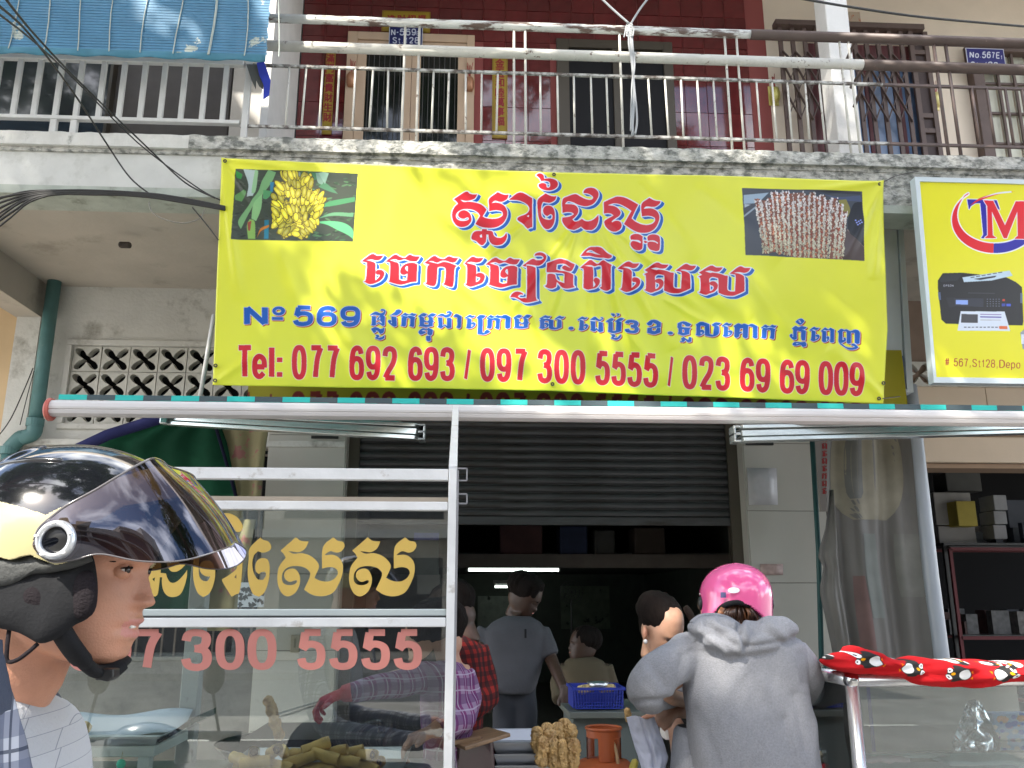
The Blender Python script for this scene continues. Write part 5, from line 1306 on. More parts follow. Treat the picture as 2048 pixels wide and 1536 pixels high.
for s_, c in (("540,710 570,665 690,662 960,690 1020,720 1056,750 1065,960 1060,985 590,975 562,950 540,760", (.075, .075, .09)), ("548,712 575,672 690,668 660,710 560,720", (.13, .14, .17)), ("690,690 980,648 1000,680 870,710 700,720", (.72, .80, .86)), ("760,700 900,680 890,690 800,706", (.15, .15, .18)),
              ("590,815 645,812 645,870 610,875", (.12, .12, .15)), ("640,818 820,820 820,872 645,866", (.16, .17, .22)), ("650,828 725,830 725,858 650,856", (.55, .65, .90)), ("540,780 556,782 560,830 545,828", (.3, .36, .5)), ("1046,785 1060,787 1060,850 1046,848", (.35, .4, .5)), ("725,783 890,787 890,792 725,788", (.22, .22, .25)),
              ("680,898 950,900 985,1020 660,1018", (.82, .85, .90)), ("685,915 785,918 785,970 682,968", (.25, .25, .27)), ("800,915 930,918 930,922 800,920", (.45, .35, .6)), ("800,930 930,932 930,938 800,936", (.3, .25, .6)), ("800,950 925,952 925,956 800,954", (.7, .7, .72)), ("915,990 965,990 968,1008 918,1008", (.85, .4, .2)),
              ("1046,1030 1069,1010 1100,1010 1100,1140 1060,1130", (.55, .58, .62)), ("1052,1040 1069,1040 1069,1100 1052,1100", (.85, .87, .9)), ("932,850 955,850 955,868 932,868", (.2, .25, .6)), ("960,852 988,852 988,868 960,868", (.25, .35, .8)), ("936,824 952,824 952,836 936,836", (.75, .2, .1))):
    C3.poly(Z3(s_), c)
for i in range(5):
    for j in range(4): C3.poly(Z3("%d,%d %d,%d %d,%d %d,%d" % (840 + i * 18, 822 + j * 14, 848 + i * 18, 822 + j * 14, 848 + i * 18, 827 + j * 14, 840 + i * 18, 827 + j * 14)), (.4, .42, .5))
for i in range(9): C3.poly(Z3("%d,%d %d,%d %d,%d %d,%d" % (700 + i * 24, 994, 716 + i * 24, 994, 716 + i * 24, 999, 700 + i * 24, 999)), (.3, .3, .32))
for i in range(6): C3.poly(Z3("%d,%d %d,%d %d,%d %d,%d" % (740 + i * 34, 690 - i * 6, 764 + i * 34, 686 - i * 6, 766 + i * 34, 690 - i * 6, 742 + i * 34, 694 - i * 6)), (.2, .2, .25))
lm = C3.mask()
for i, c in enumerate('EPSON'):
    x0 = 1887 + i * 4.2; letter_mask(C3, lm, c, lambda u, v: (x0 + u * 3.4, 569 + v * 4.6), .26, .2)
C3.paint(lm, (.7, .7, .75))
lm = C3.mask()
tx_ = 1890
for c, w_, y0, h in (('#', 9, 0, 15), (' ', 4, 0, 0), ('5', 8, 0, 16), ('6', 8, 0, 16), ('7', 8, 0, 16), (',', 4, 0, 16), ('S', 9, 0, 16), ('t', 5, 0, 16), ('1', 6, 0, 16), ('2', 8, 0, 16), ('8', 8, 0, 16), (',', 4, 0, 16), ('D', 11, 0, 16), ('e', 8, 0, 16), ('p', 8, 0, 16), ('o', 8, 0, 16)):
    if c != ' ':
        yy0 = 716 + (tx_ - 1890) * .035
        letter_mask(C3, lm, c, lambda u, v: (tx_ + u * w_, yy0 + v * h), .19, .09)
    tx_ += w_ + 2.3
C3.paint(lm, (.62, .12, .12))
tms = thing('printer_shop_sign', 'yellow signboard with a red and blue TM logo and a black printer', 'sign', P(1868, 765, YT_))
yq = [P(1871, 755, YT_), Vector((sx_r, YT_, P(1871, 755, YT_).z)), Vector((sx_r, YT_, P(1838, 364, YT_).z)), P(1838, 364, YT_)]
pn = quadbox(yq, YT_, YT_ + .04).build('sign_face', C3.material('printer_sign_print', rough=.3, var=.03), tms); C3.uv(pn)
M_tmf = mat('sign_frame_metal', (.60, .66, .68), .35, metal=.2)
o4 = [P(1866, 766, YT_), Vector((sx_r + .05, YT_, P(1866, 766, YT_).z)), Vector((sx_r + .05, YT_, P(1828, 355, YT_).z)), P(1828, 355, YT_)]
def framebar(a, b, w): return MB().bar((a[0], YT_ + .0, a[2]), (b[0], YT_ + .0, b[2]), .05, w, up=(0, 1, 0))
for k in range(4):
    a__, b__ = o4[k], o4[(k + 1) % 4]; c__, d__ = yq[k], yq[(k + 1) % 4]
    vs = [(p.x, yv, p.z) for yv in (YT_ - .012, YT_ + .06) for p in (a__, b__, d__, c__)]
    MB().add(vs, [(0, 1, 2, 3), (7, 6, 5, 4), (0, 4, 5, 1), (1, 5, 6, 2), (2, 6, 7, 3), (3, 7, 4, 0)]).build('frame_rail', M_tmf, tms)

# ================================================================ awning
YA = 3.5
aw = thing('retractable_awning', 'retracted teal striped awning with a long round front bar and folded arms', 'awning', P(1100, 820, YA))
al, ar = P(104, 802, YA), P(2048, 830, YA)
zA = (al.z + P(1000, 821, YA).z) / 2 - .026
x0, x1 = al.x, X(2230, 830, YA)
ral = .042
pf = [(y_ * .86, z_ * .86 + .004) for y_, z_ in [(-.0, .040), (-.022, .036), (-.036, .022), (-.042, .004), (-.040, -.006), (-.034, -.008), (-.034, -.013), (-.040, -.015), (-.034, -.028), (-.016, -.038), (.01, -.038), (.03, -.02), (.034, .01), (.02, .034)]]
m_ = MB(); n = len(pf)
m_.add([(x, YA + y, zA + z) for x in (x0, x1) for y, z in pf], [(i, (i + 1) % n, n + (i + 1) % n, n + i) for i in range(n)] + [tuple(range(n))] + [tuple(range(2 * n - 1, n - 1, -1))])
m_.build('front_bar', mat('awning_bar_enamel', (.62, .59, .57), .6, spec=.3, var=.05, dirt=(.38, .30, .27), dscale=6, dpos=(.62, .8), stretch=(.3, 1, 4)), aw)
MB().lathe((x0 + .006, YA, zA), [(0, 0), (.046, 0), (.048, .012), (.040, .02)], 20, axis=Matrix.Rotation(rad(-90), 3, 'Y')).build('end_cap', mat('red_end_cap', (.50, .12, .09), .5), aw, smooth=False)
M_teal = mat('teal_stripe_cloth', (.03, .50, .45), .7, trans=.12); M_dk = mat('slate_stripe_cloth', (.06, .09, .10), .7, trans=.08)
sw = (X(2048, 815, YA) - X(95, 788, YA)) / 36.6
zfr = zA + .061; zwall = Zz(1000, 840, YW - .1)
for k in range(39):
    xa = x0 + .03 + k * sw; xb_ = xa + sw - .0005
    if xb_ > x1: break
    MB().add([(xa, YA - .012, zA + .039), (xb_, YA - .012, zA + .039), (xb_, YA - .012, zfr), (xa, YA - .012, zfr), (xb_, YA + .03, zfr + .002), (xa, YA + .03, zfr + .002), (xb_, YW - .1, zwall), (xa, YW - .1, zwall)],
             [(0, 1, 2, 3), (3, 2, 4, 5), (5, 4, 6, 7)]).build('cloth_stripe', M_teal if k % 2 == 0 else M_dk, aw, fix=False)
M_arm = mat('galvanised_arm', (.50, .53, .52), .25, metal=.85, var=.1, vscale=14, stretch=(1, 1, 8))
def arm(pa, pb, w0):
    a_, b_ = Vector(pa), Vector(pb)
    h = w0
    for dz, hh in ((h * .34, h * .20), (0, h * .34), (-h * .36, h * .22)):
        MB().bar(a_ + Vector((0, 0, dz)), b_ + Vector((0, 0, dz)), h * (.9 if dz else .6), hh).build('arm_profile', M_arm, aw, bevel=.002)
arm(P(332, 836, 4.3), P(838, 864, 3.55), .075); arm(P(335, 829, 4.5), P(800, 846, 4.0), .05)
arm(P(2120, 852, 4.0), P(1478, 868, 3.45), .075); arm(P(1500, 861, 4.1), P(1810, 846, 4.4), .05)
for (px, py, Y, s) in ((844, 865, 3.54, 1), (1472, 869, 3.44, -1)):
    c0 = P(px, py, Y)
    MB().box(c0 + Vector((-.014, -.02, -.034)), c0 + Vector((.014, .05, -.026))).box(c0 + Vector((-.014, -.02, .026)), c0 + Vector((.014, .05, .034))).box(c0 + Vector((-.014, -.02, -.005)), c0 + Vector((.014, .05, .005))).box(c0 + Vector((.010 * s - .004, -.02, -.026)), c0 + Vector((.010 * s + .004, .05, .026))).build('arm_end', M_arm, aw, bevel=.002)
    MB().box(c0 + Vector((-.012, .03, -.026)), c0 + Vector((.006, .05, .026))).build('arm_socket', M_dark, aw)
for px, py, Y in ((330, 834, 4.25), (2100, 850, 4.0)):
    c0 = P(px, py, Y); MB().cbox(c0, (.035, .05, .075)).build('elbow_joint', M_arm, aw, bevel=.006)

# ================================================================ cables, ropes, wires
M_cab = mat('black_cable', (.022, .021, .020), .6)
def cable(name, label, pts, r, m=None, k=6, cat='cable'):
    return tag(MB().tube(cr_pts(pts, k), r, 7).build(name, m or M_cab, smooth=True), label, cat)
Yc = 5.78
bundle = thing('cable_bundle', 'thick sagging bundle of black cables under the left balcony beam', 'cable', P(200, 392, Yc))
offs = [(0, 0, .009), (3, 3, .008), (-4, 6, .009), (5, 9, .007), (-2, 11, .008), (2, -2, .006)]
for i, (dx, dy, r) in enumerate(offs):
    pts = [P(-30, 402 + dy * 4 + i * 3, Yc), P(40, 388 + dy * 1.6, Yc), P(100, 382 + dy * .8, Yc), P(180, 381 + dy * .6 + (i % 2) * 3, Yc), P(290, 387 + dy * .6, Yc), P(370, 398 + dy * .7, Yc), P(450, 414 + dy * .5, Yc)]
    MB().tube(cr_pts(pts, 6), r, 7).build('strand', M_cab, bundle, smooth=True)
cable('cable', 'black cable curving from the bundle down to the left edge under the beam', [P(-20, 455, Yc), P(30, 420, Yc), P(70, 396, Yc), P(120, 386, Yc)], .009)
cable('cable', 'second black cable curving below the first at the left edge', [P(-20, 468, Yc), P(20, 436, Yc), P(60, 404, Yc), P(110, 388, Yc)], .007)
cable('cable', 'thin wire crossing the blue blind and ending in the cable bundle', [P(-10, 5, 3.0), P(60, 70, 4.0), P(150, 190, 5.0), P(215, 290, 5.7), P(260, 355, Yc), P(305, 392, Yc)], .006)
cable('cable', 'thin wire crossing the blind above the first and running to the banner', [P(5, -10, 3.0), P(70, 70, 4.0), P(160, 165, 5.0), P(300, 300, 5.7), P(370, 365, Yc), P(430, 396, Yc)], .006)
cable('cable', 'thin wire running close beside the others to the banner corner', [P(-10, 22, 3.0), P(70, 85, 4.0), P(150, 160, 5.0), P(275, 285, 5.7), P(390, 372, Yc), P(440, 400, Yc)], .005)
cable('cable', 'loop of thin wire hanging below the cable bundle', [P(297, 404, Yc), P(305, 425, Yc), P(335, 441, Yc), P(372, 446, Yc), P(400, 436, Yc), P(410, 418, Yc)], .004, mat('dull_wire', (.2, .19, .16), .5))
cable('cable', 'thin wire slanting from the bundle to behind the banner', [P(385, 415, Yc), P(410, 445, Yc), P(437, 480, Yc)], .005)
cable('cable', 'dark wire crossing the top right corner above the balcony', [P(1590, -5, 5.0), P(1700, 14, 5.2), P(1850, 35, 5.4), P(2060, 54, 5.7)], .009)
cable('cable', 'two thin wires drooping beside the teal drain pipe', [P(66, 736, YW - .2), P(48, 780, YW - .2), P(20, 840, YW - .2), P(-10, 880, YW - .2)], .005)
cable('cable', 'thin wire close to the teal drain pipe', [P(68, 742, YW - .2), P(55, 790, YW - .2), P(40, 850, YW - .2)], .004)
M_rope = mat('grey_rope', (.40, .41, .42), .8)
rp = thing('tied_ropes', 'grey ropes tied round the railing and hanging down it in the middle', 'rope', P(1265, 200, 5.93))
for pts in ([(1198, -8), (1225, 18), (1258, 47)], [(1300, -8), (1280, 18), (1262, 47)], [(1258, 50), (1262, 80), (1266, 140), (1268, 200), (1264, 272)], [(1262, 48), (1266, 100), (1269, 130), (1264, 180), (1266, 270)], [(1257, 55), (1258, 90), (1263, 120), (1270, 190), (1274, 240), (1270, 268)], [(1260, 60), (1266, 150), (1263, 210), (1262, 262)]):
    MB().tube(cr_pts([P(x, y, 5.93) for x, y in pts], 6), .0085, 6).build('rope', M_rope, rp, smooth=True)
for k in range(5): MB().tube([P(1259 + 6 * math.cos(t), 50 + k * 5 + 3 * math.sin(t), 5.93 - .02 * math.cos(t)) for t in [i * .7 for i in range(9)]], .006, 6, closed=True).build('knot', M_rope, rp)
for pts in ([(1252, 52), (1250, 65), (1248, 74)], [(1263, 52), (1268, 60), (1266, 72)]): MB().tube([P(x, y, 5.9) for x, y in pts], .005, 5).build('rope_end', M_rope, rp)
# white conduit behind the banner
tag(MB().tube([P(428, 630, 6.1), P(400, 795, 6.1)], .016, 10).build('conduit', M_rclean, smooth=True), 'thin white conduit slanting down behind the banner edge', 'pipe')
tag(MB().cbox(P(250, 490, YF + .8), (.1, .06, .05)).build('broken_plaster', mat('broken_plaster', (.05, .04, .035), .9, var=.4), bevel=.02), 'broken dark stub in the soffit plaster', 'plaster')
# ================================================================ street trees and the far side of the street
M_leaf = mat('tree_leaf', (.055, .105, .028), .5, var=.35, vscale=2, trans=.3)
def street_tree(label, base, top, crowns, nleaf, seed):
    r_ = random.Random(seed); base = Vector(base); top = Vector(top)
    t = thing('street_tree', label, 'tree', base)
    tr = MB().tube(cr_pts([base, base.lerp(top, .35) + Vector((.1, .05, 0)), base.lerp(top, .7) + Vector((-.08, .1, 0)), top], 5), [.24 - .008 * i for i in range(16)], 12)
    for c, rx in crowns:
        c = Vector(c); tr.tube(cr_pts([top + Vector((0, 0, -.5)), top.lerp(c, .5) + Vector((0, 0, .2)), c], 4), [.12 - .011 * i for i in range(9)], 7)
        for k in range(6):
            d = Vector((r_.uniform(-1, 1), r_.uniform(-1, 1), r_.uniform(-.3, .8))).normalized() * rx[0] * .8
            tr.tube([c, c + d * .5 + Vector((0, 0, .1)), c + d], [.045, .03, .012], 5)
    tr.build('trunk', M_bark, t, smooth=True)
    nl = nleaf; V = np.zeros((nl * 4, 3), np.float32); n = 0
    tot = sum(rx[0] * rx[1] * rx[2] for _, rx in crowns)
    for c, rx in crowns:
        m_ = int(nl * rx[0] * rx[1] * rx[2] / tot); k = 0; tries = 0
        while k < m_ and tries < m_ * 9 and n < nl:
            tries += 1
            d = Vector((r_.gauss(0, 1), r_.gauss(0, 1), r_.gauss(0, 1))).normalized() * (r_.random() ** .36)
            p = Vector((c[0] + d.x * rx[0], c[1] + d.y * rx[1], c[2] + d.z * rx[2]))
            if noise.noise(p * .95 + Vector((seed, 0, 0))) + .45 * noise.noise(p * 2.6) < rx[3]: continue
            u = Vector((r_.gauss(0, 1), r_.gauss(0, 1), r_.gauss(0, .5))).normalized(); w_ = u.cross(Vector((r_.gauss(0, .4), r_.gauss(0, .4), 1))).normalized()
            s1, s2 = r_.uniform(.06, .11), r_.uniform(.03, .05)
            V[n * 4:n * 4 + 4] = [p - u * s1, p + w_ * s2, p + u * s1, p - w_ * s2]; n += 1; k += 1
    me = bpy.data.meshes.new('crown'); V = V[:n * 4] - np.array(base, np.float32)
    me.vertices.add(n * 4); me.vertices.foreach_set('co', V.ravel()); me.loops.add(n * 4); me.loops.foreach_set('vertex_index', np.arange(n * 4, dtype=np.int32))
    me.polygons.add(n); me.polygons.foreach_set('loop_start', np.arange(0, n * 4, 4, dtype=np.int32)); me.update(calc_edges=True)
    me.materials.append(M_leaf); o = bpy.data.objects.new('crown', me); COL.objects.link(o); o.parent = t; o['kind'] = 'stuff'
    return t
street_tree('broad street tree standing left of the camera and shading the shop front', (-4.6, .6, -.02), (-4.2, .4, 5.4),
            [((-4.5, 1.0, 7.6), (2.8, 2.0, 1.4, -.10)), ((-1.0, .6, 8.6), (2.6, 2.0, 1.3, .10)), ((-7.2, -2.5, 8.3), (2.8, 2.4, 1.6, -.10)), ((-1.0, -3.0, 9.8), (2.3, 2.4, 1.3, .10)), ((-4.7, -3.1, 9.9), (1.5, 1.1, .9, .16)), ((-8.0, 2.2, 11.0), (3.0, 2.6, 1.7, .05)), ((-1.6, 2.0, 11.4), (3.4, 2.6, 1.6, .15))], 76000, 3)
street_tree('smaller street tree standing right of the camera', (6.8, .2, -.02), (6.0, 0, 5.6),
            [((3.6, .2, 9.6), (2.2, 1.8, 1.2, .10)), ((7.6, -.6, 8.0), (2.6, 2.2, 1.5, -.04)), ((1.9, -1.8, 10.2), (2.4, 2.2, 1.2, -.02))], 20000, 8)
fcols = [(.45, .42, .36), (.38, .33, .27), (.5, .48, .44), (.42, .36, .28), (.36, .38, .36), (.48, .43, .37)]
for i in range(-4, 6):
    x0 = i * 5.2; hgt = 9 + (i * 37 % 5) * 1.1
    b_ = thing('shophouse_across', 'shophouse number %s from the left across the street, seen only in reflections' % ('one two three four five six seven eight nine ten'.split()[i + 4]), 'building', (x0 + 2.6, -17.6, 0), 'shophouses across the street')
    MB().box((x0, -24, 0), (x0 + 5.15, -17.8, hgt)).build('wall', mat('far_facade_%d' % (i % 6), fcols[i % 6], .85, var=.1), b_)
    for f in range(3):
        zz = .2 + f * 3.3
        if zz + 2.6 > hgt: continue
        MB().box((x0 + .5, -17.85, zz), (x0 + 4.6, -17.78, zz + 2.3)).build('opening', mat('far_opening', (.05, .05, .055), .4), b_)
        MB().box((x0, -18, zz + 2.75), (x0 + 5.15, -16.9, zz + 2.95)).build('balcony', mat('far_balcony', (.45, .44, .4), .8), b_)

# ================================================================ flat glyphs on glass
def curve_mesh(loops):
    cu = bpy.data.curves.new('c', 'CURVE'); cu.dimensions = '2D'; cu.fill_mode = 'BOTH'
    for pts in loops:
        s_ = cu.splines.new('POLY'); s_.points.add(len(pts) - 1)
        for i, p in enumerate(pts): s_.points[i].co = (p[0], p[1], 0, 1)
        s_.use_cyclic_u = True
    o = bpy.data.objects.new('c', cu); COL.objects.link(o)
    dg = bpy.context.evaluated_depsgraph_get(); dg.update()
    me = bpy.data.meshes.new_from_object(o.evaluated_get(dg)); bpy.data.objects.remove(o); bpy.data.curves.remove(cu)
    return me
def glyph_obj(name, groups, Y, m, parent):
    b = MB()
    for k, outs in enumerate(groups):
        me = curve_mesh([[(P(x, y, Y).x, P(x, y, Y).z) for x, y in o] for o in outs])
        b.add([(v.co.x, Y - k * .0003, v.co.y) for v in me.vertices], [tuple(p.vertices) for p in me.polygons]); bpy.data.meshes.remove(me)
    return b.build(name, m, parent)
# ================================================================ left glass cabinet
YCF, YCB = 2.4, 2.98
G1 = glass('cabinet_glass', tint=(.90, .94, .92), refl=2.9, dust=.006)
cab = thing('glass_display_cabinet', 'tall aluminium framed glass snack cabinet with gold Khmer letters and pink phone digits', 'cabinet', (X(450, 1500, YCF), YCF, 0))
cz = lambda y, Y=YCF: Zz(700, y, Y)
cxl = X(-260, 1200, YCF); cxr = X(893, 1200, YCF); cxo = X(914, 1200, YCF)
zbase = .98
MB().box((cxl, YCF, zbase), (cxo, YCB, zbase + .02)).build('base_board', M_alu, cab)
MB().box((cxl + .05, YCF + .03, .02), (cxo - .03, YCB - .03, zbase)).build('counter_body', mat('counter_steel', (.35, .36, .36), .4, metal=.6), cab)
pw = cxo - cxr
fp_ = MB().box((cxr, YCF - .012, 0), (cxo - .006, YCF + .028, cz(937))); fp_.build('post', M_aluw, cab, bevel=.002)
MB().box((cxo - .0058, YCF - .010, 0), (cxo, YCF + .026, cz(940))).build('post_dark_edge', mat('dark_grey_trim', (.22, .22, .23), .5), cab)  # narrow darker strip along the right edge of the post
MB().box((cxl, YCF - .010, cz(960)), (cxr - .001, YCF + .02, cz(937.5))).build('top_rail', M_aluw, cab, bevel=.002)
MB().box((cxl, YCF - .004, cz(1003)), (cxr - .001, YCF + .05, cz(994))).build('lid_rail', mat('tan_anodised', (.40, .34, .27), .4, metal=.5, var=.15), cab)
MB().box((cxl, YCF - .014, cz(1021)), (cxr - .001, YCF + .02, cz(1003.5))).build('case_rail', M_aluw, cab, bevel=.003)
MB().box((cxl, YCF - .002, cz(1232)), (cxr - .001, YCF + .02, cz(1218))).build('sliding_rail', mat('pale_glass_rail', (.50, .56, .55), .35, metal=.3), cab, bevel=.002)
MB().box((cxl, YCF - .014, cz(1254)), (cxr - .001, YCF + .02, cz(1235))).build('middle_rail', M_aluw, cab, bevel=.003)
MB().box((cxl, YCF - .006, cz(1235)), (cxr - .001, YCF + .016, cz(1232.2))).build('rail_groove', mat('rubber_black', (.02, .02, .02), .6), cab)
for z0, z1 in ((cz(1218), cz(1021)), (zbase + .02, cz(1254))): MB().box((cxl, YCF + .003, z0), (cxr, YCF + .006, z1)).build('glass_pane', G1, cab)
MB().box((cxo - .022, YCF + .03, zbase + .02), (cxo - .019, YCB - .03, cz(1021))).build('side_glass', G1, cab)
MB().box((cxo - .035, YCB - .03, 0), (cxo - .008, YCB, Zz(880, 1000, YCB))).build('post', M_aluw, cab, bevel=.002)
xb_p = X(385, 1300, YCB - .05)
MB().box((xb_p - .027, YCB - .05, 0), (xb_p + .027, YCB, Zz(500, 1012, YCB))).build('post', mat('worn_aluminium', (.52, .53, .51), .5, metal=.3, dirt=(.25, .24, .2), dscale=12, dpos=(.55, .7)), cab, bevel=.002)
MB().box((cxl, YCB - .03, Zz(600, 1012, YCB)), (cxo - .035, YCB, Zz(600, 1000, YCB))).build('back_rail', M_aluw, cab)
MB().box((cxl, YCF + .05, cz(1003)), (cxo - .03, YCB, cz(1003) + .004)).build('lid_glass', G1, cab)
for y0, y1 in ((937, 961), (988, 1007)):
    a_, b_ = P(914, y1, YCF), P(934, y0, YCF)
    MB().bar(a_, (b_.x, YCF, a_.z), .004).bar((a_.x, YCF, b_.z), b_, .004).bar((b_.x, YCF, a_.z), b_, .004).build('handle_loop', mat('dark_grey_trim', (.22, .22, .23), .5), cab)
MB().bar(P(906, 938, YCF + .02), P(911.5, 815, YA - .06), .024, .02).build('awning_prop', M_aluw, cab, bevel=.002)
M_gold = mat('gold_vinyl', (.56, .38, .085), .4, var=.12, vscale=4); M_pink = mat('salmon_vinyl', (.48, .18, .15), .45, var=.12, vscale=3)
for g in GOLD: glyph_obj('letter', [[smooth_poly(o, 4) for o in g]], YCF + .0015, M_gold, cab)
for c, x0, x1 in (('0', 134, 200), ('9', 199, 263), ('7', 268, 326), ('3', 362, 424), ('0', 431, 489), ('0', 495, 553), ('5', 594, 651), ('5', 658, 715), ('5', 722, 780), ('5', 787, 844)):
    ps = strokes(c, lambda u, v: (x0 + u * (x1 - x0), 1258 + v * (84 if x0 < 420 else 82)), .30, .17); out = []; i = 0
    for st in GL[c]:
        cl_ = abs(st[0][0] - st[-1][0]) + abs(st[0][1] - st[-1][1]) < 1e-5 and len(st) > 5; k = 2 if cl_ else 1; out.append(ps[i:i + k]); i += k
    glyph_obj('digit', out, YCF + .0015, M_pink, cab)
# things inside the cabinet
M_steel = mat('steel_tray', (.50, .51, .51), .28, metal=.85, var=.1, vscale=9)
def tray(label, x0, x1, yr, Y0, Y1, hgt=.035, m=None):
    zt2 = Zz((x0 + x1) / 2, yr, Y0); xa, xb_ = X(x0, yr, Y0), X(x1, yr, Y0)
    t = thing('metal_tray', label, 'tray', ((xa + xb_) / 2, (Y0 + Y1) / 2, zt2 - hgt)); m = m or M_steel; i_ = .012
    MB().box((xa + i_, Y0 + i_, zt2 - hgt), (xb_ - i_, Y1 - i_, zt2 - hgt + .003)).build('tray_floor', m, t)
    w = MB()
    def ringv(e, z): return [(xa + e, Y0 + e, z), (xb_ - e, Y0 + e, z), (xb_ - e, Y1 - e, z), (xa + e, Y1 - e, z)]
    w.add(ringv(i_, zt2 - hgt) + ringv(0, zt2) + ringv(-.008, zt2) + ringv(-.008, zt2 - .004) + ringv(.002, zt2 - .004) + ringv(i_ + .002, zt2 - hgt + .001), [(l * 4 + k, l * 4 + (k + 1) % 4, (l + 1) * 4 + (k + 1) % 4, (l + 1) * 4 + k) for l in range(5) for k in range(4)])
    w.build('tray_wall', m, t); return t, zt2 - hgt + .003
YI = 2.62
t1, zt1 = tray('shallow steel tray with two fried pieces behind the pink zero', 100, 316, 1474, YI, YI + .30)
tag(MB().grid(lambda u, v: P(96 + u * 290, 1424 + 8 * v + 4 * math.sin(u * 5) , YI + .30) + Vector((0, -.1 * v, -.045 * v + .006 * math.sin(u * 9))), 24, 6).build('tray_paper', mat('bluish_paper', (.52, .60, .66), .7, var=.05), smooth=True, shell=.001), 'bluish paper sheet lining the back of the steel tray', 'paper')
def lumpy(name, label, c, ax, r, L, m, seed, amp=.25, cat='snack', hollow=False, n=18, k=12):
    c = Vector(c); ax = Vector(ax).normalized(); q_ = ax.to_track_quat('Z', 'Y').to_matrix()
    b = MB()
    def f(u, v):
        a = u * 2 * math.pi; h = (v - .5) * L
        e = 1 if hollow else max(.02, 1 - abs(2 * v - 1) ** 6) ** .5
        rr2 = r * e * (1 + amp * noise.noise(Vector((math.cos(a) * 1.6, math.sin(a) * 1.6, h / r * .8 + seed * 7))) + amp * .5 * noise.noise(Vector((math.cos(a) * 5, math.sin(a) * 5, h / r * 3 + seed))) + (amp * .45 * noise.noise(Vector((math.cos(a) * 13, math.sin(a) * 13, h / r * 9 + seed))) if n > 20 else 0))
        return c + q_ @ Vector((rr2 * math.cos(a), rr2 * math.sin(a), h))
    b.grid(f, n, k, closeu=True)
    if hollow: b.grid(lambda u, v: c + (f(u, v) - c) * 1.0 - q_ @ Vector((math.cos(u * 2 * math.pi), math.sin(u * 2 * math.pi), 0)) * r * .22, n, k, closeu=True)
    o = b.build(name, m, smooth=True, fix=not hollow)
    if label: tag(o, label, cat)
    return o
M_fry = mat('fried_batter', (.46, .29, .11), .45, var=.3, vscale=30, dirt=(.32, .16, .05), dscale=22, dpos=(.52, .7), bump=.6, bscale=60)
M_fryp = mat('pale_batter', (.62, .45, .20), .6, var=.2, vscale=30, bump=.6, bscale=60)
M_roll = mat('spring_roll_skin', (.62, .41, .12), .45, var=.25, vscale=16, dirt=(.34, .2, .07), dscale=14, dpos=(.6, .75), bump=.25, bscale=30)
M_fill = mat('roll_filling', (.08, .035, .02), .6, var=.3)
lumpy('fried_snack', 'pale fried piece at the left of the steel tray', P(118, 1462, YI + .12) , (1, .3, .1), .016, .07, M_fryp, 1)
lumpy('fried_snack', 'larger pale fried piece lying in the steel tray', P(153, 1460, YI + .12), (1, .1, .25), .018, .085, M_fryp, 2)
st = thing('white_stand', 'small white stand carrying the steel tray inside the cabinet', 'stand', P(210, 1530, YI + .1))
a_, b_ = P(96, 1516, YI), P(310, 1492, YI)
MB().box((a_.x, YI, a_.z), (b_.x, YI + .3, b_.z)).build('top_board', mat('white_stand_paint', (.66, .70, .66), .5), st, bevel=.003)
for x in (100, 272): MB().box((X(x, 1530, YI), YI + .01, zbase + .02), (X(x + 24, 1530, YI), YI + .04, a_.z)).build('leg', mat('white_stand_paint', (.66, .70, .66), .5), st)
gp = P(242, 1528, YI - .02); hd = thing('green_pendant', 'small bright green fob hanging under the white stand', 'fob', gp)
MB().ell(gp, (.013, .006, .013), 14, 8).build('disc', mat('fob_green', (.0, .55, .35), .4), hd, smooth=True); MB().tube([gp + Vector((0, 0, .012)), gp + Vector((.001, 0, .032))], .001, 5).build('string', mat('fob_string', (.4, .38, .2), .8), hd)
tag(MB().prism([P(x, y, YI + .02) for x, y in ((316, 1484), (382, 1437), (382, 1450), (318, 1487))], (0, .25, 0)).build('glass_shelf', glass('thick_teal_glass', tint=(.25, .5, .45), refl=2, dust=.05)), 'thick teal edged glass shelf beside the steel tray', 'shelf')
t2, zt2 = tray('wide steel tray heaped with rolled snacks at the bottom of the cabinet', 440, 800, 1540, 2.5, 2.86)
rrr = random.Random(5)
rolls = [(513, 1524, .95, .25), (548, 1503, .35, .9), (508, 1505, .2, 1.0), (575, 1512, .5, .8), (600, 1520, 1, .15), (632, 1493, .9, -.35), (610, 1508, 1, .1), (588, 1538, 1, .3), (650, 1512, 1, .2), (690, 1522, .9, .3), (668, 1505, .9, .2), (700, 1506, 1, .1), (735, 1510, .45, .8), (725, 1532, .9, .4), (484, 1520, .7, .6), (750, 1530, .4, .9), (560, 1533, .8, .5), (640, 1536, 1, .1), (500, 1540, .9, .2), (670, 1545, .9, .2), (545, 1548, .8, .3)]
ordn = 'first second third fourth fifth sixth seventh eighth ninth tenth eleventh twelfth thirteenth fourteenth fifteenth sixteenth seventeenth eighteenth nineteenth twentieth twenty-first'.split()
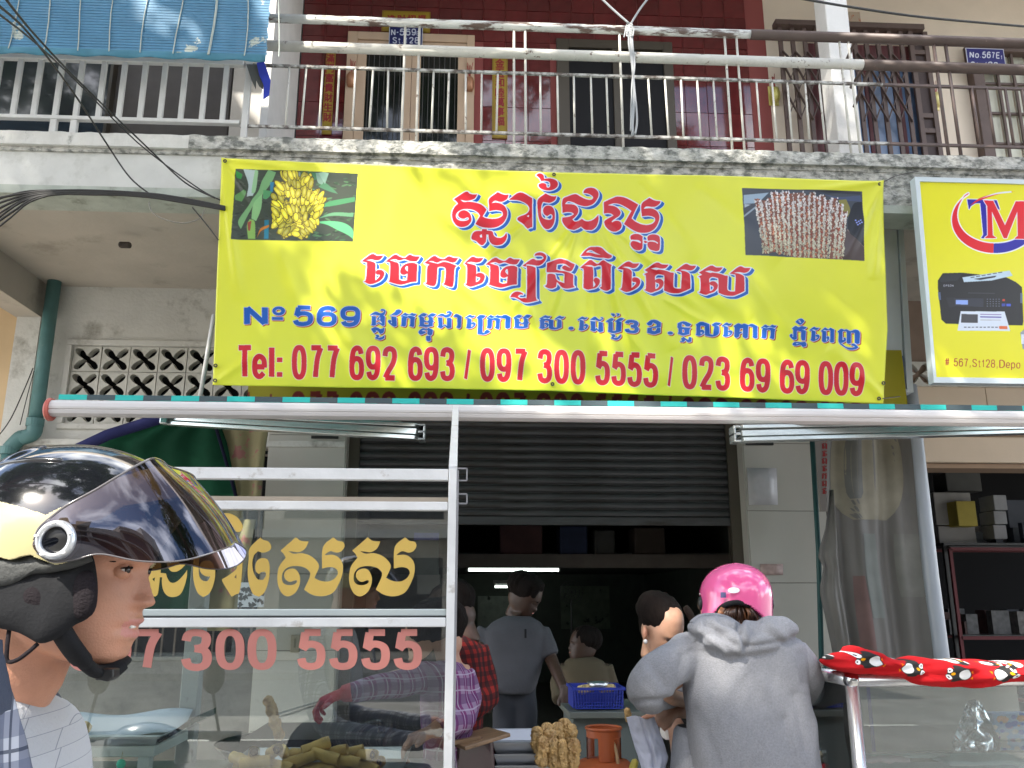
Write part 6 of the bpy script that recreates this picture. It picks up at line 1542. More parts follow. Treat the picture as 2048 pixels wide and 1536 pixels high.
for i, (x, y, ax, ay) in enumerate(rolls):
    c0 = P(x, y, 2.56 + .018 * (i % 4)); ang = (ax * (1 if i % 2 else 1), -ay * .9, rrr.uniform(-.25, .35))
    rl = thing('rolled_snack', None, None, c0); tag(rl, 'hollow ended golden roll in the heaped tray, %s from the left of the heap' % ordn[sorted(r_[0] for r_ in rolls).index(x)], 'rolled snack', 'rolled snacks heaped in the left cabinet')
    o = lumpy('wrapper', None, c0, ang, .0155, .075 + .02 * rrr.random(), M_roll, i, .12, hollow=True); o.parent = rl; o.location = -wloc(rl)
    q_ = Vector(ang).normalized(); o = lumpy('filling', None, c0, q_, .0125, .06, M_fill, i, .1); o.parent = rl; o.location = -wloc(rl)
# fried twist held by tongs
lumpy('fried_snack', 'twisted fried strip dangling from the tongs behind the glass', P(541, 1415, 2.85), (-.35, 0, 1), .017, .075, M_fry, 7, .5)
lumpy('fried_snack', 'lower half of the fried strip dangling from the tongs', P(553, 1452, 2.85), (-.4, 0, 1), .017, .09, M_fry, 9, .5)
tg = thing('kitchen_tongs', 'long steel tongs held in a red glove behind the glass', 'tongs', P(650, 1400, 2.88))
for dy in (0, 5): MB().bar(P(545, 1431 + dy * 1.6, 2.85), P(662, 1396 + dy, 2.89), .012, .004).build('blade', M_steel, tg)
# fryer pan with handle and dark wok behind the cabinet
M_wok = mat('black_iron_wok', (.02, .02, .022), .3, metal=.4, var=.2)
wk = thing('frying_wok', 'wide black iron wok with a loop handle behind the rolled snacks', 'wok', P(610, 1490, 3.3))
wc = P(600, 1488, 3.35)
MB().lathe(wc, [(.02, -.14), (.14, -.12), (.24, -.05), (.29, .01), (.295, .012), (.285, 0), (.23, -.055), (.12, -.115), (.0, -.13)], 30).build('bowl', M_wok, wk, smooth=True)
hp = [P(x, y, 3.15) for x, y in ((672, 1482), (700, 1470), (735, 1452), (757, 1447), (764, 1458), (755, 1474), (720, 1486))]
MB().tube(cr_pts(hp, 5), .014, 8).build('loop_handle', M_wok, wk, smooth=True)
tag(MB().box(P(478, 1505, 3.0), P(766, 1478, 3.0) + Vector((0, .4, 0))).build('dark_stove', mat('stove_black', (.018, .018, .02), .35, metal=.3)), 'low black stove top behind the rolled snacks', 'stove')
pan = thing('lacquered_box_pan', 'dark lacquered pan under a slanted wooden lid beside the cabinet post', 'pan', P(950, 1510, 2.95))
MB().add([P(915, 1478, 2.92), P(986, 1474, 2.92), P(992, 1560, 2.92), P(908, 1560, 2.92), P(915, 1478, 3.15), P(986, 1474, 3.15), P(992, 1560, 3.15), P(908, 1560, 3.15)], [(0, 1, 2, 3), (7, 6, 5, 4), (0, 4, 5, 1), (1, 5, 6, 2), (2, 6, 7, 3), (3, 7, 4, 0)]).build('body', mat('dark_lacquer', (.035, .012, .016), .15, coat=.6), pan, bevel=.01)
MB().bar(P(908, 1490, 2.93), P(998, 1463, 3.0), .16, .012, up=(0, 0, 1)).build('wooden_lid', mat('oiled_wood', (.17, .10, .05), .4, var=.3, vscale=8, stretch=(1, 8, 1)), pan, bevel=.003)
MB().bar(P(900, 1486, 2.90), P(960, 1476, 2.92), .02, .012).build('wooden_handle', mat('oiled_wood', (.17, .10, .05), .4), pan)
# stacked trays and fried bananas
for i, (yr, lab) in enumerate(((1484, 'topmost steel tray of the stack under the fried bananas'), (1507, 'second steel tray of the stack under the fried bananas'), (1530, 'lowest visible steel tray of the stack under the fried bananas'))):
    tray(lab, 986 + i * 2, 1150, yr, 3.0 - i * .004, 3.3, .04, mat('grey_steel_tray', (.30, .31, .33), .35, metal=.7))
bpos = [(1076, 1482, 0, 46), (1096, 1478, .05, 52), (1116, 1480, .05, 56), (1128, 1474, .1, 60), (1143, 1482, .06, 54), (1085, 1505, -.06, 52), (1107, 1508, -.06, 50), (1125, 1510, -.06, 50), (1147, 1510, -.06, 52), (1100, 1490, 0, 50)]
wds = ['leftmost at the back', 'second at the back', 'third at the back', 'tallest at the back', 'rightmost at the back', 'leftmost in front', 'second in front', 'third in front', 'rightmost in front', 'in the middle of the cluster']
for i, (x, y, dy, hh) in enumerate(bpos):
    lumpy('fried_banana', 'knobbly fried banana fritter standing on the tray, %s' % wds[i], P(x, y - 2, 2.955 + dy * .35), (R(-.12, .12), R(-.1, .1), 1), .0185, hh / 1716 * 3.2, M_fry, i + 20, .6, 'fritter', n=44, k=40)
# gas cylinder
M_gas = mat('orange_gas_bottle_paint', (.38, .088, .025), .45, var=.12, dirt=(.2, .07, .03), dscale=8, dpos=(.6, .72))
Yg = 3.45; gc = P(1208, 1500, Yg); gr = (X(1241, 1490, Yg) - X(1172, 1490, Yg)) / 2
zg1, zg0 = Zz(1208, 1456, Yg), Zz(1208, 1518, Yg)
gas = thing('gas_cylinder', 'orange gas bottle with a slotted collar between the trays and the counter', 'gas cylinder', (gc.x, Yg, 0))
b = MB(); N_ = 40
for k in range(N_):
    a0, a1 = 2 * math.pi * k / N_, 2 * math.pi * (k + 1) / N_; dg_ = (math.degrees(a0) + 90) % 120
    segs = [(zg1 - .03, zg1)] if 20 < dg_ < 85 else [(zg0, zg1)]
    for z0, z1 in segs: b.add([(gc.x + r_ * math.cos(a), Yg + r_ * math.sin(a), z) for r_ in (gr, gr - .004) for a in (a0, a1) for z in (z0, z1)], [(0, 2, 3, 1), (4, 5, 7, 6), (1, 3, 7, 5), (0, 4, 6, 2)])
b.build('collar', M_gas, gas)
MB().tube([(gc.x + gr * math.cos(t), Yg + gr * math.sin(t), zg1) for t in [k * math.pi / 16 for k in range(32)]], .006, 6, closed=True).build('collar_rim', M_gas, gas, smooth=True)
MB().lathe((gc.x, Yg, 0), [(.13, .02), (.155, .06), (.155, zg0 - .10), (.14, zg0 - .05), (.09, zg0 - .005), (.0, zg0 + .005)], 32).build('bottle_body', M_gas, gas, smooth=True)
MB().lathe((gc.x, Yg, zg0), [(.012, 0), (.012, .05), (.022, .05), (.022, .075), (.01, .08), (.0, .08)], 14).build('valve', mat('brass_valve', (.25, .13, .05), .4, metal=.7), gas, smooth=True)
MB().tube(cr_pts([Vector((gc.x, Yg - .02, zg0 + .05)), Vector((gc.x + .03, Yg - .05, zg0 + .06)), Vector((gc.x + .04, Yg - .08, zg0 - .05)), Vector((gc.x + .03, Yg - .1, zg0 - .3))], 5), .006, 8).build('hose', mat('tan_hose', (.4, .25, .12), .5), gas, smooth=True)
# table with basket
tb = thing('side_table', 'grey green side table holding the blue basket in the shop', 'table', P(1210, 1500, 4.5))
za = Zz(1200, 1424, 4.35)
MB().box((X(1138, 1430, 4.35), 4.35, za - .03), (X(1330, 1430, 4.35), 4.9, za)).build('table_top', mat('table_green', (.12, .13, .11), .5, var=.1), tb, bevel=.004)
MB().box((X(1150, 1430, 4.35), 4.42, .02), (X(1320, 1430, 4.35), 4.85, za - .031)).build('cabinet_body', mat('table_body', (.10, .12, .11), .6), tb)
bs = thing('plastic_basket', 'blue plastic lattice basket on the grey green table', 'basket', P(1197, 1418, 4.4))
M_blue = mat('blue_plastic', (.025, .042, .30), .4)
xa, xb_ = X(1152, 1400, 4.4), X(1243, 1400, 4.4); zt3, zb3 = Zz(1197, 1380, 4.4), Zz(1197, 1417, 4.4)
w = MB()
for i in range(18):
    x = xa + (xb_ - xa) * i / 17; xt = x + (x - (xa + xb_) / 2) * .06; w.bar((x, 4.4, zb3), (xt, 4.39, zt3), .004)
for j in range(7): z = zb3 + (zt3 - zb3) * j / 6; w.bar((xa - .003 * j * .8, 4.4, z), (xb_ + .003 * j * .8, 4.4, z), .004)
w.build('lattice_front', M_blue, bs)
MB().box((xa, 4.4, zb3 - .002), (xb_, 4.62, zb3 + .002)).build('basket_floor', M_blue, bs)
MB().box((xa - .012, 4.62, zb3), (xb_ + .012, 4.625, zt3)).build('back_panel', M_blue, bs); MB().box((xa - .012, 4.41, zb3), (xa - .008, 4.62, zt3)).build('side_panel', M_blue, bs); MB().box((xb_ + .008, 4.41, zb3), (xb_ + .012, 4.62, zt3)).build('side_panel', M_blue, bs)
MB().box((xa - .02, 4.385, zt3), (xb_ + .02, 4.40, zt3 + .012)).box((xa - .02, 4.62, zt3), (xb_ + .02, 4.635, zt3 + .012)).box((xa - .02, 4.40, zt3), (xa - .008, 4.62, zt3 + .012)).box((xb_ + .008, 4.40, zt3), (xb_ + .02, 4.62, zt3 + .012)).build('rim', M_blue, bs)
lumpy('banana', 'pale peeled banana lying in the blue basket, left one', P(1172, 1378, 4.5), (1, .2, .1), .022, .10, M_fryp, 31, .15, 'banana'); lumpy('banana', 'pale peeled banana lying in the blue basket, right one', P(1214, 1377, 4.5), (1, -.3, .15), .02, .09, M_fryp, 32, .15, 'banana')
bo_ = thing('steel_bowl', 'small steel bowl set among the peeled bananas in the basket', 'bowl', P(1195, 1374, 4.5)); MB().lathe(P(1196, 1377, 4.5), [(.01, -.01), (.04, .0), (.055, .03), (.052, .03), (.035, .004), (0, -.004)], 20).build('bowl_body', M_steel, bo_, smooth=True)
# ================================================================ right glass cabinet
YR1, YR2 = 2.8, 3.42
rc = thing('glass_counter', 'low glass display counter with rounded aluminium edges at the right', 'counter', P(1860, 1530, YR1))
zt4 = Zz(1800, 1346, YR1); xl4 = X(1693, 1370, YR1); xr4 = X(2260, 1370, YR1); rr4 = .021
M_ral = mat('polished_edge_aluminium', (.66, .67, .68), .25, metal=.8, var=.06, vscale=12)
MB().tube([(xl4 + .02, YR1, zt4 - rr4), (xr4, YR1, zt4 - rr4)], rr4, 14).build('front_rail', M_ral, rc, smooth=True)
MB().tube([(xl4 + .015, YR1 + .02, zt4 - rr4), (xl4 + .015, YR2, zt4 - rr4)], rr4, 14).build('side_rail', M_ral, rc, smooth=True)
MB().ell((xl4 + .018, YR1, zt4 - rr4), (.026, .026, .026), 16, 10).build('corner_piece', mat('chrome_corner', (.5, .5, .5), .12, metal=1), rc, smooth=True)
MB().tube([(xl4 + .018, YR1, zt4 - rr4), (xl4 + .018, YR1, .0)], .021, 14).build('post', M_ral, rc, smooth=True)
MB().tube([(xl4 + .018, YR2, zt4 - rr4), (xl4 + .018, YR2, .0)], .016, 12).build('post', mat('worn_aluminium', (.5, .5, .5), .5), rc, smooth=True)
G2 = glass('counter_glass', tint=(.88, .93, .92), refl=2.4, dust=.06)
MB().box((xl4 + .04, YR1 + .0, .9), (xr4, YR1 + .004, zt4 - .042)).build('front_glass', G2, rc)
MB().box((xl4 + .016, YR1 + .025, .9), (xl4 + .020, YR2 - .02, zt4 - .042)).build('side_glass', G2, rc)
MB().box((xl4 + .03, YR1 + .01, zt4 - .010), (xr4, YR2, zt4 - .006)).build('top_glass', G2, rc)
zsh = Zz(1850, 1500, YR1 + .03)
MB().box((xl4 + .05, YR1 + .012, zsh - .007), (xr4, YR2 - .05, zsh)).build('glass_shelf', glass('shelf_glass', tint=(.55, .75, .72), refl=2, dust=.12), rc)
MB().box((xl4 + .05, YR1 + .01, .2), (xr4, YR2 - .02, .90)).build('counter_base', mat('counter_base', (.45, .44, .45), .6), rc)
MB().box((xl4 + .04, YR2 - .02, zsh - .25), (xr4, YR2 - .012, zt4 - .10)).build('back_paper', mat('brown_backing', (.34, .31, .26), .8, var=.15, vscale=2, stretch=(4, 1, .5)), rc)
MB().box((X(1737, 1420, YR1 + .35), YR1 + .35, zsh), (X(1744, 1420, YR1 + .35), YR1 + .352, zt4 - .05)).build('purple_strip', mat('purple_strip', (.14, .12, .30), .6), rc)
zb5 = .905
for (x0, x1, y0, Y0, c, lab) in ((1745, 1900, 1512, YR1 + .10, (.58, .66, .68), 'pale blue paper packet on the floor of the right counter'), (1900, 2040, 1520, YR1 + .2, (.62, .70, .72), 'pale blue paper packet further right in the counter'), (1735, 1820, 1520, YR1 + .05, (.60, .46, .50), 'pink paper packet at the left of the counter floor'), (1900, 2060, 1528, YR1 + .04, (.55, .38, .52), 'mauve paper packet at the right of the counter floor')):
    xa, xb_ = X(x0, y0, Y0), X(x1, y0, Y0); zz5 = Zz(1850, y0, Y0)
    tag(MB().grid(lambda u, v: (xa + u * (xb_ - xa), Y0 + v * .22, zz5 + .008 * noise.noise(Vector((u * 5 + x0, v * 4, 1)))), 20, 10).build('paper_packet', mat('packet_%d' % x0, c, .5), smooth=True, shell=.012), lab, 'packet')
gb = MB(); 
tag(MB().grid(lambda u, v: P(1898 + u * 112 * (.25 + .75 * v) + (1 - v) * 36, 1398 + v * 98 + 10 * abs(u - .5), YR1 + .14 + .05 * noise.noise(Vector((u * 4, v * 4, 2))) + .02 * math.sin(u * 9)), 26, 26).build('plastic_bag', glass('clear_plastic', tint=(.9, .92, .92), refl=3.2, dust=.22, rough=.12, dustcol=(.75, .78, .78)), smooth=True), 'crumpled clear plastic bag hanging inside the right counter', 'plastic bag')
cvp = Canvas(X(1990, 1480, YR1 + .2), X(2090, 1480, YR1 + .2), Zz(2040, 1500, YR1 + .2), Zz(2040, 1425, YR1 + .2), YR1 + .2, 900, (.55, .66, .80))
for k in range(60): x_, y_ = rr.uniform(1985, 2095), rr.uniform(1425, 1500); r1 = rr.uniform(3, 9); cvp.poly([(x_ + r1 * math.cos(t), y_ + r1 * .8 * math.sin(t)) for t in range(7)], rr.choice(((.15, .4, .75), (.8, .5, .2), (.85, .8, .75), (.75, .35, .35), (.1, .3, .7), (.6, .4, .6))))
pk = MB().box((cvp.x0, YR1 + .2, zsh), (cvp.x1, YR1 + .24, cvp.z1)).build('snack_packet', cvp.material('snack_packet_print', rough=.3), bevel=.006); cvp.uv(pk); tag(pk, 'blue and orange printed snack packet on the counter shelf', 'packet')
cb_ = thing('bag_of_cookies', 'clear bag of pale round cookies tied at the top beside the counter post', 'bag', P(1652, 1530, YR1 + .3))
M_ck = mat('pale_cookie', (.58, .52, .36), .7, var=.15)
for i, (x, y) in enumerate(((1644, 1508), (1654, 1505), (1662, 1511), (1648, 1518), (1658, 1520), (1643, 1524), (1652, 1528), (1662, 1527), (1655, 1512))): MB().ell(P(x, y, YR1 + .3 + .01 * (i % 3)), (.014, .012, .013), 12, 8).build('cookie', M_ck, cb_, smooth=True)
MB().ell(P(1653, 1516, YR1 + .31), (.036, .03, .05), 16, 12).build('clear_wrap', glass('bag_film', refl=3, dust=.1), cb_, smooth=True)
MB().tube([P(1653, 1494, YR1 + .31), P(1650, 1484, YR1 + .31), P(1648, 1478, YR1 + .31)], [.006, .016, .022], 10).build('bag_neck', glass('bag_film2', refl=3, dust=.3), cb_, smooth=True)
MB().lathe(P(1653, 1540, YR1 + .31), [(0, 0), (.036, 0), (.038, .02), (.036, .024), (0, .024)], 24).build('red_lid', mat('red_lid', (.5, .02, .03), .4), cb_)
# penguin cloth
YTW = 2.70
cvt = Canvas(X(1635, 1370, YTW), X(2130, 1370, YTW), Zz(1850, 1385, YTW), Zz(1850, 1285, YTW), YTW, 1500, (.70, .12, .14))
def ellp(cx, cy, rx, ry, a=0): return [(cx + rx * math.cos(t) * math.cos(a) - ry * math.sin(t) * math.sin(a), cy + rx * math.cos(t) * math.sin(a) + ry * math.sin(t) * math.cos(a)) for t in [k * math.pi / 10 for k in range(20)]]
def penguin(cx, cy, a, s=1, sq=1):
    f = lambda x, y: (cx + (x * math.cos(a) - y * math.sin(a)) * s, cy + (x * math.sin(a) + y * math.cos(a)) * s * sq)
    E = lambda x, y, rx, ry: [(lambda p: p)(f(x + rx * math.cos(t), y + ry * math.sin(t))) for t in [k * math.pi / 9 for k in range(18)]]
    dk = (.20, .20, .20)
    cvt.poly(E(10, 0, 24, 14), dk); cvt.poly(E(14, 13, 9, 4), dk); cvt.poly(E(14, -13, 9, 4), dk)
    for y in (-6, 6): cvt.poly([f(-12, y - 2), f(-17, y - 4), f(-16, y + 3)], (.85, .45, .08))
    cvt.poly(E(0, 0, 12, 10.5), (.88, .88, .88)); cvt.poly(E(23, 0, 4, 3.2), (.90, .62, .10))
    for y in (-6.5, 6.5): cvt.poly(E(31, y, 5.6, 5.6), dk); cvt.poly(E(31, y, 5, 5), (.92, .92, .92)); cvt.poly(E(32, y, 1.6, 1.6), (.1, .1, .12))
for a_ in ((1751, 1322, math.pi + .12, 1.0, 1), (1817, 1337, .08, 1.0, 1), (1930, 1349, math.pi + .05, 1.0, 1), (2000, 1350, -.12, 1, 1), (1823, 1317, math.pi, .6, .5), (1925, 1324, .05, .8, .5), (1668, 1318, -.5, .6, .8), (2046, 1330, math.pi, .8, .7), (2075, 1346, 0, 1, 1), (1990, 1329, .1, .6, .4)): penguin(*a_)
TT = [(1645, 1314), (1655, 1309), (1672, 1309), (1690, 1306), (1703, 1295), (1713, 1292), (1740, 1301), (1765, 1312), (1790, 1317), (1830, 1314), (1880, 1318), (1950, 1321), (2048, 1322), (2130, 1324)]
TB = [(1645, 1325), (1655, 1332), (1672, 1338), (1690, 1344), (1703, 1346), (1713, 1347), (1740, 1349), (1765, 1350), (1790, 1353), (1830, 1368), (1880, 1374), (1935, 1374), (2000, 1362), (2130, 1348)]
def tow(u, v):
    xx = 1645 + u * 485
    yt = float(np.interp(xx, [p[0] for p in TT], [p[1] for p in TT])); yb = float(np.interp(xx, [p[0] for p in TB], [p[1] for p in TB]))
    a = v * 2 * math.pi; cy = (yt + yb) / 2; hh = (yb - yt) / 2
    hy = cy - hh * math.copysign(abs(math.sin(a)) ** .8, math.sin(a))
    dep = .11 * math.copysign(abs(math.cos(a)) ** .8, math.cos(a)) * (min(1, u * 14 + .15))
    yy_ = YTW + .11 - dep + .026 * noise.noise(Vector((xx / 60, hy / 14, 2))) + .010 * math.sin(hy / 3.2 + xx / 40) * min(1, u * 6)
    p = P(xx, hy, YTW + .11); p.y = yy_
    p.z += .006 * noise.noise(Vector((xx / 30, v * 5, 4)))
    return p
tb_ = MB().grid(lambda v, u: tow(u, v), 30, 140, closeu=True).build('penguin_cloth', cvt.material('penguin_fleece', rough=.95, spec=.1, var=.06), smooth=True, fix=False)
cvt.uv(tb_); tag(tb_, 'red fleece cloth printed with penguins bundled on the right counter', 'cloth')
for v_ in tb_.data.polygons: pass
bm_ = bmesh.new(); bm_.from_mesh(tb_.data); bmesh.ops.holes_fill(bm_, edges=bm_.edges); bmesh.ops.recalc_face_normals(bm_, faces=bm_.faces); bm_.to_mesh(tb_.data); bm_.free()
tb_.data.polygons.foreach_set('use_smooth', [True] * len(tb_.data.polygons))
# ================================================================ curtains, tarpaulin and pole by the walls
YQ = 7.1
def sheet_poly(name, label, rows, Y, m, amp=.03, fr=30, cat='cloth', nu=40, nv=24, sh=.002, par=None):
    """rows: (y, xl, xr) photo px from top to bottom; hanging cloth with folds"""
    ys2 = [r[0] for r in rows]
    def f(u, v):
        y = ys2[0] + (ys2[-1] - ys2[0]) * v; xl = float(np.interp(y, ys2, [r[1] for r in rows])); xr = float(np.interp(y, ys2, [r[2] for r in rows]))
        p = P(xl + u * (xr - xl), y, Y); p.y += amp * math.sin(u * fr + 1.2 * math.sin(v * 3)) + amp * .8 * noise.noise(Vector((u * 4, v * 3, Y))); return p
    o = MB().grid(f, nu, nv).build(name, m, par, smooth=True, shell=sh)
    return tag(o, label, cat) if par is None else o
sheet_poly('green_curtain', 'dark green curtain hung behind the rider and the glass cabinet', [(834, 330, 432), (850, 262, 440), (880, 165, 452), (1000, 165, 476), (1120, 120, 440), (1235, 118, 400)], YQ, mat('green_cloth', (.006, .040, .020), .8, spec=.08, var=.2), .018, 26)
sheet_poly('floral_curtain', 'yellowish floral curtain hanging right of the green one', [(836, 430, 541), (900, 448, 531), (985, 468, 522), (1100, 400, 500), (1240, 370, 470), (1262, 372, 466)], YQ + .08, mat('floral_cloth', (.26, .23, .13), .8, spec=.08, var=.1, dirt=(.32, .14, .13), dscale=5, dpos=(.56, .6)), .02, 12)
tag(MB().tube([P(427, 838, YQ - .06), P(450, 915, YQ - .06), P(474, 1000, YQ - .06)], .014, 8).build('navy_border', mat('navy_cloth', (.008, .009, .022), .8, spec=.08), smooth=True), 'navy hem running down between the green and floral curtains', 'hem')
tag(MB().tube([P(120, 915, YQ - .3), P(215, 870, YQ - .3), P(330, 834, YQ - .3), P(420, 812, YQ - .3)], .045, 12).build('navy_pole', mat('navy_pole_sleeve', (.02, .022, .075), .7, spec=.08, var=.2), smooth=True), 'navy sleeved pole slanting over the green curtain', 'pole')
cvq = Canvas(X(476, 1200, YQ - .1), X(528, 1200, YQ - .1), Zz(500, 1214, YQ - .1), Zz(500, 1165, YQ - .1), YQ - .1, 500, (.75, .77, .80))
for k in range(26): x_, y_ = rr.uniform(478, 526), rr.uniform(1172, 1212); a0 = rr.uniform(0, 6); cvq.poly(pp(' '.join('%.1f,%.1f' % (x_ + (4 + (j % 2) * 1.6) * math.cos(a0 + j * .5), y_ + (4 + (j % 2) * 1.6) * math.sin(a0 + j * .5)) for j in range(8))), (.12, .12, .14), True)
qs = MB().box((cvq.x0, YQ - .1, cvq.z0), (cvq.x1, YQ - .095, cvq.z1)).build('small_notice', cvq.material('notice_print', rough=.5)); cvq.uv(qs); tag(qs, 'small white notice with black curled writing seen through the cabinet', 'notice')
# hanging grey tarpaulin
YP = 6.9
tp = thing('hanging_tarpaulin', 'reversed grey vinyl tarpaulin hanging in front of the right pillar', 'tarpaulin', P(1760, 1100, YP))
M_tp = mat('grey_vinyl_back', (.15, .14, .127), .45, var=.18, vscale=2, dirt=(.13, .125, .115), dscale=1.6, dpos=(.5, .7), stretch=(2.5, 1, .5), trans=.1)
def tarp(u, v):
    y = 760 + 700 * v; xl = float(np.interp(y, [760, 860, 1000, 1150, 1300, 1460], [1655, 1655, 1655, 1668, 1690, 1705])); xr = float(np.interp(y, [760, 860, 1000, 1150, 1300, 1460], [1822, 1832, 1846, 1862, 1882, 1905]))
    p = P(xl + u * (xr - xl), y, YP)
    p.y += .05 * math.sin(u * 11 + .8 * math.sin(v * 2.2)) + .03 * noise.noise(Vector((u * 5, v * 4, 5))) - .02 * math.sin(u * 27 + v * 2)
    if u > .9: k = (u - .9) / .1; p.y += .10 * k * k
    return p
sht = MB().grid(tarp, 90, 60).build('vinyl_sheet', M_tp, tp, smooth=True)
M_tpr = mat('lit_rolled_vinyl', (.36, .39, .43), .35, var=.06, vscale=2, coat=.2)  # same vinyl as the sheet, bluish light on the roll put into the colour
MB().tube([P(x, y, YP - .04) for x, y in ((1822, 770), (1832, 860), (1846, 1000), (1861, 1150), (1880, 1300), (1899, 1460))], [.045, .05, .055, .062, .064, .066], 20).build('rolled_edge', M_tpr, tp, smooth=True)
sheet_poly('side_fold', None, [(980, 1660, 1664), (1060, 1652, 1672), (1110, 1637, 1676), (1135, 1650, 1678), (1180, 1640, 1684), (1300, 1668, 1700), (1420, 1672, 1705)], YP - .12, M_tp, .03, 5, par=tp)
# tan ghost of the print showing through the vinyl
def through(pts, c, nm):
    b = MB(); q2 = [P(x, y, YP) for x, y in pts]
    tri = geometry.tessellate_polygon([[Vector((p.x, 0, p.z)) for p in q2]])
def patch_on_tarp(u0, u1, v0, v1, c, nm, rx=1):
    m = mat(nm, c, .6, var=.15)
    MB().grid(lambda u, v: tarp(u0 + (u1 - u0) * (.5 + (u - .5) * (1 - abs(2 * v - 1) ** 3 * rx)), v0 + (v1 - v0) * v) + Vector((0, -.004, 0)), 16, 16).build('faded_print', m, tp, smooth=True)
patch_on_tarp(.04, .82, .10, .40, (.23, .205, .15), 'ghost_tan', .5)
patch_on_tarp(.16, .40, .12, .34, (.13, .128, .118), 'ghost_grey', .6)
patch_on_tarp(.18, .30, .56, .98, (.18, .105, .095), 'ghost_maroon', .3)
patch_on_tarp(.66, .92, .44, .62, (.175, .17, .15), 'ghost_card', .1)
patch_on_tarp(.80, .95, .80, .88, (.36, .34, .24), 'ghost_cream', .4)
patch_on_tarp(.30, .45, .44, .68, (.15, .16, .145), 'ghost_teal', .15)
vp = thing('vertical_name_board', 'narrow vertical board with red lettering beside the teal pole', 'sign', P(1648, 950, 7.5))
a_, b_ = P(1640, 1000, 7.5), P(1658, 840, 7.5)
MB().box((a_.x, 7.5, a_.z - .1), (b_.x, 7.53, b_.z)).build('board', mat('board_pale', (.34, .30, .27), .7), vp)
for i, y in enumerate(range(856, 985, 15)):
    g_ = rr.choice((gE, gP, gK)); gg = G(0, 0, 1, g_); gg = tpl(gg, bbx(gg), (1643, y, 1655, y + 12)); glyph_obj('letter', [[smooth_poly(o, 2) for o in gg]], 7.497, mat('sign_red', (.4, .03, .03), .6), vp)
tag(MB().tube([P(1622, 840, 7.3), P(1637, 1100, 7.3), P(1645, 1400, 7.3)], .022, 10).build('teal_pole', mat('teal_pole_paint', (.04, .12, .12), .5), smooth=True), 'thin teal pole between the right pillar and the tarpaulin', 'pole')
sheet_poly('faded_poster', 'faded peeling pale poster on the right tiled pillar', [(936, 1494, 1553), (1010, 1498, 1556)], YW - .062, mat('poster_ghost', (.50, .49, .50), .3, var=.1, vscale=9), 0, 1, 'poster', 4, 4, .001)
sheet_poly('pink_stain', 'faint pink printed notice on the right tiled pillar', [(1128, 1520, 1566), (1150, 1520, 1566)], YW - .062, mat('pink_ghost', (.46, .33, .30), .4, var=.2, vscale=20), 0, 1, 'notice', 4, 4, .001)
# small posters on the left of the shutter, seen through the glass
for (x0, y0, x1, y1, c, lab) in ((828, 1066, 878, 1080, (.10, .10, .32), 'violet strip notice seen through the cabinet glass'), (828, 1082, 878, 1150, (.05, .055, .05), 'dark poster seen through the cabinet glass'), (834, 1104, 862, 1138, (.20, .21, .22), 'grey leaflet seen through the cabinet glass'), (834, 1150, 880, 1188, (.12, .11, .10), 'brownish leaflet seen through the cabinet glass')):
    a_, b_ = P(x0, y1, 8.6), P(x1, y0, 8.6); tag(MB().box((a_.x, 8.6 + x0 * .0001 - y1 * .0001, a_.z), (b_.x, 8.62, b_.z)).build('wall_notice', mat('notice_%d_%d' % (x0, y0), c, .6, var=.2)), lab, 'notice')
a_, b_ = P(580, 1305, YW - .08), P(600, 1270, YW - .08)
sw_ = thing('wall_socket', 'small wall socket in a tan plate on the left pillar', 'socket', (a_ + b_) / 2); MB().box(a_, b_ + Vector((0, .022, 0))).build('cover', mat('socket_tan', (.34, .30, .22), .5), sw_, bevel=.004); MB().box(a_ + Vector((.03, -.004, .04)), b_ + Vector((-.03, .0, -.03))).build('insert', mat('socket_dark', (.2, .18, .13), .5), sw_)
# scooter parked on the road to the left: dark silhouette mirrored in the glass
sc = thing('parked_scooter', 'black scooter parked on the road just outside the left of the frame', 'scooter', (-1.32, .75, -.14))
M_sc = mat('black_scooter_paint', (.015, .015, .018), .25, coat=.5)
s_ = MB(); s_.tube(cr_pts([(-1.32, 1.05, .35), (-1.32, 1.0, .62), (-1.32, .9, .86), (-1.32, .86, .98)], 4), [.10, .14, .15, .13, .12, .12, .13, .15, .17, .17, .15, .12, .06], 16)
s_.build('front_fairing', M_sc, sc, smooth=True)
MB().tube([(-1.62, .84, .93), (-1.32, .90, .95), (-1.02, .84, .93)], .018, 8).build('handlebar', M_sc, sc, smooth=True)
for s in (-1, 1):
    MB().tube([(-1.32 + s * .28, .84, .93), (-1.32 + s * .24, .86, 1.12)], .007, 6).build('mirror_stalk', M_sc, sc, smooth=True); MB().ell((-1.32 + s * .24, .86, 1.17), (.05, .02, .07), 14, 8).build('mirror', M_sc, sc, smooth=True)
    MB().tube([(-1.32 + s * .24, .84, .93), (-1.32 + s * .36, .80, .92)], .022, 8).build('grip', M_sc, sc, smooth=True)
MB().ell((-1.32, .1, .45), (.17, .62, .19), 18, 10).build('seat_and_body', M_sc, sc, smooth=True)
for y in (1.12, -.35):
    MB().tube([(-1.32, y + .21 * math.cos(t), .13 + .21 * math.sin(t)) for t in [k * math.pi / 12 for k in range(24)]], .05, 8, closed=True).build('wheel', mat('tyre', (.02, .02, .02), .8), sc, smooth=True)
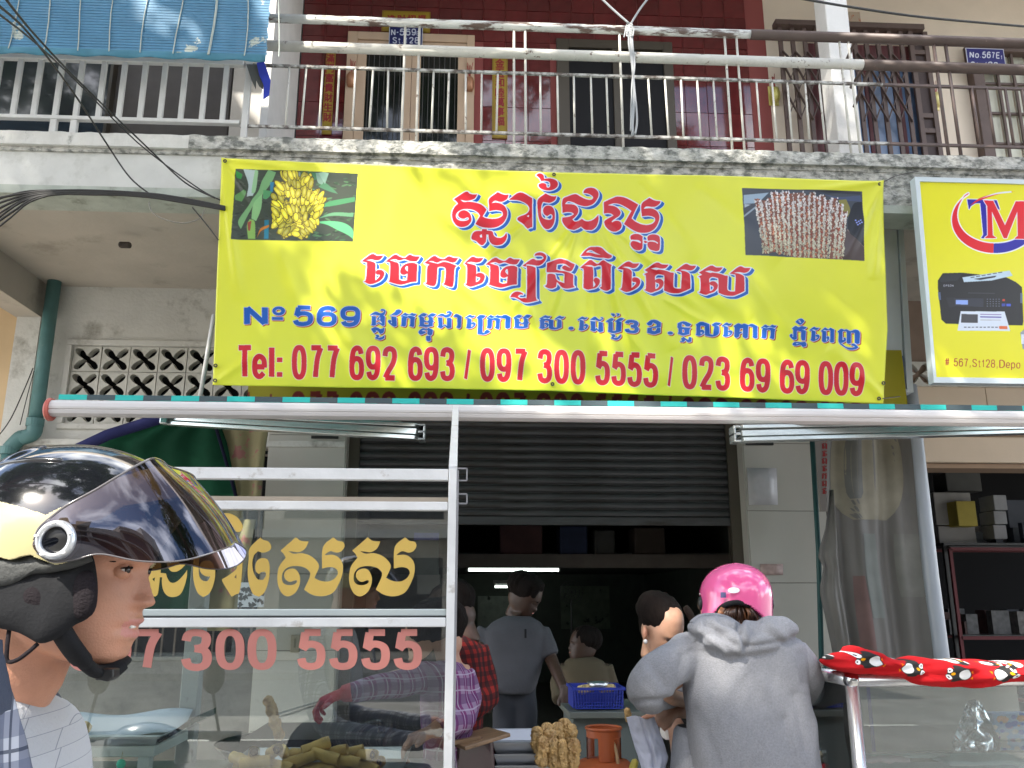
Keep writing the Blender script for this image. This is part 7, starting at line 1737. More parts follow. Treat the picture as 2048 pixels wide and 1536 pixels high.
# ================================================================ people
def skin(name, c, sss=.12):
    m = mat(name, c, .44, spec=.45, var=.13, vscale=28, dirt=tuple(x * y for x, y in zip(c, (.80, .62, .58))), dscale=7, dpos=(.52, .85), bump=.16, bscale=420)
    b = m.node_tree.nodes['Principled BSDF']; b.inputs['Subsurface Weight'].default_value = sss; b.inputs['Subsurface Scale'].default_value = .01; b.inputs['Subsurface Radius'].default_value = (1, .35, .2)
    return m
SK1 = skin('tan_skin', (.50, .245, .155)); SK2 = skin('warm_skin', (.42, .24, .16)); SK3 = skin('shaded_skin', (.055, .028, .018))  # SK3: skin of the dim figures, the gloom put into its colour
LIP = skin('lip_skin', (.52, .22, .18)); HAIR = mat('black_hair', (.009, .006, .005), .7, spec=.1, var=.3, vscale=60, bump=.6, bscale=160, stretch=(4, 4, .6))
def plaid(name, cols, sc=10, w2=.0):
    """woven check in object space: cols = base, band, cross, thin line"""
    m = mat(name, cols[0], .85, spec=.2)
    n, l = m.node_tree.nodes, m.node_tree.links; b = n['Principled BSDF']
    t = n.new('ShaderNodeTexCoord'); s = n.new('ShaderNodeSeparateXYZ'); l.new(t.outputs['Object'], s.inputs[0])
    def mth(op, a, b_=None):
        x = n.new('ShaderNodeMath'); x.operation = op
        for i, v in enumerate((a, b_)):
            if v is None: continue
            if isinstance(v, (int, float)): x.inputs[i].default_value = v
            else: l.new(v, x.inputs[i])
        return x.outputs[0]
    nz = n.new('ShaderNodeTexNoise'); nz.inputs['Scale'].default_value = 3.5; l.new(t.outputs['Object'], nz.inputs['Vector'])
    wob = mth('MULTIPLY', nz.outputs[0], .10)
    xy = mth('ADD', mth('ADD', s.outputs['X'], mth('MULTIPLY', s.outputs['Y'], .8)), wob); zz = mth('ADD', s.outputs['Z'], wob)
    fx = mth('FRACT', mth('MULTIPLY', xy, sc)); fz = mth('FRACT', mth('MULTIPLY', zz, sc))
    def mix(col, fac, c2):
        x = n.new('ShaderNodeMix'); x.data_type = 'RGBA'
        l.new(fac, x.inputs['Factor'])
        if isinstance(col, tuple): x.inputs['A'].default_value = (*col, 1)
        else: l.new(col, x.inputs['A'])
        x.inputs['B'].default_value = (*c2, 1); return x.outputs['Result']
    band = lambda f, lo, hi: mth('MULTIPLY', mth('GREATER_THAN', f, lo), mth('LESS_THAN', f, hi))
    c = mix(cols[0], mth('MULTIPLY', band(fx, 0, .5), .75), cols[1])
    c = mix(c, mth('MULTIPLY', band(fz, 0, .5), .6), cols[2])
    if len(cols) > 3: c = mix(c, mth('MULTIPLY', mth('MAXIMUM', band(fx, .68, .76), band(fz, .68, .76)), .8), cols[3])
    l.new(c, b.inputs['Base Color']); return m
# head shape: profile rows taken from the rider, in head units (front, back, half width in metres)
KH = .00061
HR = [(925, 150, 70, .020), (935, 200, 50, .048), (960, 245, 10, .062), (1000, 275, -20, .071), (1060, 294, -35, .076), (1100, 299, -38, .077), (1126, 298, -38, .0765), (1140, 288, -37, .076), (1152, 284, -36, .0755), (1180, 280, -32, .0745),
      (1215, 278, -22, .071), (1226, 276, -12, .069), (1240, 274, 0, .067), (1255, 270, 15, .064), (1270, 266, 35, .060), (1285, 259, 60, .056), (1297, 255, 85, .051), (1312, 249, 120, .043), (1322, 238, 150, .032), (1328, 222, 175, .018)]
NA = [(1110, 0), (1126, 4), (1139, 8), (1152, 13), (1175, 22), (1195, 29.5), (1205, 32), (1212, 29), (1217, 10), (1223, 1), (1230, 0)]
LA = [(1220, 0), (1228, 3.5), (1235, 9), (1240, 13), (1246, 10), (1251, 0), (1255, -2), (1259, 3), (1265, 8.5), (1271, 9.5), (1278, 7), (1284, 0), (1300, 0)]
itp = lambda tab, y, k=1: float(np.interp(y, [r[0] for r in tab], [r[k] for r in tab]))
def head_mesh(mb, T, sc=1.0, nu=72, nv=110):
    """T maps head-local (x forward, y left, z up; metres from (130,1126)) to world"""
    def f(u, v):
        y = 925 + (1328 - 925) * v; th = u * 2 * math.pi
        fr, bk, w = itp(HR, y), itp(HR, y, 2), itp(HR, y, 3)
        cx, a = (fr * .42 + bk * .58), 0
        ct, st = math.cos(th), math.sin(th)
        a = (fr - cx) if ct > 0 else (cx - bk)
        lx = (cx - 130 + a * math.copysign(abs(ct) ** .86, ct)) * KH; ly = w * math.copysign(abs(st) ** .9, st); lz = (1126 - y) * KH
        if ct > 0:
            g = lambda c, s_: math.exp(-((abs(ly) - c) / s_) ** 2)
            sn = .0075 + .0055 * math.exp(-((y - 1206) / 14) ** 2) + .002 * max(0, min(1, (y - 1140) / 60))
            lx += itp(NA, y) * KH * math.exp(-(ly / sn) ** 2) + (.006 * math.exp(-((y - 1204) / 9) ** 2) * g(.0135, .006))
            lx += itp(LA, y) * KH * math.exp(-(ly / .021) ** 2)
            lx -= .0075 * g(.031, .015) * math.exp(-((y - 1141) / 15) ** 2)
            lx += .0045 * g(.036, .02) * math.exp(-((y - 1122) / 10) ** 2)
            lx += .004 * g(.05, .02) * math.exp(-((y - 1185) / 28) ** 2)
            lx -= .003 * g(.026, .008) * math.exp(-((y - 1256) / 10) ** 2)
        return T(Vector((lx, ly, lz)) * sc)
    mb.grid(f, nu, nv, closeu=True)
    for v in (0, 1):       # close the crown and the chin
        ring = [f(i / nu, v) for i in range(nu)]; o_ = len(mb.v) - nu * nv if v == 0 else None
        c = sum(ring, Vector()) / nu; mb.add([c], []); base = len(mb.v) - 1 - nu * nv - v
        k0_ = base if v == 0 else base + nu * (nv - 1)
        for i in range(nu): mb.f.append((k0_ + i, k0_ + (i + 1) % nu, len(mb.v) - 1)); mb.mi.append(0)
    return mb
def rotT(c, yaw, pitch=0, roll=0):
    q_ = Matrix.Rotation(yaw, 3, 'Z') @ Matrix.Rotation(pitch, 3, 'Y') @ Matrix.Rotation(roll, 3, 'X'); c = Vector(c)
    return (lambda v: c + q_ @ v), q_
def hand(mb, wrist, d, up, sc=1.0, curl=.5, thumb=1, point=False):
    """palm, five unequal bent fingers; d = direction of the hand, up = back of the hand normal"""
    d = Vector(d).normalized(); up = Vector(up); up = (up - d * up.dot(d)).normalized(); s = d.cross(up); w = Vector(wrist)
    mb.tube([w - d * .03 * sc, w + d * .01 * sc, w + d * .045 * sc, w + d * .085 * sc], [.024 * sc, .025 * sc, .036 * sc, .036 * sc], 12, sq=.55) if False else None
    for k in range(-1, 2): mb.tube([w + s * k * .004 * sc, w + d * .03 * sc + s * k * .018 * sc, w + d * .085 * sc + s * k * .024 * sc], [.018 * sc, .018 * sc, .014 * sc], 10)
    L = [.068, .080, .084, .076, .060]
    for i in range(4):
        c_ = curl if not (point and i == 0) else .08
        b_ = w + d * (.085 - .006 * abs(i - 1.2)) * sc + s * (-.030 + .020 * i) * sc * thumb
        ln = L[i + 1] * sc; a1, a2, a3 = c_ * .9, c_ * 2.0, c_ * 2.9
        dr = lambda a: d * math.cos(a) - up * math.sin(a)
        p1 = b_ + dr(a1) * ln * .45; p2 = p1 + dr(a2) * ln * .32; p3 = p2 + dr(a3) * ln * .23
        mb.tube([b_ - d * .02 * sc, b_, p1, p2, p3, p3 + dr(a3) * .003], [.0095 * sc, .0095 * sc, .0088 * sc, .008 * sc, .0068 * sc, .003], 8)
    b_ = w + d * .025 * sc - s * .022 * sc * thumb; p1 = b_ + (d * .7 - s * .7 * thumb - up * .35 * curl).normalized() * .034 * sc; p2 = p1 + (d * .95 - s * .25 * thumb - up * .5 * curl).normalized() * .030 * sc
    mb.tube([b_ - d * .01, b_, p1, p2, p2 + (p2 - p1) * .1], [.012 * sc, .0125 * sc, .0105 * sc, .009 * sc, .004], 8)
def clothfold(amp, seed, sx=5, sz=9):
    def f(co, nrm):
        d = noise.noise(Vector((co.x * sx + co.z * 3 + seed, co.y * sx, co.z * sz - co.x * 4))) + .5 * noise.noise(Vector((co.x * sx * 2.4, co.y * 9 + seed, co.z * sz * 2.2)))
        return co + nrm * d * amp
    return f
# ---------------------------------------------------------------- the rider in the left foreground
YM_ = 1.05
rd = thing('person', 'young man in profile under a black and cream helmet, plaid shirt over grey T-shirt', 'person', P(60, 1536, YM_))
c0 = P(130, 1126, YM_)
kx = (P(310, 1205, YM_) - P(130, 1205, YM_)).x / (180 * KH)
def Tr(v):   # head-local to world following the photographed outline
    return P(130 + v.x / KH, 1126 - v.z / KH, YM_) - Vector((0, v.y, 0))
b = MB(); head_mesh(b, Tr, 1.0, 110, 230)
nk = [P(70, 1215, YM_), P(40, 1290, YM_), P(22, 1345, YM_), P(-12, 1410, YM_), P(-40, 1500, YM_), P(-70, 1640, YM_)]
b.tube(nk, [.060, .058, .056, .052, .050, .050], 28)
b.ell(P(70, 1190, YM_ - .074), (.018, .012, .03), 14, 10)
body = fuse(b, 'body', [SK1, LIP], rd, voxel=.0025, smooth_it=2)
me = body.data; off = wloc(body)
lipu = pp("246,1254 256,1249 268,1243 279,1237 292,1239 292,1247 275,1252 258,1256"); lipl = pp("248,1257 262,1257 282,1259 284,1270 271,1275 258,1271")
def inpoly(p, poly):
    x, y = p; c = False; n = len(poly)
    for i in range(n):
        (x1, y1), (x2, y2) = poly[i], poly[i - 1]
        if (y1 > y) != (y2 > y) and x < (x2 - x1) * (y - y1) / (y2 - y1) + x1: c = not c
    return c
for p in me.polygons:
    v = p.center + off
    if abs(v.y - YM_) < .025:
        s = project(Vector((v.x, YM_, v.z)))
        if s[0] > 230 and 1230 < s[1] < 1285 and (inpoly(s, lipu) or inpoly(s, lipl)): p.material_index = 1
# eye, brow, teeth
for sd in (-1, 1):
    ey = YM_ + sd * .031
    ec = P(261, 1142, ey if sd < 0 else ey); ec = Vector((P(259.5, 1142, YM_).x, ey, P(261, 1142, YM_).z))
    MB().ell(ec, (.0112, .0112, .0108), 20, 14).build('eyeball', mat('eye_white', (.62, .58, .54), .15), rd, smooth=True)
    MB().ell(ec + Vector((.0088, sd * .0015, .0004)), (.0042, .0058, .0056), 14, 10).build('iris', mat('dark_iris', (.02, .012, .008), .08), rd, smooth=True)
    lb = MB(); NA_, NE_ = 40, 36; g_ = lambda a, e: ec + Vector((.0124 * math.cos(e) * math.cos(a), .0124 * math.cos(e) * math.sin(a), .0120 * math.sin(e)))
    lb.v = [tuple(g_(rad(-105 + 210 * i / NA_), rad(-85 + 170 * j / NE_))) for j in range(NE_ + 1) for i in range(NA_ + 1)]
    for j in range(NE_):
        for i in range(NA_):
            a_, e_ = -105 + 210 * (i + .5) / NA_, -85 + 170 * (j + .5) / NE_; o_ = math.cos(rad(min(90, abs(a_) * 90 / 66)))
            if -15 * o_ < e_ < 17 * o_ and o_ > .05: continue
            k = j * (NA_ + 1) + i; lb.f.append((k, k + 1, k + NA_ + 2, k + NA_ + 1)); lb.mi.append(0)
    lb.build('eyelid', SK1, rd, smooth=True)
    pts = [ec + Vector((.0142 * math.cos(a) - .001, .0142 * math.sin(a), .0030 * math.cos(a))) for a in [rad(-62 + 15.5 * k) for k in range(9)]]
    MB().tube(pts, [.0003] + [.0011] * 7 + [.0003], 6).build('eyelashes', HAIR, rd)
    pts = [Vector((P(299 - k * 7, 1124 - (3 if 0 < k < 4 else 0) + k * .8, YM_).x - .004, YM_ + sd * (.012 + k * .0085), P(290, 1123 - (2 if 0 < k < 4 else 0) + k * .8, YM_).z)) for k in range(6)]
    MB().tube(pts, [.001, .0028, .003, .0028, .002, .0008], 7, sq=.6).build('eyebrow', HAIR, rd, smooth=True)
MB().tube([P(261, 1253.5, YM_ - .014), P(268.5, 1253.5, YM_), P(261, 1253.5, YM_ + .014)], .0020, 8).build('teeth', mat('teeth', (.72, .70, .64), .25), rd, smooth=True)
# T-shirt, plaid shirt, dark collar
M_tee = mat('grey_tshirt', (.40, .41, .43), .9, var=.06, vscale=30, bump=.2, bscale=200)
n_, l_ = M_tee.node_tree.nodes, M_tee.node_tree.links
br = n_.new('ShaderNodeTexBrick'); br.offset = .12; br.inputs['Scale'].default_value = 1; br.inputs['Mortar Size'].default_value = .0004; br.inputs['Brick Width'].default_value = .028; br.inputs['Row Height'].default_value = .019; br.inputs['Mortar Smooth'].default_value = .4
br.inputs['Color1'].default_value = (.43, .44, .46, 1); br.inputs['Color2'].default_value = (.40, .41, .43, 1); br.inputs['Mortar'].default_value = (.22, .23, .26, 1)
tcn = n_.new('ShaderNodeTexCoord'); mpn = n_.new('ShaderNodeMapping'); mpn.inputs['Rotation'].default_value = (rad(90), rad(14), 0); l_.new(tcn.outputs['Object'], mpn.inputs[0]); l_.new(mpn.outputs[0], br.inputs['Vector']); l_.new(br.outputs[0], n_['Principled BSDF'].inputs['Base Color'])
TR_ = [(1375, 60, -150, .058), (1385, 72, -160, .07), (1400, 83, -180, .09), (1412, 90, -190, .12), (1430, 96, -195, .15), (1450, 101, -200, .17), (1480, 109, -200, .185), (1536, 119, -200, .19), (1620, 126, -205, .19), (1800, 130, -210, .19), (2000, 130, -210, .18)]
def tor(u, v):
    y = 1375 + 625 * v; f_, b_, w = itp(TR_, y), itp(TR_, y, 2), itp(TR_, y, 3); th = u * 2 * math.pi
    cx = f_ * .45 + b_ * .55; a = (f_ - cx) if math.cos(th) > 0 else (cx - b_)
    p = P(cx + a * math.copysign(abs(math.cos(th)) ** .8, math.cos(th)), y, YM_); p.y = YM_ - w * math.copysign(abs(math.sin(th)) ** .9, math.sin(th)); p.z += .0
    return p
MB().grid(tor, 60, 40, closeu=True).build('t_shirt', M_tee, rd, smooth=True)
M_pl = plaid('navy_white_plaid', ((.50, .51, .56), (.10, .115, .17), (.12, .135, .20), (.03, .04, .07)), 24)
M_nv = mat('navy_collar', (.045, .055, .085), .85, var=.1, bump=.2, bscale=150)
def pan_(rows, Y0, Y1, m, name, nu=26, nv=26, amp=.006):
    ys2 = [r[0] for r in rows]
    def f(u, v):
        y = ys2[0] + (ys2[-1] - ys2[0]) * v; xl = float(np.interp(y, ys2, [r[1] for r in rows])); xr = float(np.interp(y, ys2, [r[2] for r in rows]))
        Yq = Y1 + (Y0 - Y1) * (u ** .7); p = P(xl + u * (xr - xl), y, Yq); p.y += amp * noise.noise(Vector((u * 5, v * 7, 3))); p.z += amp * noise.noise(Vector((u * 4, v * 3, 9))); return p
    return MB().grid(f, nu, nv).build(name, m, rd, smooth=True, shell=.003)
pan_([(1385, -60, 22), (1420, -60, 33), (1460, -60, 44), (1500, -60, 54), (1560, -60, 68), (1900, -60, 90)], .90, .80, M_pl, 'plaid_shirt')
pan_([(1280, -60, 2), (1310, -60, 4), (1350, -60, 14), (1390, -60, 21), (1430, -60, 20), (1470, -60, 10), (1500, -60, 2)], .89, .80, M_nv, 'shirt_collar', amp=.003)
MB().prism([P(x, y, 1.10) for x, y in ((86, 1384), (97, 1392), (108, 1412), (115, 1434), (112, 1446), (103, 1458), (98, 1440), (92, 1412))], (0, .03, 0)).build('far_collar', M_nv, rd, bevel=.003)
# helmet: thing of its own (worn)
hm = thing('open_face_helmet', 'black and cream open face helmet with a large tinted visor on the rider', 'helmet', P(165, 1092, YM_))
M_hb = mat('glossy_black_shell', (.006, .0065, .009), .10, spec=.6, coat=1.0); M_hc = mat('cream_shell', (.40, .36, .19), .28, coat=.5, var=.03)
HCx, HCy, HA, HB = 163, 1100, 247, 208
k0 = (P(264, 1100, YM_) - P(164, 1100, YM_)).x / 100
def shell(u, v):
    th = u * 2 * math.pi; ph_ = v * math.pi * .60
    ax, wy, bz = HA, .128, HB
    cx = math.sin(ph_) * math.cos(th); cy = math.sin(ph_) * math.sin(th); cz_ = math.cos(ph_)
    px = HCx + ax * math.copysign(abs(cx) ** .96, cx); py = HCy - bz * (cz_ if cz_ > 0 else cz_)
    p = P(px, py, YM_); p.y = YM_ + wy * cy
    # raised vent ridges on the crown
    s_ = (px - 50) / 75.0
    if 0 < s_ < 1 and cy < -.12 and 905 < py < 950: p.z += .004 * math.sin(s_ * math.pi) * math.exp(-((py - (945 - s_ * 38)) / 7) ** 2)
    return p
sb = MB(); sb.grid(shell, 430, 270, closeu=True)
LOW = [(-200, 1112), (0, 1113), (20, 1118), (40, 1112), (60, 1108), (80, 1116), (110, 1128), (130, 1124), (144, 1112), (160, 1075), (200, 1040), (250, 1010), (420, 985)]
SPL = [(-300, 960), (0, 1003), (50, 1016), (92, 1030), (110, 1020), (135, 1009), (180, 985), (220, 960), (420, 900)]
fk = []; mi = []
for f in sb.f:
    c = sum((Vector(sb.v[i]) for i in f), Vector()) / 4
    s = project(Vector((c.x, YM_ - abs(c.y - YM_), c.z)))
    if s[1] > float(np.interp(s[0], [q2[0] for q2 in LOW], [q2[1] for q2 in LOW])) + 2: continue
    fk.append(f); mi.append(1 if s[1] > float(np.interp(s[0], [q2[0] for q2 in SPL], [q2[1] for q2 in SPL])) else 0)
# map through the near side so that outlines land where the photograph has them
sb.f, sb.mi = fk, mi
so_ = sb.build('shell', [M_hb, M_hc], hm, smooth=True); md = so_.modifiers.new('s', 'SOLIDIFY'); md.thickness = .006; md.offset = -1
for (pts, r_) in (([(48, 948), (70, 930), (98, 914), (128, 906)], .0028), ([(52, 949), (90, 944), (140, 941), (190, 943)], .0032)):
    pw_ = []
    for x, y in cr_pts([(a_, b_) for a_, b_ in pts], 6):
        # drop onto the near half of the shell
        e = ((x - HCx) / HA) ** 2 + ((HCy - y) / HB) ** 2
        Yn = YM_ - .128 * math.sqrt(max(.01, 1 - e)); p = P(x, y, YM_); p.y = Yn; pw_.append(p)
    MB().tube(pw_, [r_ * .3] + [r_] * (len(pw_) - 2) + [r_ * .3], 8).build('vent_ridge', M_hb, hm, smooth=True)
def puff(name, outl, Y0, th, m, par, back=.02, sm=True):
    o_ = smooth_poly(outl, 3) if sm else outl
    cx = sum(p[0] for p in o_) / len(o_); cy = sum(p[1] for p in o_) / len(o_); n = len(o_)
    vs = [P(x, y, Y0 + back) for x, y in o_]; fs = []
    rs = [1, .985, .93, .82, .65, .42, .2]
    for r_ in rs: vs += [P(cx + (x - cx) * r_, cy + (y - cy) * r_, Y0 - th * math.sqrt(max(0, 1 - r_ * r_))) for x, y in o_]
    vs.append(P(cx, cy, Y0 - th))
    for l in range(len(rs)): fs += [(l * n + k, l * n + (k + 1) % n, (l + 1) * n + (k + 1) % n, (l + 1) * n + k) for k in range(n)]
    fs += [(len(rs) * n + k, len(rs) * n + (k + 1) % n, len(vs) - 1) for k in range(n)]
    return MB().add(vs, fs).build(name, m, par, smooth=True)
M_pad = mat('black_padding', (.013, .0135, .015), .85, spec=.2, var=.2, vscale=20, bump=.12, bscale=300); M_pad2 = mat('brownish_pad_cloth', (.018, .015, .017), .95, spec=.1, bump=.3, bscale=400)
puff('cheek_pad', pp("-60,1118 20,1122 60,1112 110,1132 150,1120 184,1108 191,1130 196,1180 190,1218 174,1238 150,1250 136,1262 112,1278 80,1287 50,1272 24,1262 -60,1246"), .945, .014, M_pad, hm, .10)
puff('ear_pad', pp("30,1190 45,1162 70,1158 92,1172 98,1200 92,1226 70,1226 40,1216"), .940, .010, M_pad2, hm, .02)
puff('front_pad', pp("142,1180 150,1150 172,1140 190,1150 195,1200 184,1230 160,1240 146,1228"), .938, .010, M_pad2, hm, .02)
puff('rim_lining', pp("-60,1112 30,1118 62,1108 112,1128 150,1116 180,1104 186,1122 150,1136 100,1146 60,1150 20,1170 -60,1180"), .935, .008, mat('grey_lining', (.040, .042, .040), .7, bump=.2, bscale=200), hm, .03)
MB().tube(cr_pts([P(120, 1258, .955), P(140, 1290, .965), P(165, 1322, .985), P(190, 1342, 1.01), P(215, 1343, 1.035), P(238, 1326, 1.052), P(246, 1318, 1.07)], 6), [.017] * 12 + [.013] * 18 + [.010] * 7, 12, sq=.55).build('chin_strap', M_pad, hm, smooth=True)
MB().prism([P(x, y, 1.005) for x, y in ((190, 1338), (226, 1338), (226, 1356), (214, 1364), (196, 1360), (190, 1362))], (0, .02, 0)).build('buckle', mat('black_plastic', (.012, .012, .012), .35), hm, bevel=.002)
MB().tube(cr_pts([P(19, 1256, .95), P(14, 1295, .945), P(15, 1322, .945), P(34, 1320, .945), P(58, 1303, .948), P(76, 1287, .952)], 6), .0022, 8).build('strap_cord', M_pad2, hm, smooth=True)
pc = P(112, 1080, .912)
ry_ = Matrix.Rotation(rad(90), 3, 'X')
kk = (P(212, 1080, .912) - P(112, 1080, .912)).x / 100
MB().lathe(pc, [(27 * kk, -.0), (28 * kk, .006), (36 * kk, .006), (40.5 * kk, .001), (41.5 * kk, -.010)], 40, axis=ry_).build('pivot_ring', mat('silver_ring', (.62, .64, .66), .28, metal=.7), hm, smooth=True)
MB().lathe(pc, [(0, .001), (20 * kk, .001), (27 * kk, -.001), (28 * kk, -.008)], 40, axis=ry_).build('pivot_cap', mat('black_plastic', (.012, .012, .012), .35), hm, smooth=True)
for k in range(5): a_ = k * 1.257 + .4; MB().ell(pc + Vector((34.5 * kk * math.cos(a_), -.0065, 34.5 * kk * math.sin(a_))), (.0028, .001, .0015), 10, 6).build('ring_notch', mat('notch_white', (.8, .8, .78), .3), hm, smooth=True)
# visor: ruled tinted shell, mirrored about the head's middle plane
VT = [(334, 931, 0), (328, 925, .03), (318, 919, .055), (304, 917, .078), (283, 926, .095), (240, 950, .112), (190, 980, .124), (135, 1010, .132), (100, 1036, .134), (78, 1056, .134), (68, 1080, .134)]
VB = [(468, 1084, 0), (466, 1088, .02), (454, 1095, .045), (420, 1107, .075), (376, 1119, .098), (330, 1124, .113), (270, 1121, .124), (200, 1108, .132), (150, 1119, .134), (105, 1124, .134), (74, 1106, .134)]
def vis(t, v):
    s = abs(t) * (len(VT) - 1); i = min(int(s), len(VT) - 2); f_ = s - i
    def cr1(tab, c):
        g_ = lambda j: tab[max(0, min(len(tab) - 1, j))][c] if j >= 0 else (tab[-j][c] if c < 2 else -tab[-j][c])
        p0, p1, p2, p3 = g_(i - 1), g_(i), g_(i + 1), g_(i + 2)
        return .5 * (2 * p1 + (p2 - p0) * f_ + (2 * p0 - 5 * p1 + 4 * p2 - p3) * f_ * f_ + (3 * p1 - p0 - 3 * p2 + p3) * f_ ** 3)
    # tables are measured on the picture at each point's own distance
    a_ = P(cr1(VT, 0), cr1(VT, 1), YM_ - cr1(VT, 2)); b_ = P(cr1(VB, 0), cr1(VB, 1), YM_ - cr1(VB, 2))
    p = a_.lerp(b_, v); bulge = math.sin(math.pi * v) * .006
    p.x += bulge * (1 - abs(t)); p.z += bulge * .5 * (1 - abs(t)); p.y -= bulge * abs(t)
    if t < 0: p.y = 2 * YM_ - p.y
    return p
mv_ = bpy.data.materials.new('smoke_visor'); mv_.use_nodes = True
n, l = mv_.node_tree.nodes, mv_.node_tree.links; n.remove(n['Principled BSDF'])
tr = n.new('ShaderNodeBsdfTransparent'); tr.inputs[0].default_value = (.10, .07, .062, 1)
gl = n.new('ShaderNodeBsdfGlossy'); gl.inputs['Roughness'].default_value = .03; gl.inputs['Color'].default_value = (.75, .78, .95, 1)
fr_ = n.new('ShaderNodeFresnel'); fr_.inputs[0].default_value = 1.5; ad = n.new('ShaderNodeMath'); ad.operation = 'MULTIPLY_ADD'; ad.inputs[1].default_value = 1.0; ad.inputs[2].default_value = .05; ad.use_clamp = True
ms = n.new('ShaderNodeMixShader'); l.new(fr_.outputs[0], ad.inputs[0]); l.new(ad.outputs[0], ms.inputs[0]); l.new(tr.outputs[0], ms.inputs[1]); l.new(gl.outputs[0], ms.inputs[2]); l.new(ms.outputs[0], n['Material Output'].inputs[0])
MB().grid(lambda u, v: vis(-1 + 2 * u, v), 161, 26).build('visor', mv_, hm, smooth=True, fix=False)
# thin polished rim of the visor
MB().tube([vis(-1 + 2 * k / 90, 0) for k in range(91)], .0013, 6).build('visor_rim', mat('visor_rim', (.10, .09, .09), .15, coat=.8), hm, smooth=True)
MB().tube([vis(-1 + 2 * k / 90, 1) for k in range(91)], .0010, 6).build('visor_rim', mat('visor_rim', (.10, .09, .09), .15), hm, smooth=True)
# ---------------------------------------------------------------- customer in the grey hoodie
YH = 2.9
hp_ = thing('person', 'person in a heather grey hoodie and pink helmet seen from behind at the counter', 'person', P(1490, 1536, YH))
M_hood = mat('heather_grey_fleece', (.25, .255, .275), .95, spec=.1, var=.10, vscale=160, bump=.35, bscale=260)
b = MB()
TRW = [(1262, 1405, 1580, .07), (1272, 1385, 1596, .10), (1290, 1368, 1606, .115), (1320, 1360, 1608, .12), (1384, 1366, 1607, .125), (1440, 1376, 1620, .13), (1536, 1392, 1638, .14), (1640, 1396, 1650, .145), (1700, 1400, 1646, .13)]
def torso(rows, Yc):
    def f(u, v):
        y = rows[0][0] + (rows[-1][0] - rows[0][0]) * v; xl, xr, dh = itp(rows, y), itp(rows, y, 2), itp(rows, y, 3); th = u * 2 * math.pi; cx, hx = (xl + xr) / 2, (xr - xl) / 2
        p = P(cx + hx * math.copysign(abs(math.cos(th)) ** .75, math.cos(th)), y, Yc); p.y = Yc - dh * math.copysign(abs(math.sin(th)) ** .85, math.sin(th)); return p
    return f
def closed_torso(mb, rows, Yc, nu=48, nv=30):
    f = torso(rows, Yc); mb.grid(f, nu, nv, closeu=True)
    for v in (0, 1):
        ring = [f(i / nu, v) for i in range(nu)]; c = sum(ring, Vector()) / nu; mb.add(ring + [c], [(i, (i + 1) % nu, nu) for i in range(nu)])
closed_torso(b, TRW, YH)
b.tube(cr_pts([P(1392, 1300, YH), P(1345, 1328, 2.86), P(1300, 1366, 2.84), P(1296, 1386, 2.92), P(1328, 1388, 3.06), P(1362, 1372, 3.2)], 5), [.068 + .012 * math.sin(i / 25 * 3.1) - .030 * (i / 25) for i in range(26)], 22)
b.tube(cr_pts([P(1585, 1306, YH), P(1606, 1330, 2.9), P(1614, 1358, 2.96), P(1612, 1380, 3.08), P(1600, 1385, 3.2)], 5), [.060 - .012 * (i / 20) for i in range(21)], 20)
# hood: two lobes and the hanging fold
b.ell(P(1437, 1262, 2.84), (.105, .07, .046), 26, 16, Matrix.Rotation(rad(8), 3, 'Y')); b.ell(P(1533, 1264, 2.84), (.110, .07, .046), 26, 16, Matrix.Rotation(rad(-8), 3, 'Y')); b.ell(P(1482, 1284, 2.80), (.13, .05, .042), 26, 16)
def hoodfold(co, nrm):
    s = project(co); d = 0
    if co.y < YH + .03 and 1225 < s[1] < 1316 and 1370 < s[0] < 1605:      # gathered folds of the hood
        for x0, y0, x1, y1, w, am in ((1478, 1250, 1492, 1300, 5, -.016), (1492, 1246, 1480, 1300, 9, .010), (1412, 1245, 1470, 1290, 6, -.012), (1400, 1262, 1450, 1302, 6, .008), (1500, 1296, 1590, 1276, 6, -.008), (1515, 1244, 1500, 1290, 7, -.009), (1438, 1240, 1480, 1262, 4, -.010), (1540, 1250, 1570, 1275, 8, .007)):
            dx, dy = x1 - x0, y1 - y0; t = max(0, min(1, ((s[0] - x0) * dx + (s[1] - y0) * dy) / (dx * dx + dy * dy)))
            d += 1.15 * am * math.exp(-(math.hypot(s[0] - x0 - t * dx, s[1] - y0 - t * dy) / w) ** 2)
    for x0, y0, x1, y1, w, am in ((1366, 1310, 1354, 1380, 9, -.008), (1270, 1405, 1350, 1398, 6, -.010), (1300, 1330, 1330, 1372, 10, -.007), (1390, 1420, 1440, 1536, 12, -.005), (1600, 1310, 1606, 1366, 9, -.006), (1590, 1390, 1610, 1500, 10, -.006), (1500, 1330, 1560, 1420, 16, .004), (1440, 1330, 1420, 1450, 16, -.005), (1530, 1430, 1480, 1536, 14, .006), (1570, 1440, 1590, 1536, 10, -.006), (1385, 1300, 1430, 1310, 8, -.006)):
        dx, dy = x1 - x0, y1 - y0; t = max(0, min(1, ((s[0] - x0) * dx + (s[1] - y0) * dy) / (dx * dx + dy * dy)))
        d += am * math.exp(-(math.hypot(s[0] - x0 - t * dx, s[1] - y0 - t * dy) / w) ** 2)
    d += .013 * noise.noise(Vector((co.x * 8 + co.z * 4, co.y * 8, co.z * 3))) + .005 * noise.noise(Vector((co.x * 26 - co.z * 9, co.y * 9, co.z * 9))) + .0015 * noise.noise(co * 16)
    return co + nrm * d
hood = fuse(b, 'hoodie', M_hood, hp_, voxel=.006, smooth_it=2, post=hoodfold)
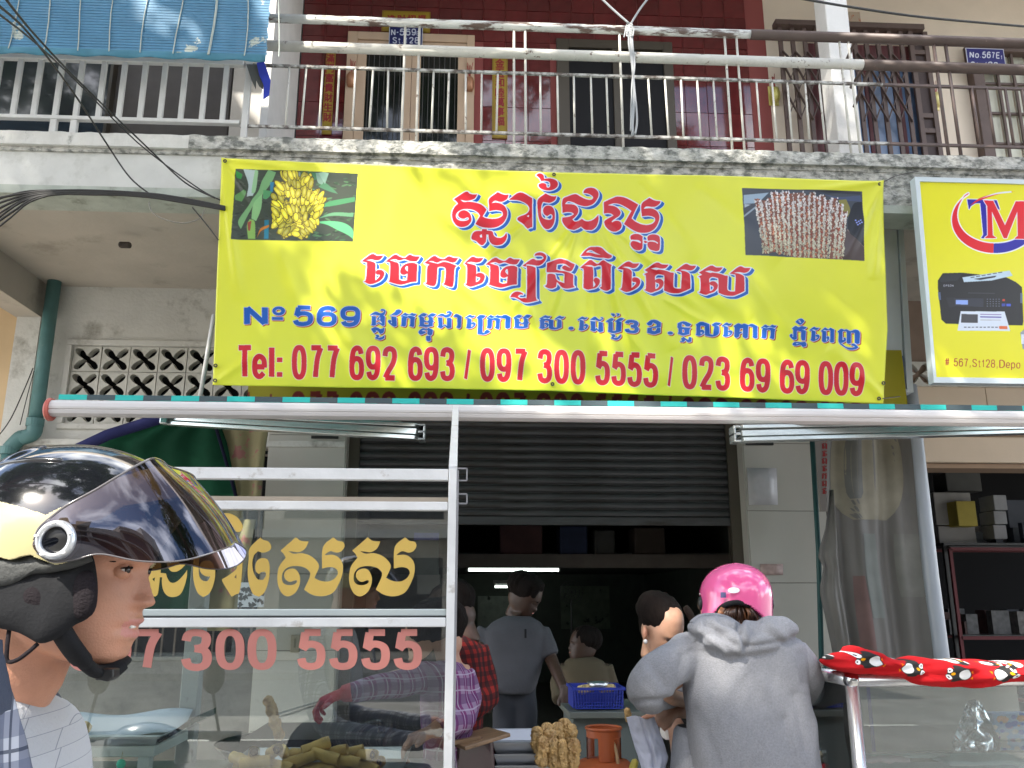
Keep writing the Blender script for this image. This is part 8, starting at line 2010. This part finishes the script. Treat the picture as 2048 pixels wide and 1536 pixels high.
MB().tube(cr_pts([P(1383, 1246, 2.83), P(1400, 1234, 2.84), P(1428, 1231, 2.86), P(1455, 1237, 2.87), P(1479, 1252, 2.86)], 6), .0085, 8).build('hood_seam', M_hood, hp_, smooth=True)
for pts, r_ in (([(1352, 1377, 3.16), (1366, 1370, 3.22)], .040), ([(1604, 1386, 3.1), (1604, 1394, 3.16)], .042)):
    MB().tube([P(*p) for p in pts], r_, 16).build('ribbed_cuff', mat('ribbed_grey', (.22, .22, .23), .95, bump=.5, bscale=200, stretch=(1, 1, 4)), hp_, smooth=True)
b = MB(); T_, q_ = rotT(P(1472, 1215, 3.06), rad(90), rad(18)); head_mesh(b, T_, .95, 60, 80)
b.tube([P(1474, 1225, 3.05), P(1478, 1262, 3.0), P(1482, 1300, 2.95)], [.055, .055, .08], 18); hand(b, P(1372, 1402, 3.3), (-.3, 1, 0), (0, 0, 1), 1, .6); hand(b, P(1600, 1392, 3.3), (.1, 1, 0), (0, 0, 1), 1, .6)
b.tube([P(1372, 1402, 3.12), P(1372, 1402, 3.31)], .026, 10); b.tube([P(1600, 1390, 3.1), P(1600, 1392, 3.31)], .026, 10)
b.tube([P(1482, 1300, 2.95), P(1500, 1500, 2.95)], [.09, .10], 16)
for s_ in (-1, 1): b.tube([P(1500, 1400, 2.95), P(1500 + s_ * 95, 1330, 2.95) if s_ > 0 else P(1400, 1330, 2.95)], [.05, .04], 10)
b.tube([P(1400, 1330, 2.95), P(1310, 1385, 2.9), P(1372, 1402, 3.12)], [.035, .033, .026], 10); b.tube([P(1595, 1330, 2.95), P(1612, 1365, 2.98), P(1600, 1390, 3.1)], [.035, .033, .026], 10)
fuse(b, 'body', SK2, hp_, voxel=.006, smooth_it=3)
b = MB(); b.ell(P(1473, 1222, 3.05), (.088, .10, .075), 30, 20)
rr2 = random.Random(4)
for i in range(70):
    x = rr2.uniform(1436, 1514); MB_ = b.tube(cr_pts([P(x * .6 + 1474 * .4, 1206 + rr2.uniform(0, 6), 2.95), P(x, 1228, 2.935 + rr2.uniform(-.01, .015)), P(x + rr2.uniform(-9, 9), 1252 + rr2.uniform(-6, 6), 2.95)], 4), [.0035, .005, .005, .005, .0045, .004, .003, .002, .0012], 5)
b.build('hair', mat('auburn_tipped_hair', (.05, .022, .013), .35, var=.5, vscale=14, dirt=(.30, .11, .035), dscale=9, dpos=(.5, .62), stretch=(3, 1, 1)), hp_, smooth=True)
b = MB()
for s_ in (-1, 1): b.tube([P(1520 + s_ * 50, 1660, 2.92), P(1520 + s_ * 52, 1660, 2.9) + Vector((0, 0, -.4)), Vector((P(1520 + s_ * 50, 1536, 2.9).x, 2.95, .03))], [.11, .08, .055], 16)
b.ell(P(1520, 1640, 2.92), (.17, .13, .13), 20, 12)
fuse(b, 'trousers', mat('dark_jeans', (.03, .035, .06), .9), hp_, voxel=.014)
# thigh or coat corner, sunlit, left of her back
sb2 = MB(); sb2.grid(torso([(1452, 1356, 1400, .05), (1462, 1350, 1400, .07), (1490, 1347, 1405, .08), (1536, 1344, 1410, .09), (1640, 1340, 1420, .09)], 3.0), 30, 20, closeu=True); sb2.build('hoodie_front_panel', M_hood, hp_, smooth=True)
# pink helmet
ph_ = thing('pink_helmet', 'glossy pink helmet with small stickers on the person in the grey hoodie', 'helmet', P(1471, 1180, 3.06))
M_pk = mat('pink_gloss', (.82, .12, .32), .16, spec=.5, coat=.8)
kp = (P(1571, 1180, 3.06) - P(1471, 1180, 3.06)).x / 100
def psh(u, v):
    th = u * 2 * math.pi; z = 1 - v * 1.62
    if z > 0: r_ = (1 - z ** 2.25) ** .5; zz_ = z
    else: r_ = 1 - .0 * z; zz_ = z
    cx, cy = math.cos(th), math.sin(th)
    p = P(1471 + 69.5 * r_ * cx, 1196 - 70 * zz_, 3.06); p.y = 3.06 + .142 * r_ * cy
    return p
pb = MB().grid(psh, 90, 64, closeu=True); kf = []
for f in pb.f:
    c = sum((Vector(pb.v[i]) for i in f), Vector()) / 4; s = project(c)
    if c.y < 3.06 and s[1] > 1203.5 + ((s[0] - 1473) / 34.0) ** 2 * 12: continue
    if c.y > 3.06 and s[1] > 1190: continue
    kf.append(f)
pb.f = kf; pb.mi = [0] * len(kf)
po = pb.build('shell', M_pk, ph_, smooth=True); md = po.modifiers.new('s', 'SOLIDIFY'); md.thickness = .012; md.offset = -1
MB().tube(cr_pts([P(x, y, Yq) for x, y, Yq in ((1432, 1232, 3.0), (1442, 1216, 2.95), (1456, 1208, 2.93), (1473, 1205, 2.925), (1490, 1208, 2.93), (1507, 1217, 2.95), (1520, 1232, 3.0))], 5), .009, 10).build('black_trim', M_pad, ph_, smooth=True)
MB().grid(lambda u, v: P(1430 + 88 * u, 1203 + 12 * (abs(u - .5) * 2) ** 2 + v * 18, 3.0 - .02), 20, 4).build('lining', M_pad, ph_, smooth=True)
for x, s_ in ((1542, 1), (1401, -1)): MB().ell(P(x, 1207, 3.06), (.010, .02, .024), 14, 10).build('side_knob', mat('black_plastic', (.012, .012, .012), .35), ph_, smooth=True)
def decal(name, cx, cy, rx, ry, col, rnd, off_=.0, m2=None):
    b = MB(); N_ = 24
    def pt(x, y):
        e = min(.97, ((x - 1471) / 69.5) ** 2); z = (1196 - y) / 70; r_ = (1 - max(0, z) ** 2.25) ** .5
        q3 = max(.05, 1 - ((x - 1471) / (69.5 * r_)) ** 2) ** .5
        p = P(x, y, 3.06); Yn = 3.06 - .142 * r_ * q3 - .0016 - off_
        return P(x, y, Yn)
    vs = [pt(cx, cy)]
    for k in range(N_):
        t = 2 * math.pi * k / N_; x = math.cos(t); y = math.sin(t)
        if not rnd: m_ = max(abs(x), abs(y)); x, y = x / m_, y / m_
        vs.append(pt(cx + rx * x, cy + ry * y))
    b.add(vs, [(0, 1 + k, 1 + (k + 1) % N_) for k in range(N_)]); return b.build(name, mat('decal_' + name + '%d' % cx, col, .3), ph_, fix=False)
decal('sticker', 1467.5, 1180.5, 12, 6, (.85, .85, .85), True); decal('sticker', 1467.4, 1180.5, 10, 4.4, (.10, .16, .16), True, .0006); decal('sticker', 1467.5, 1180.3, 8.5, 3, (.78, .82, .82), True, .0012)
decal('sticker', 1446.5, 1190, 5.5, 5.5, (.07, .07, .18), False); decal('sticker', 1446.6, 1190, 4.4, 4.4, (.05, .45, .40), True, .0006)
decal('sticker', 1493.5, 1193.5, 6.5, 4.5, (.45, .55, .62), True); decal('sticker', 1493.5, 1193.5, 4.6, 3, (.12, .17, .22), True, .0006)
# ---------------------------------------------------------------- generic standing figure
def figure(label, head, yaw, pitch, skinm, shirt, shirtm, sleeves, arms, hairm=HAIR, hs=.92, hoff=(-.020, .046, .101), neck=None, Yc=4, extra=None, trous=None, vox=.01, folds=.006, hands=True, hairf=None, seed=1):
    t = thing('person', label, 'person', (head.x, Yc, 0))
    b = MB(); T_, q_ = rotT(head, yaw, pitch); head_mesh(b, T_, hs, 60, 90)
    nb = Vector((head.x, Yc, head.z - .20)) if neck is None else neck
    b.tube([T_(Vector((-.02, 0, -.06)) * hs), T_(Vector((-.03, 0, -.12)) * hs), nb], [.05, .05, .065], 16)
    top = shirt[0][0]; ctr = P((shirt[1][1] + shirt[1][2]) / 2, shirt[-1][0], Yc); b.tube([nb, nb.lerp(ctr, .5), ctr], [.06, .05, .05], 14)
    for a_ in arms:
        pts = a_[0]; b.tube([nb + Vector((0, 0, -.06))] + pts, [.05] + [.042, .036, .026][:len(pts)] if len(pts) <= 3 else [.05] + [.04] * (len(pts) - 1) + [.026], 12)
        if hands and a_[1]: hand(b, pts[-1], a_[1], a_[2], .95, a_[3] if len(a_) > 3 else .5, point=len(a_) > 4)
    fuse(b, 'body', skinm, t, voxel=.0065, smooth_it=2)
    b = MB(); closed_torso(b, shirt, Yc)
    for pts, rs in sleeves: b.tube(pts, rs, 16)
    fuse(b, 'shirt', shirtm, t, voxel=vox, smooth_it=4, post=clothfold(folds, seed))
    if hairf is not False:
        b = MB(); hc = T_(Vector((hoff[0], 0, hoff[1])) * hs); b.ell(hc, (.112 * hs, .090 * hs, hoff[2] * hs), 26, 18, q_)
        for k in range(46):
            a_ = rng.uniform(.45, 2 * math.pi - .45); e_ = [Vector((hoff[0] + .114 * math.cos(a_) * math.sin(p_), .092 * math.sin(a_) * math.sin(p_), hoff[1] + hoff[2] * math.cos(p_))) * hs * rng.uniform(.97, 1.04) for p_ in (.5, .9, 1.3, 1.7, 1.95)]
            b.tube([T_(v) for v in e_], [.005, .009, .009, .007, .003], 6)
        if hairf: hairf(b, T_)
        fuse(b, 'hair', hairm, t, voxel=.008, smooth_it=2, post=lambda co, nrm: co + nrm * .004 * noise.noise(Vector((co.x * 60, co.y * 60, co.z * 14))))
    for s_ in (-1, 1):
        MB().ell(T_(Vector(((256 - 130) * KH, s_ * .031, (1126 - 1141) * KH)) * hs), (.0115 * hs,) * 3, 12, 8).build('eye', mat('dim_eye', (.06, .04, .035), .2), t, smooth=True)
        MB().tube([T_(Vector((.104 - .0022 * k * k, s_ * (.010 + .0085 * k), .002 + .001 * k)) * hs) for k in range(6)], [.001, .0030, .0034, .0030, .002, .0008], 6).build('eyebrow', HAIR, t, smooth=True)
        MB().tube([T_(Vector((.0895 - .0012 * k * k + .0035 * k, s_ * (.018 + .006 * k), -.0125)) * hs) for k in range(5)], [.0006, .0016, .0018, .0016, .0006], 6).build('eyelashes', HAIR, t)
    MB().ell(T_(Vector((.0885, 0, -.0735)) * hs), (.008, .017, .0045) if abs(math.sin(yaw)) < .5 else (.017, .009, .0045), 14, 8).build('lips', LIP, t, smooth=True)
    if trous:
        b = MB()
        x0, x1, y0 = trous[0]; xa, xb_ = X(x0, y0, Yc), X(x1, y0, Yc); zt_ = Zz(x0, y0, Yc); w_ = (xb_ - xa) / 4
        for s_ in (-1, 1):
            cx = (xa + xb_) / 2 + s_ * w_ * .95; b.tube([(cx - s_ * w_ * .3, Yc, zt_ + .02), (cx, Yc, zt_ - .25), (cx, Yc, .45), (cx, Yc, .03)], [w_ * 1.25, w_ * 1.1, w_ * .8, w_ * .7], 16)
        fuse(b, 'trousers', trous[1], t, voxel=.014, post=clothfold(.006, 3))
        for s_ in (-1, 1): cx = (xa + xb_) / 2 + s_ * w_ * .95; MB().ell((cx, Yc - .06, .045), (.05, .13, .045), 14, 8).build('shoe', M_pad, t, smooth=True)
    return t
# shop man in a grey shirt
Ym = 5.0
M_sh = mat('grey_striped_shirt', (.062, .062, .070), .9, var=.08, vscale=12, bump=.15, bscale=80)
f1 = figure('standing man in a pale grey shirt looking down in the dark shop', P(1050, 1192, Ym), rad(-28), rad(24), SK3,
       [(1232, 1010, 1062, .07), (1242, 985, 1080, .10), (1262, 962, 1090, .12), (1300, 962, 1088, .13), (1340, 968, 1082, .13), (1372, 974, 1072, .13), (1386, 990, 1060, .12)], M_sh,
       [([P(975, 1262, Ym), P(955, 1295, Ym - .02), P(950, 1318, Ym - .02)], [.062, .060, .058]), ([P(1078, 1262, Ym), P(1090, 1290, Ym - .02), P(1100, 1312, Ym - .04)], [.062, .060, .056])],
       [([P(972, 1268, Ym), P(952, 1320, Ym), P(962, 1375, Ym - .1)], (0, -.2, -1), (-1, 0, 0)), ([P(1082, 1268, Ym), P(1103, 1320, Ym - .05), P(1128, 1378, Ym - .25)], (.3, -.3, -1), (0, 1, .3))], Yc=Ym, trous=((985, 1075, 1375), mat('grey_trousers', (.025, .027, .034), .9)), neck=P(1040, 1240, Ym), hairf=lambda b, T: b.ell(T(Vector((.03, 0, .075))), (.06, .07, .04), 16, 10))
for i, y in enumerate((1285, 1310, 1335, 1360)): pass
MB().box(P(1049, 1276, Ym - .14), P(1053, 1258, Ym - .14) + Vector((0, .006, 0))).build('pocket_pen', M_pad, f1)
# seated man in tan
Ys2 = 6.0
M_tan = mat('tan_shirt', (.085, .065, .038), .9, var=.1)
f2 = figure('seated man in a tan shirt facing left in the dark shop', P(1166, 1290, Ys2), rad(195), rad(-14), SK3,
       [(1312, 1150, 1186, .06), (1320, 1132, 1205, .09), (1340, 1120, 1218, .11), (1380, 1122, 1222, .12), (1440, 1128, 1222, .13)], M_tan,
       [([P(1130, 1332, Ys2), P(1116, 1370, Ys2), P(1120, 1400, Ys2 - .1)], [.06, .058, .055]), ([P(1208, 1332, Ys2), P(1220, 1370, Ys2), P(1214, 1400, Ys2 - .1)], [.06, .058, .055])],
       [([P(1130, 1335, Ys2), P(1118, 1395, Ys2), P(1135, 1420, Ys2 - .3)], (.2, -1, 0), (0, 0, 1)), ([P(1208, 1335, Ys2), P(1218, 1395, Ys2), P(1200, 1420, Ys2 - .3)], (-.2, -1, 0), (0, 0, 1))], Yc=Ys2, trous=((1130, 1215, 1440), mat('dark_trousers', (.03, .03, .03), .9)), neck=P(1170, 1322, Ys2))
ch = thing('shop_stool', 'dark stool under the seated man in the tan shirt', 'stool', P(1172, 1536, Ys2)); MB().box((X(1125, 1500, Ys2), Ys2 - .15, .40), (X(1222, 1500, Ys2), Ys2 + .2, .44)).build('seat', M_pad, ch)
for dx in (1130, 1214):
    for dy in (-.12, .16): MB().tube([(X(dx, 1500, Ys2), Ys2 + dy, 0), (X(dx, 1500, Ys2), Ys2 + dy, .40)], .015, 8).build('leg', M_pad, ch)
# vendor in purple plaid behind the glass, with mask and red glove
Yp2 = 3.05
M_pp = plaid('purple_plaid', ((.15, .035, .12), (.26, .20, .29), (.08, .025, .095), (.34, .29, .37)), 19)
f3 = figure('masked vendor in a purple plaid shirt reaching left with tongs behind the glass', P(868, 1278, Yp2), rad(180), rad(16), SK2,
       [(1316, 862, 905, .06), (1324, 848, 925, .10), (1345, 842, 938, .115), (1400, 842, 944, .12), (1470, 846, 946, .13), (1560, 845, 945, .13)], M_pp,
       [([P(865, 1345, Yp2 - .03), P(800, 1368, 2.94), P(745, 1375, 2.90), P(698, 1386, 2.88)], [.052, .044, .038, .032]), ([P(920, 1345, Yp2), P(938, 1400, Yp2), P(925, 1440, Yp2 - .1), P(880, 1460, Yp2 - .18)], [.052, .048, .043, .038])],
       [([P(865, 1345, Yp2), P(760, 1372, 2.91), P(684, 1388, 2.88)], None, None), ([P(920, 1345, Yp2), P(930, 1420, Yp2), P(868, 1462, Yp2 - .18)], (-1, -.2, -.3), (0, 0, 1), .7)], Yc=Yp2, neck=P(885, 1320, Yp2), hands=True)
b = MB(); hand(b, P(690, 1385, 2.88), (-1, 0, -.35), (.2, 0, 1), .92, .75); b.tube([P(704, 1384, 2.88), P(684, 1388, 2.88)], [.030, .026], 12)
fuse(b, 'red_glove', mat('red_rubber_glove', (.42, .03, .04), .4, var=.15), f3, voxel=.004, smooth_it=2)
T_, q_ = rotT(P(868, 1278, Yp2), rad(180), rad(16))
b = MB(); b.grid(lambda u, v: T_(Vector(((.128 - .010 * abs(v - .5)) * math.cos((u - .5) * 2.5) * .98 - .035 + .004, .066 * math.sin((u - .5) * 2.5) * 1.12, -.025 - .085 * v)) * .95), 24, 14)
b.build('face_mask', M_pad, f3, smooth=True, shell=.002)
# red plaid person
Yr2 = 3.75
M_rp = plaid('red_black_plaid', ((.20, .016, .014), (.012, .010, .012), (.012, .010, .012)), 26)
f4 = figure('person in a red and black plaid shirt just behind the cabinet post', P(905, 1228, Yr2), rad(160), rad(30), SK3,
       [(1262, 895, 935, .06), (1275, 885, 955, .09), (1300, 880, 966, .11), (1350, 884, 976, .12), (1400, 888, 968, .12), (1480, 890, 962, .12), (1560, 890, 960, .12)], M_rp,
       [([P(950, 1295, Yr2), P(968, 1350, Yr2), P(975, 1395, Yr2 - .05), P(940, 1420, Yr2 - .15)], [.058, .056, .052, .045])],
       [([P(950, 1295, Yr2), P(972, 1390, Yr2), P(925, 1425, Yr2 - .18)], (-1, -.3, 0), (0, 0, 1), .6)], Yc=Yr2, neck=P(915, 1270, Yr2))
# vendor woman with dark hair, looking down, holding the bag
Yv = 3.4
def vh(b, T): b.ell(T(Vector((-.065, 0, -.01))), (.05, .062, .075), 18, 12); b.ell(T(Vector((-.095, 0, .03))), (.035, .035, .04), 14, 10); b.tube(cr_pts([T(Vector((.050, .03, .118))), T(Vector((.088, .052, .075))), T(Vector((.080, .078, .01))), T(Vector((.06, .086, -.06)))], 4), [.014, .016, .016, .015, .014, .012, .010, .009, .007, .006, .005, .004, .003], 6)
f5 = figure('dark haired vendor woman with red nails looking down at the paper bag', P(1325, 1257, Yv), rad(-60), rad(26), SK2,
       [(1330, 1345, 1400, .06), (1345, 1322, 1430, .10), (1380, 1345, 1445, .12), (1450, 1368, 1450, .12), (1560, 1370, 1450, .12)], mat('black_top', (.012, .012, .014), .9),
       [([P(1400, 1360, Yv), P(1440, 1400, 3.35), P(1410, 1425, 3.25)], [.05, .045, .04]), ([P(1365, 1365, Yv), P(1372, 1410, Yv), P(1385, 1440, Yv - .05)], [.05, .045, .04])],
       [([P(1400, 1360, Yv), P(1420, 1420, 3.25), P(1352, 1421, 3.12)], (-1, -.1, -.28), (.15, -.55, .8), .42, 1)], Yc=Yv, neck=P(1345, 1335, Yv + .05), hairf=vh, hs=.84, hoff=(-.046, .050, .096))
MB().ell(P(1291, 1283, Yv - .06), (.008, .008, .009), 10, 8).build('earring', mat('pearl', (.7, .7, .68), .2), f5, smooth=True)
MB().ell(P(1290, 1265, Yv - .03), (.010, .016, .024), 14, 10).build('ear', SK1, f5, smooth=True)
MB().ell(P(1283, 1438, 3.115), (.0085, .006, .007), 10, 8).build('red_nail', mat('nail_red', (.55, .02, .03), .2), f5, smooth=True)
# index finger reaching over the bag edge
b = MB(); b.tube(cr_pts([P(1322, 1433, 3.12), P(1304, 1433, 3.118), P(1290, 1437, 3.115), P(1281, 1441, 3.115)], 4), [.0135] * 5 + [.011] * 5 + [.009] * 3, 10)
b.build('index_finger', SK1, f5, smooth=True)
# the paper bag, the fritter in it and the printed box
def bagpt(u, v):
    xl = float(np.interp(v, [0, .3, .7, 1], [1253, 1262, 1276, 1286])); xr = float(np.interp(v, [0, .3, .7, 1], [1308, 1322, 1336, 1330])); y = 1432 + v * 112 + 6 * abs(u - .45)
    if v < .05: y -= 3 * math.sin(u * 7)
    p = P(xl + (xr - xl) * u, y, 3.08); p.y += -.022 * math.sin(math.pi * u) + .010 * noise.noise(Vector((u * 3, v * 5, 1))) + (.012 if .42 < u < .50 else 0) + .006 * noise.noise(Vector((u * 8, v * 9, 7))); return p
tag(MB().grid(bagpt, 34, 40).build('paper_bag', mat('white_paper_bag', (.62, .65, .76), .7, var=.04, trans=.25), smooth=True, shell=.002), 'crumpled white paper bag pinched between the vendor and the hooded customer', 'bag')
lumpy('fried_snack', 'golden fried strip sticking out of the white paper bag', P(1256, 1430, 3.10), (-.2, 0, 1), .012, .05, M_fry, 51, .4)
cvk = Canvas(X(1330, 1450, 3.5), X(1362, 1450, 3.5), Zz(1350, 1480, 3.5), Zz(1350, 1394, 3.5), 3.5, 900, (.70, .70, .70))
cvk.poly(ellp(1350, 1408, 7, 6), (.75, .08, .16))
for i, x in enumerate((1322, 1334, 1345)): cvk.poly([(x, 1446), (x + 8, 1446), (x + 8, 1459), (x, 1459)], (.62, .08, .12))
bb = MB().box((cvk.x0, 3.5, cvk.z0), (cvk.x1, 3.6, cvk.z1)).build('printed_box', cvk.material('printed_box_art', rough=.5), bevel=.003); cvk.uv(bb); tag(bb, 'white box with red printing half hidden behind the vendor hand', 'box')
# yellow cloth scrap by the gas bottle
lumpy('banana', 'yellow banana tip poking up beside the gas bottle', P(1266, 1535, 3.2), (.4, 0, 1), .013, .06, mat('banana_yellow', (.5, .42, .08), .5), 61, .2, 'banana')
# the rest of the rider, seated on his own scooter below the frame
xh = P(-40, 1536, YM_).x - .05
MB().grid(lambda u, v: (lambda p: Vector((xh + .1 + (p.x - xh - .1) * 1.05, YM_ + (p.y - YM_) * 1.05, p.z)))(tor((95 + 175 * u) / 360, .02 + .98 * v)), 40, 30).build('plaid_shirt_back', M_pl, rd, smooth=True, shell=.003)
b = MB()
for s_ in (-1, 1): b.tube(cr_pts([(xh - .02, YM_ + s_ * .15, 1.30), (xh - .01, YM_ + s_ * .20, 1.18), (xh + .08, YM_ + s_ * .23, 1.02), (xh + .30, YM_ + s_ * .24, .98), (xh + .44, YM_ + s_ * .25, .97)], 4), [.060 - .0015 * i for i in range(17)], 14)
fuse(b, 'sleeves', M_pl, rd, voxel=.012, post=clothfold(.008, 5))
for s_ in (-1, 1): b = MB(); b.tube([(xh + .42, YM_ + s_ * .25, .97), (xh + .47, YM_ + s_ * .25, .97)], .027, 10); hand(b, (xh + .46, YM_ + s_ * .25, .97), (1, 0, -.1), (0, 0, 1), 1, .75, s_); fuse(b, 'hand', SK1, rd, voxel=.005, smooth_it=2)
b = MB(); b.ell((xh + .02, YM_, .84), (.17, .18, .20), 20, 14)
for s_ in (-1, 1): b.tube([(xh + .02, YM_ + s_ * .09, .76), (xh + .42, YM_ + s_ * .17, .74), (xh + .44, YM_ + s_ * .17, .62), (xh + .36, YM_ + s_ * .16, .12)], [.10, .085, .075, .055], 14); b.ell((xh + .42, YM_ + s_ * .16, .09), (.13, .045, .04), 14, 8)
fuse(b, 'trousers', mat('dark_jeans', (.03, .035, .06), .9), rd, voxel=.014, post=clothfold(.007, 2))
own = sc.copy(); COL.objects.link(own); own.location = (xh + .66, YM_, -.14); own.rotation_euler = (0, 0, rad(-90)); own['label'] = 'black scooter carrying the helmeted rider, mostly below the frame'
for c_ in list(sc.children): k_ = c_.copy(); COL.objects.link(k_); k_.parent = own
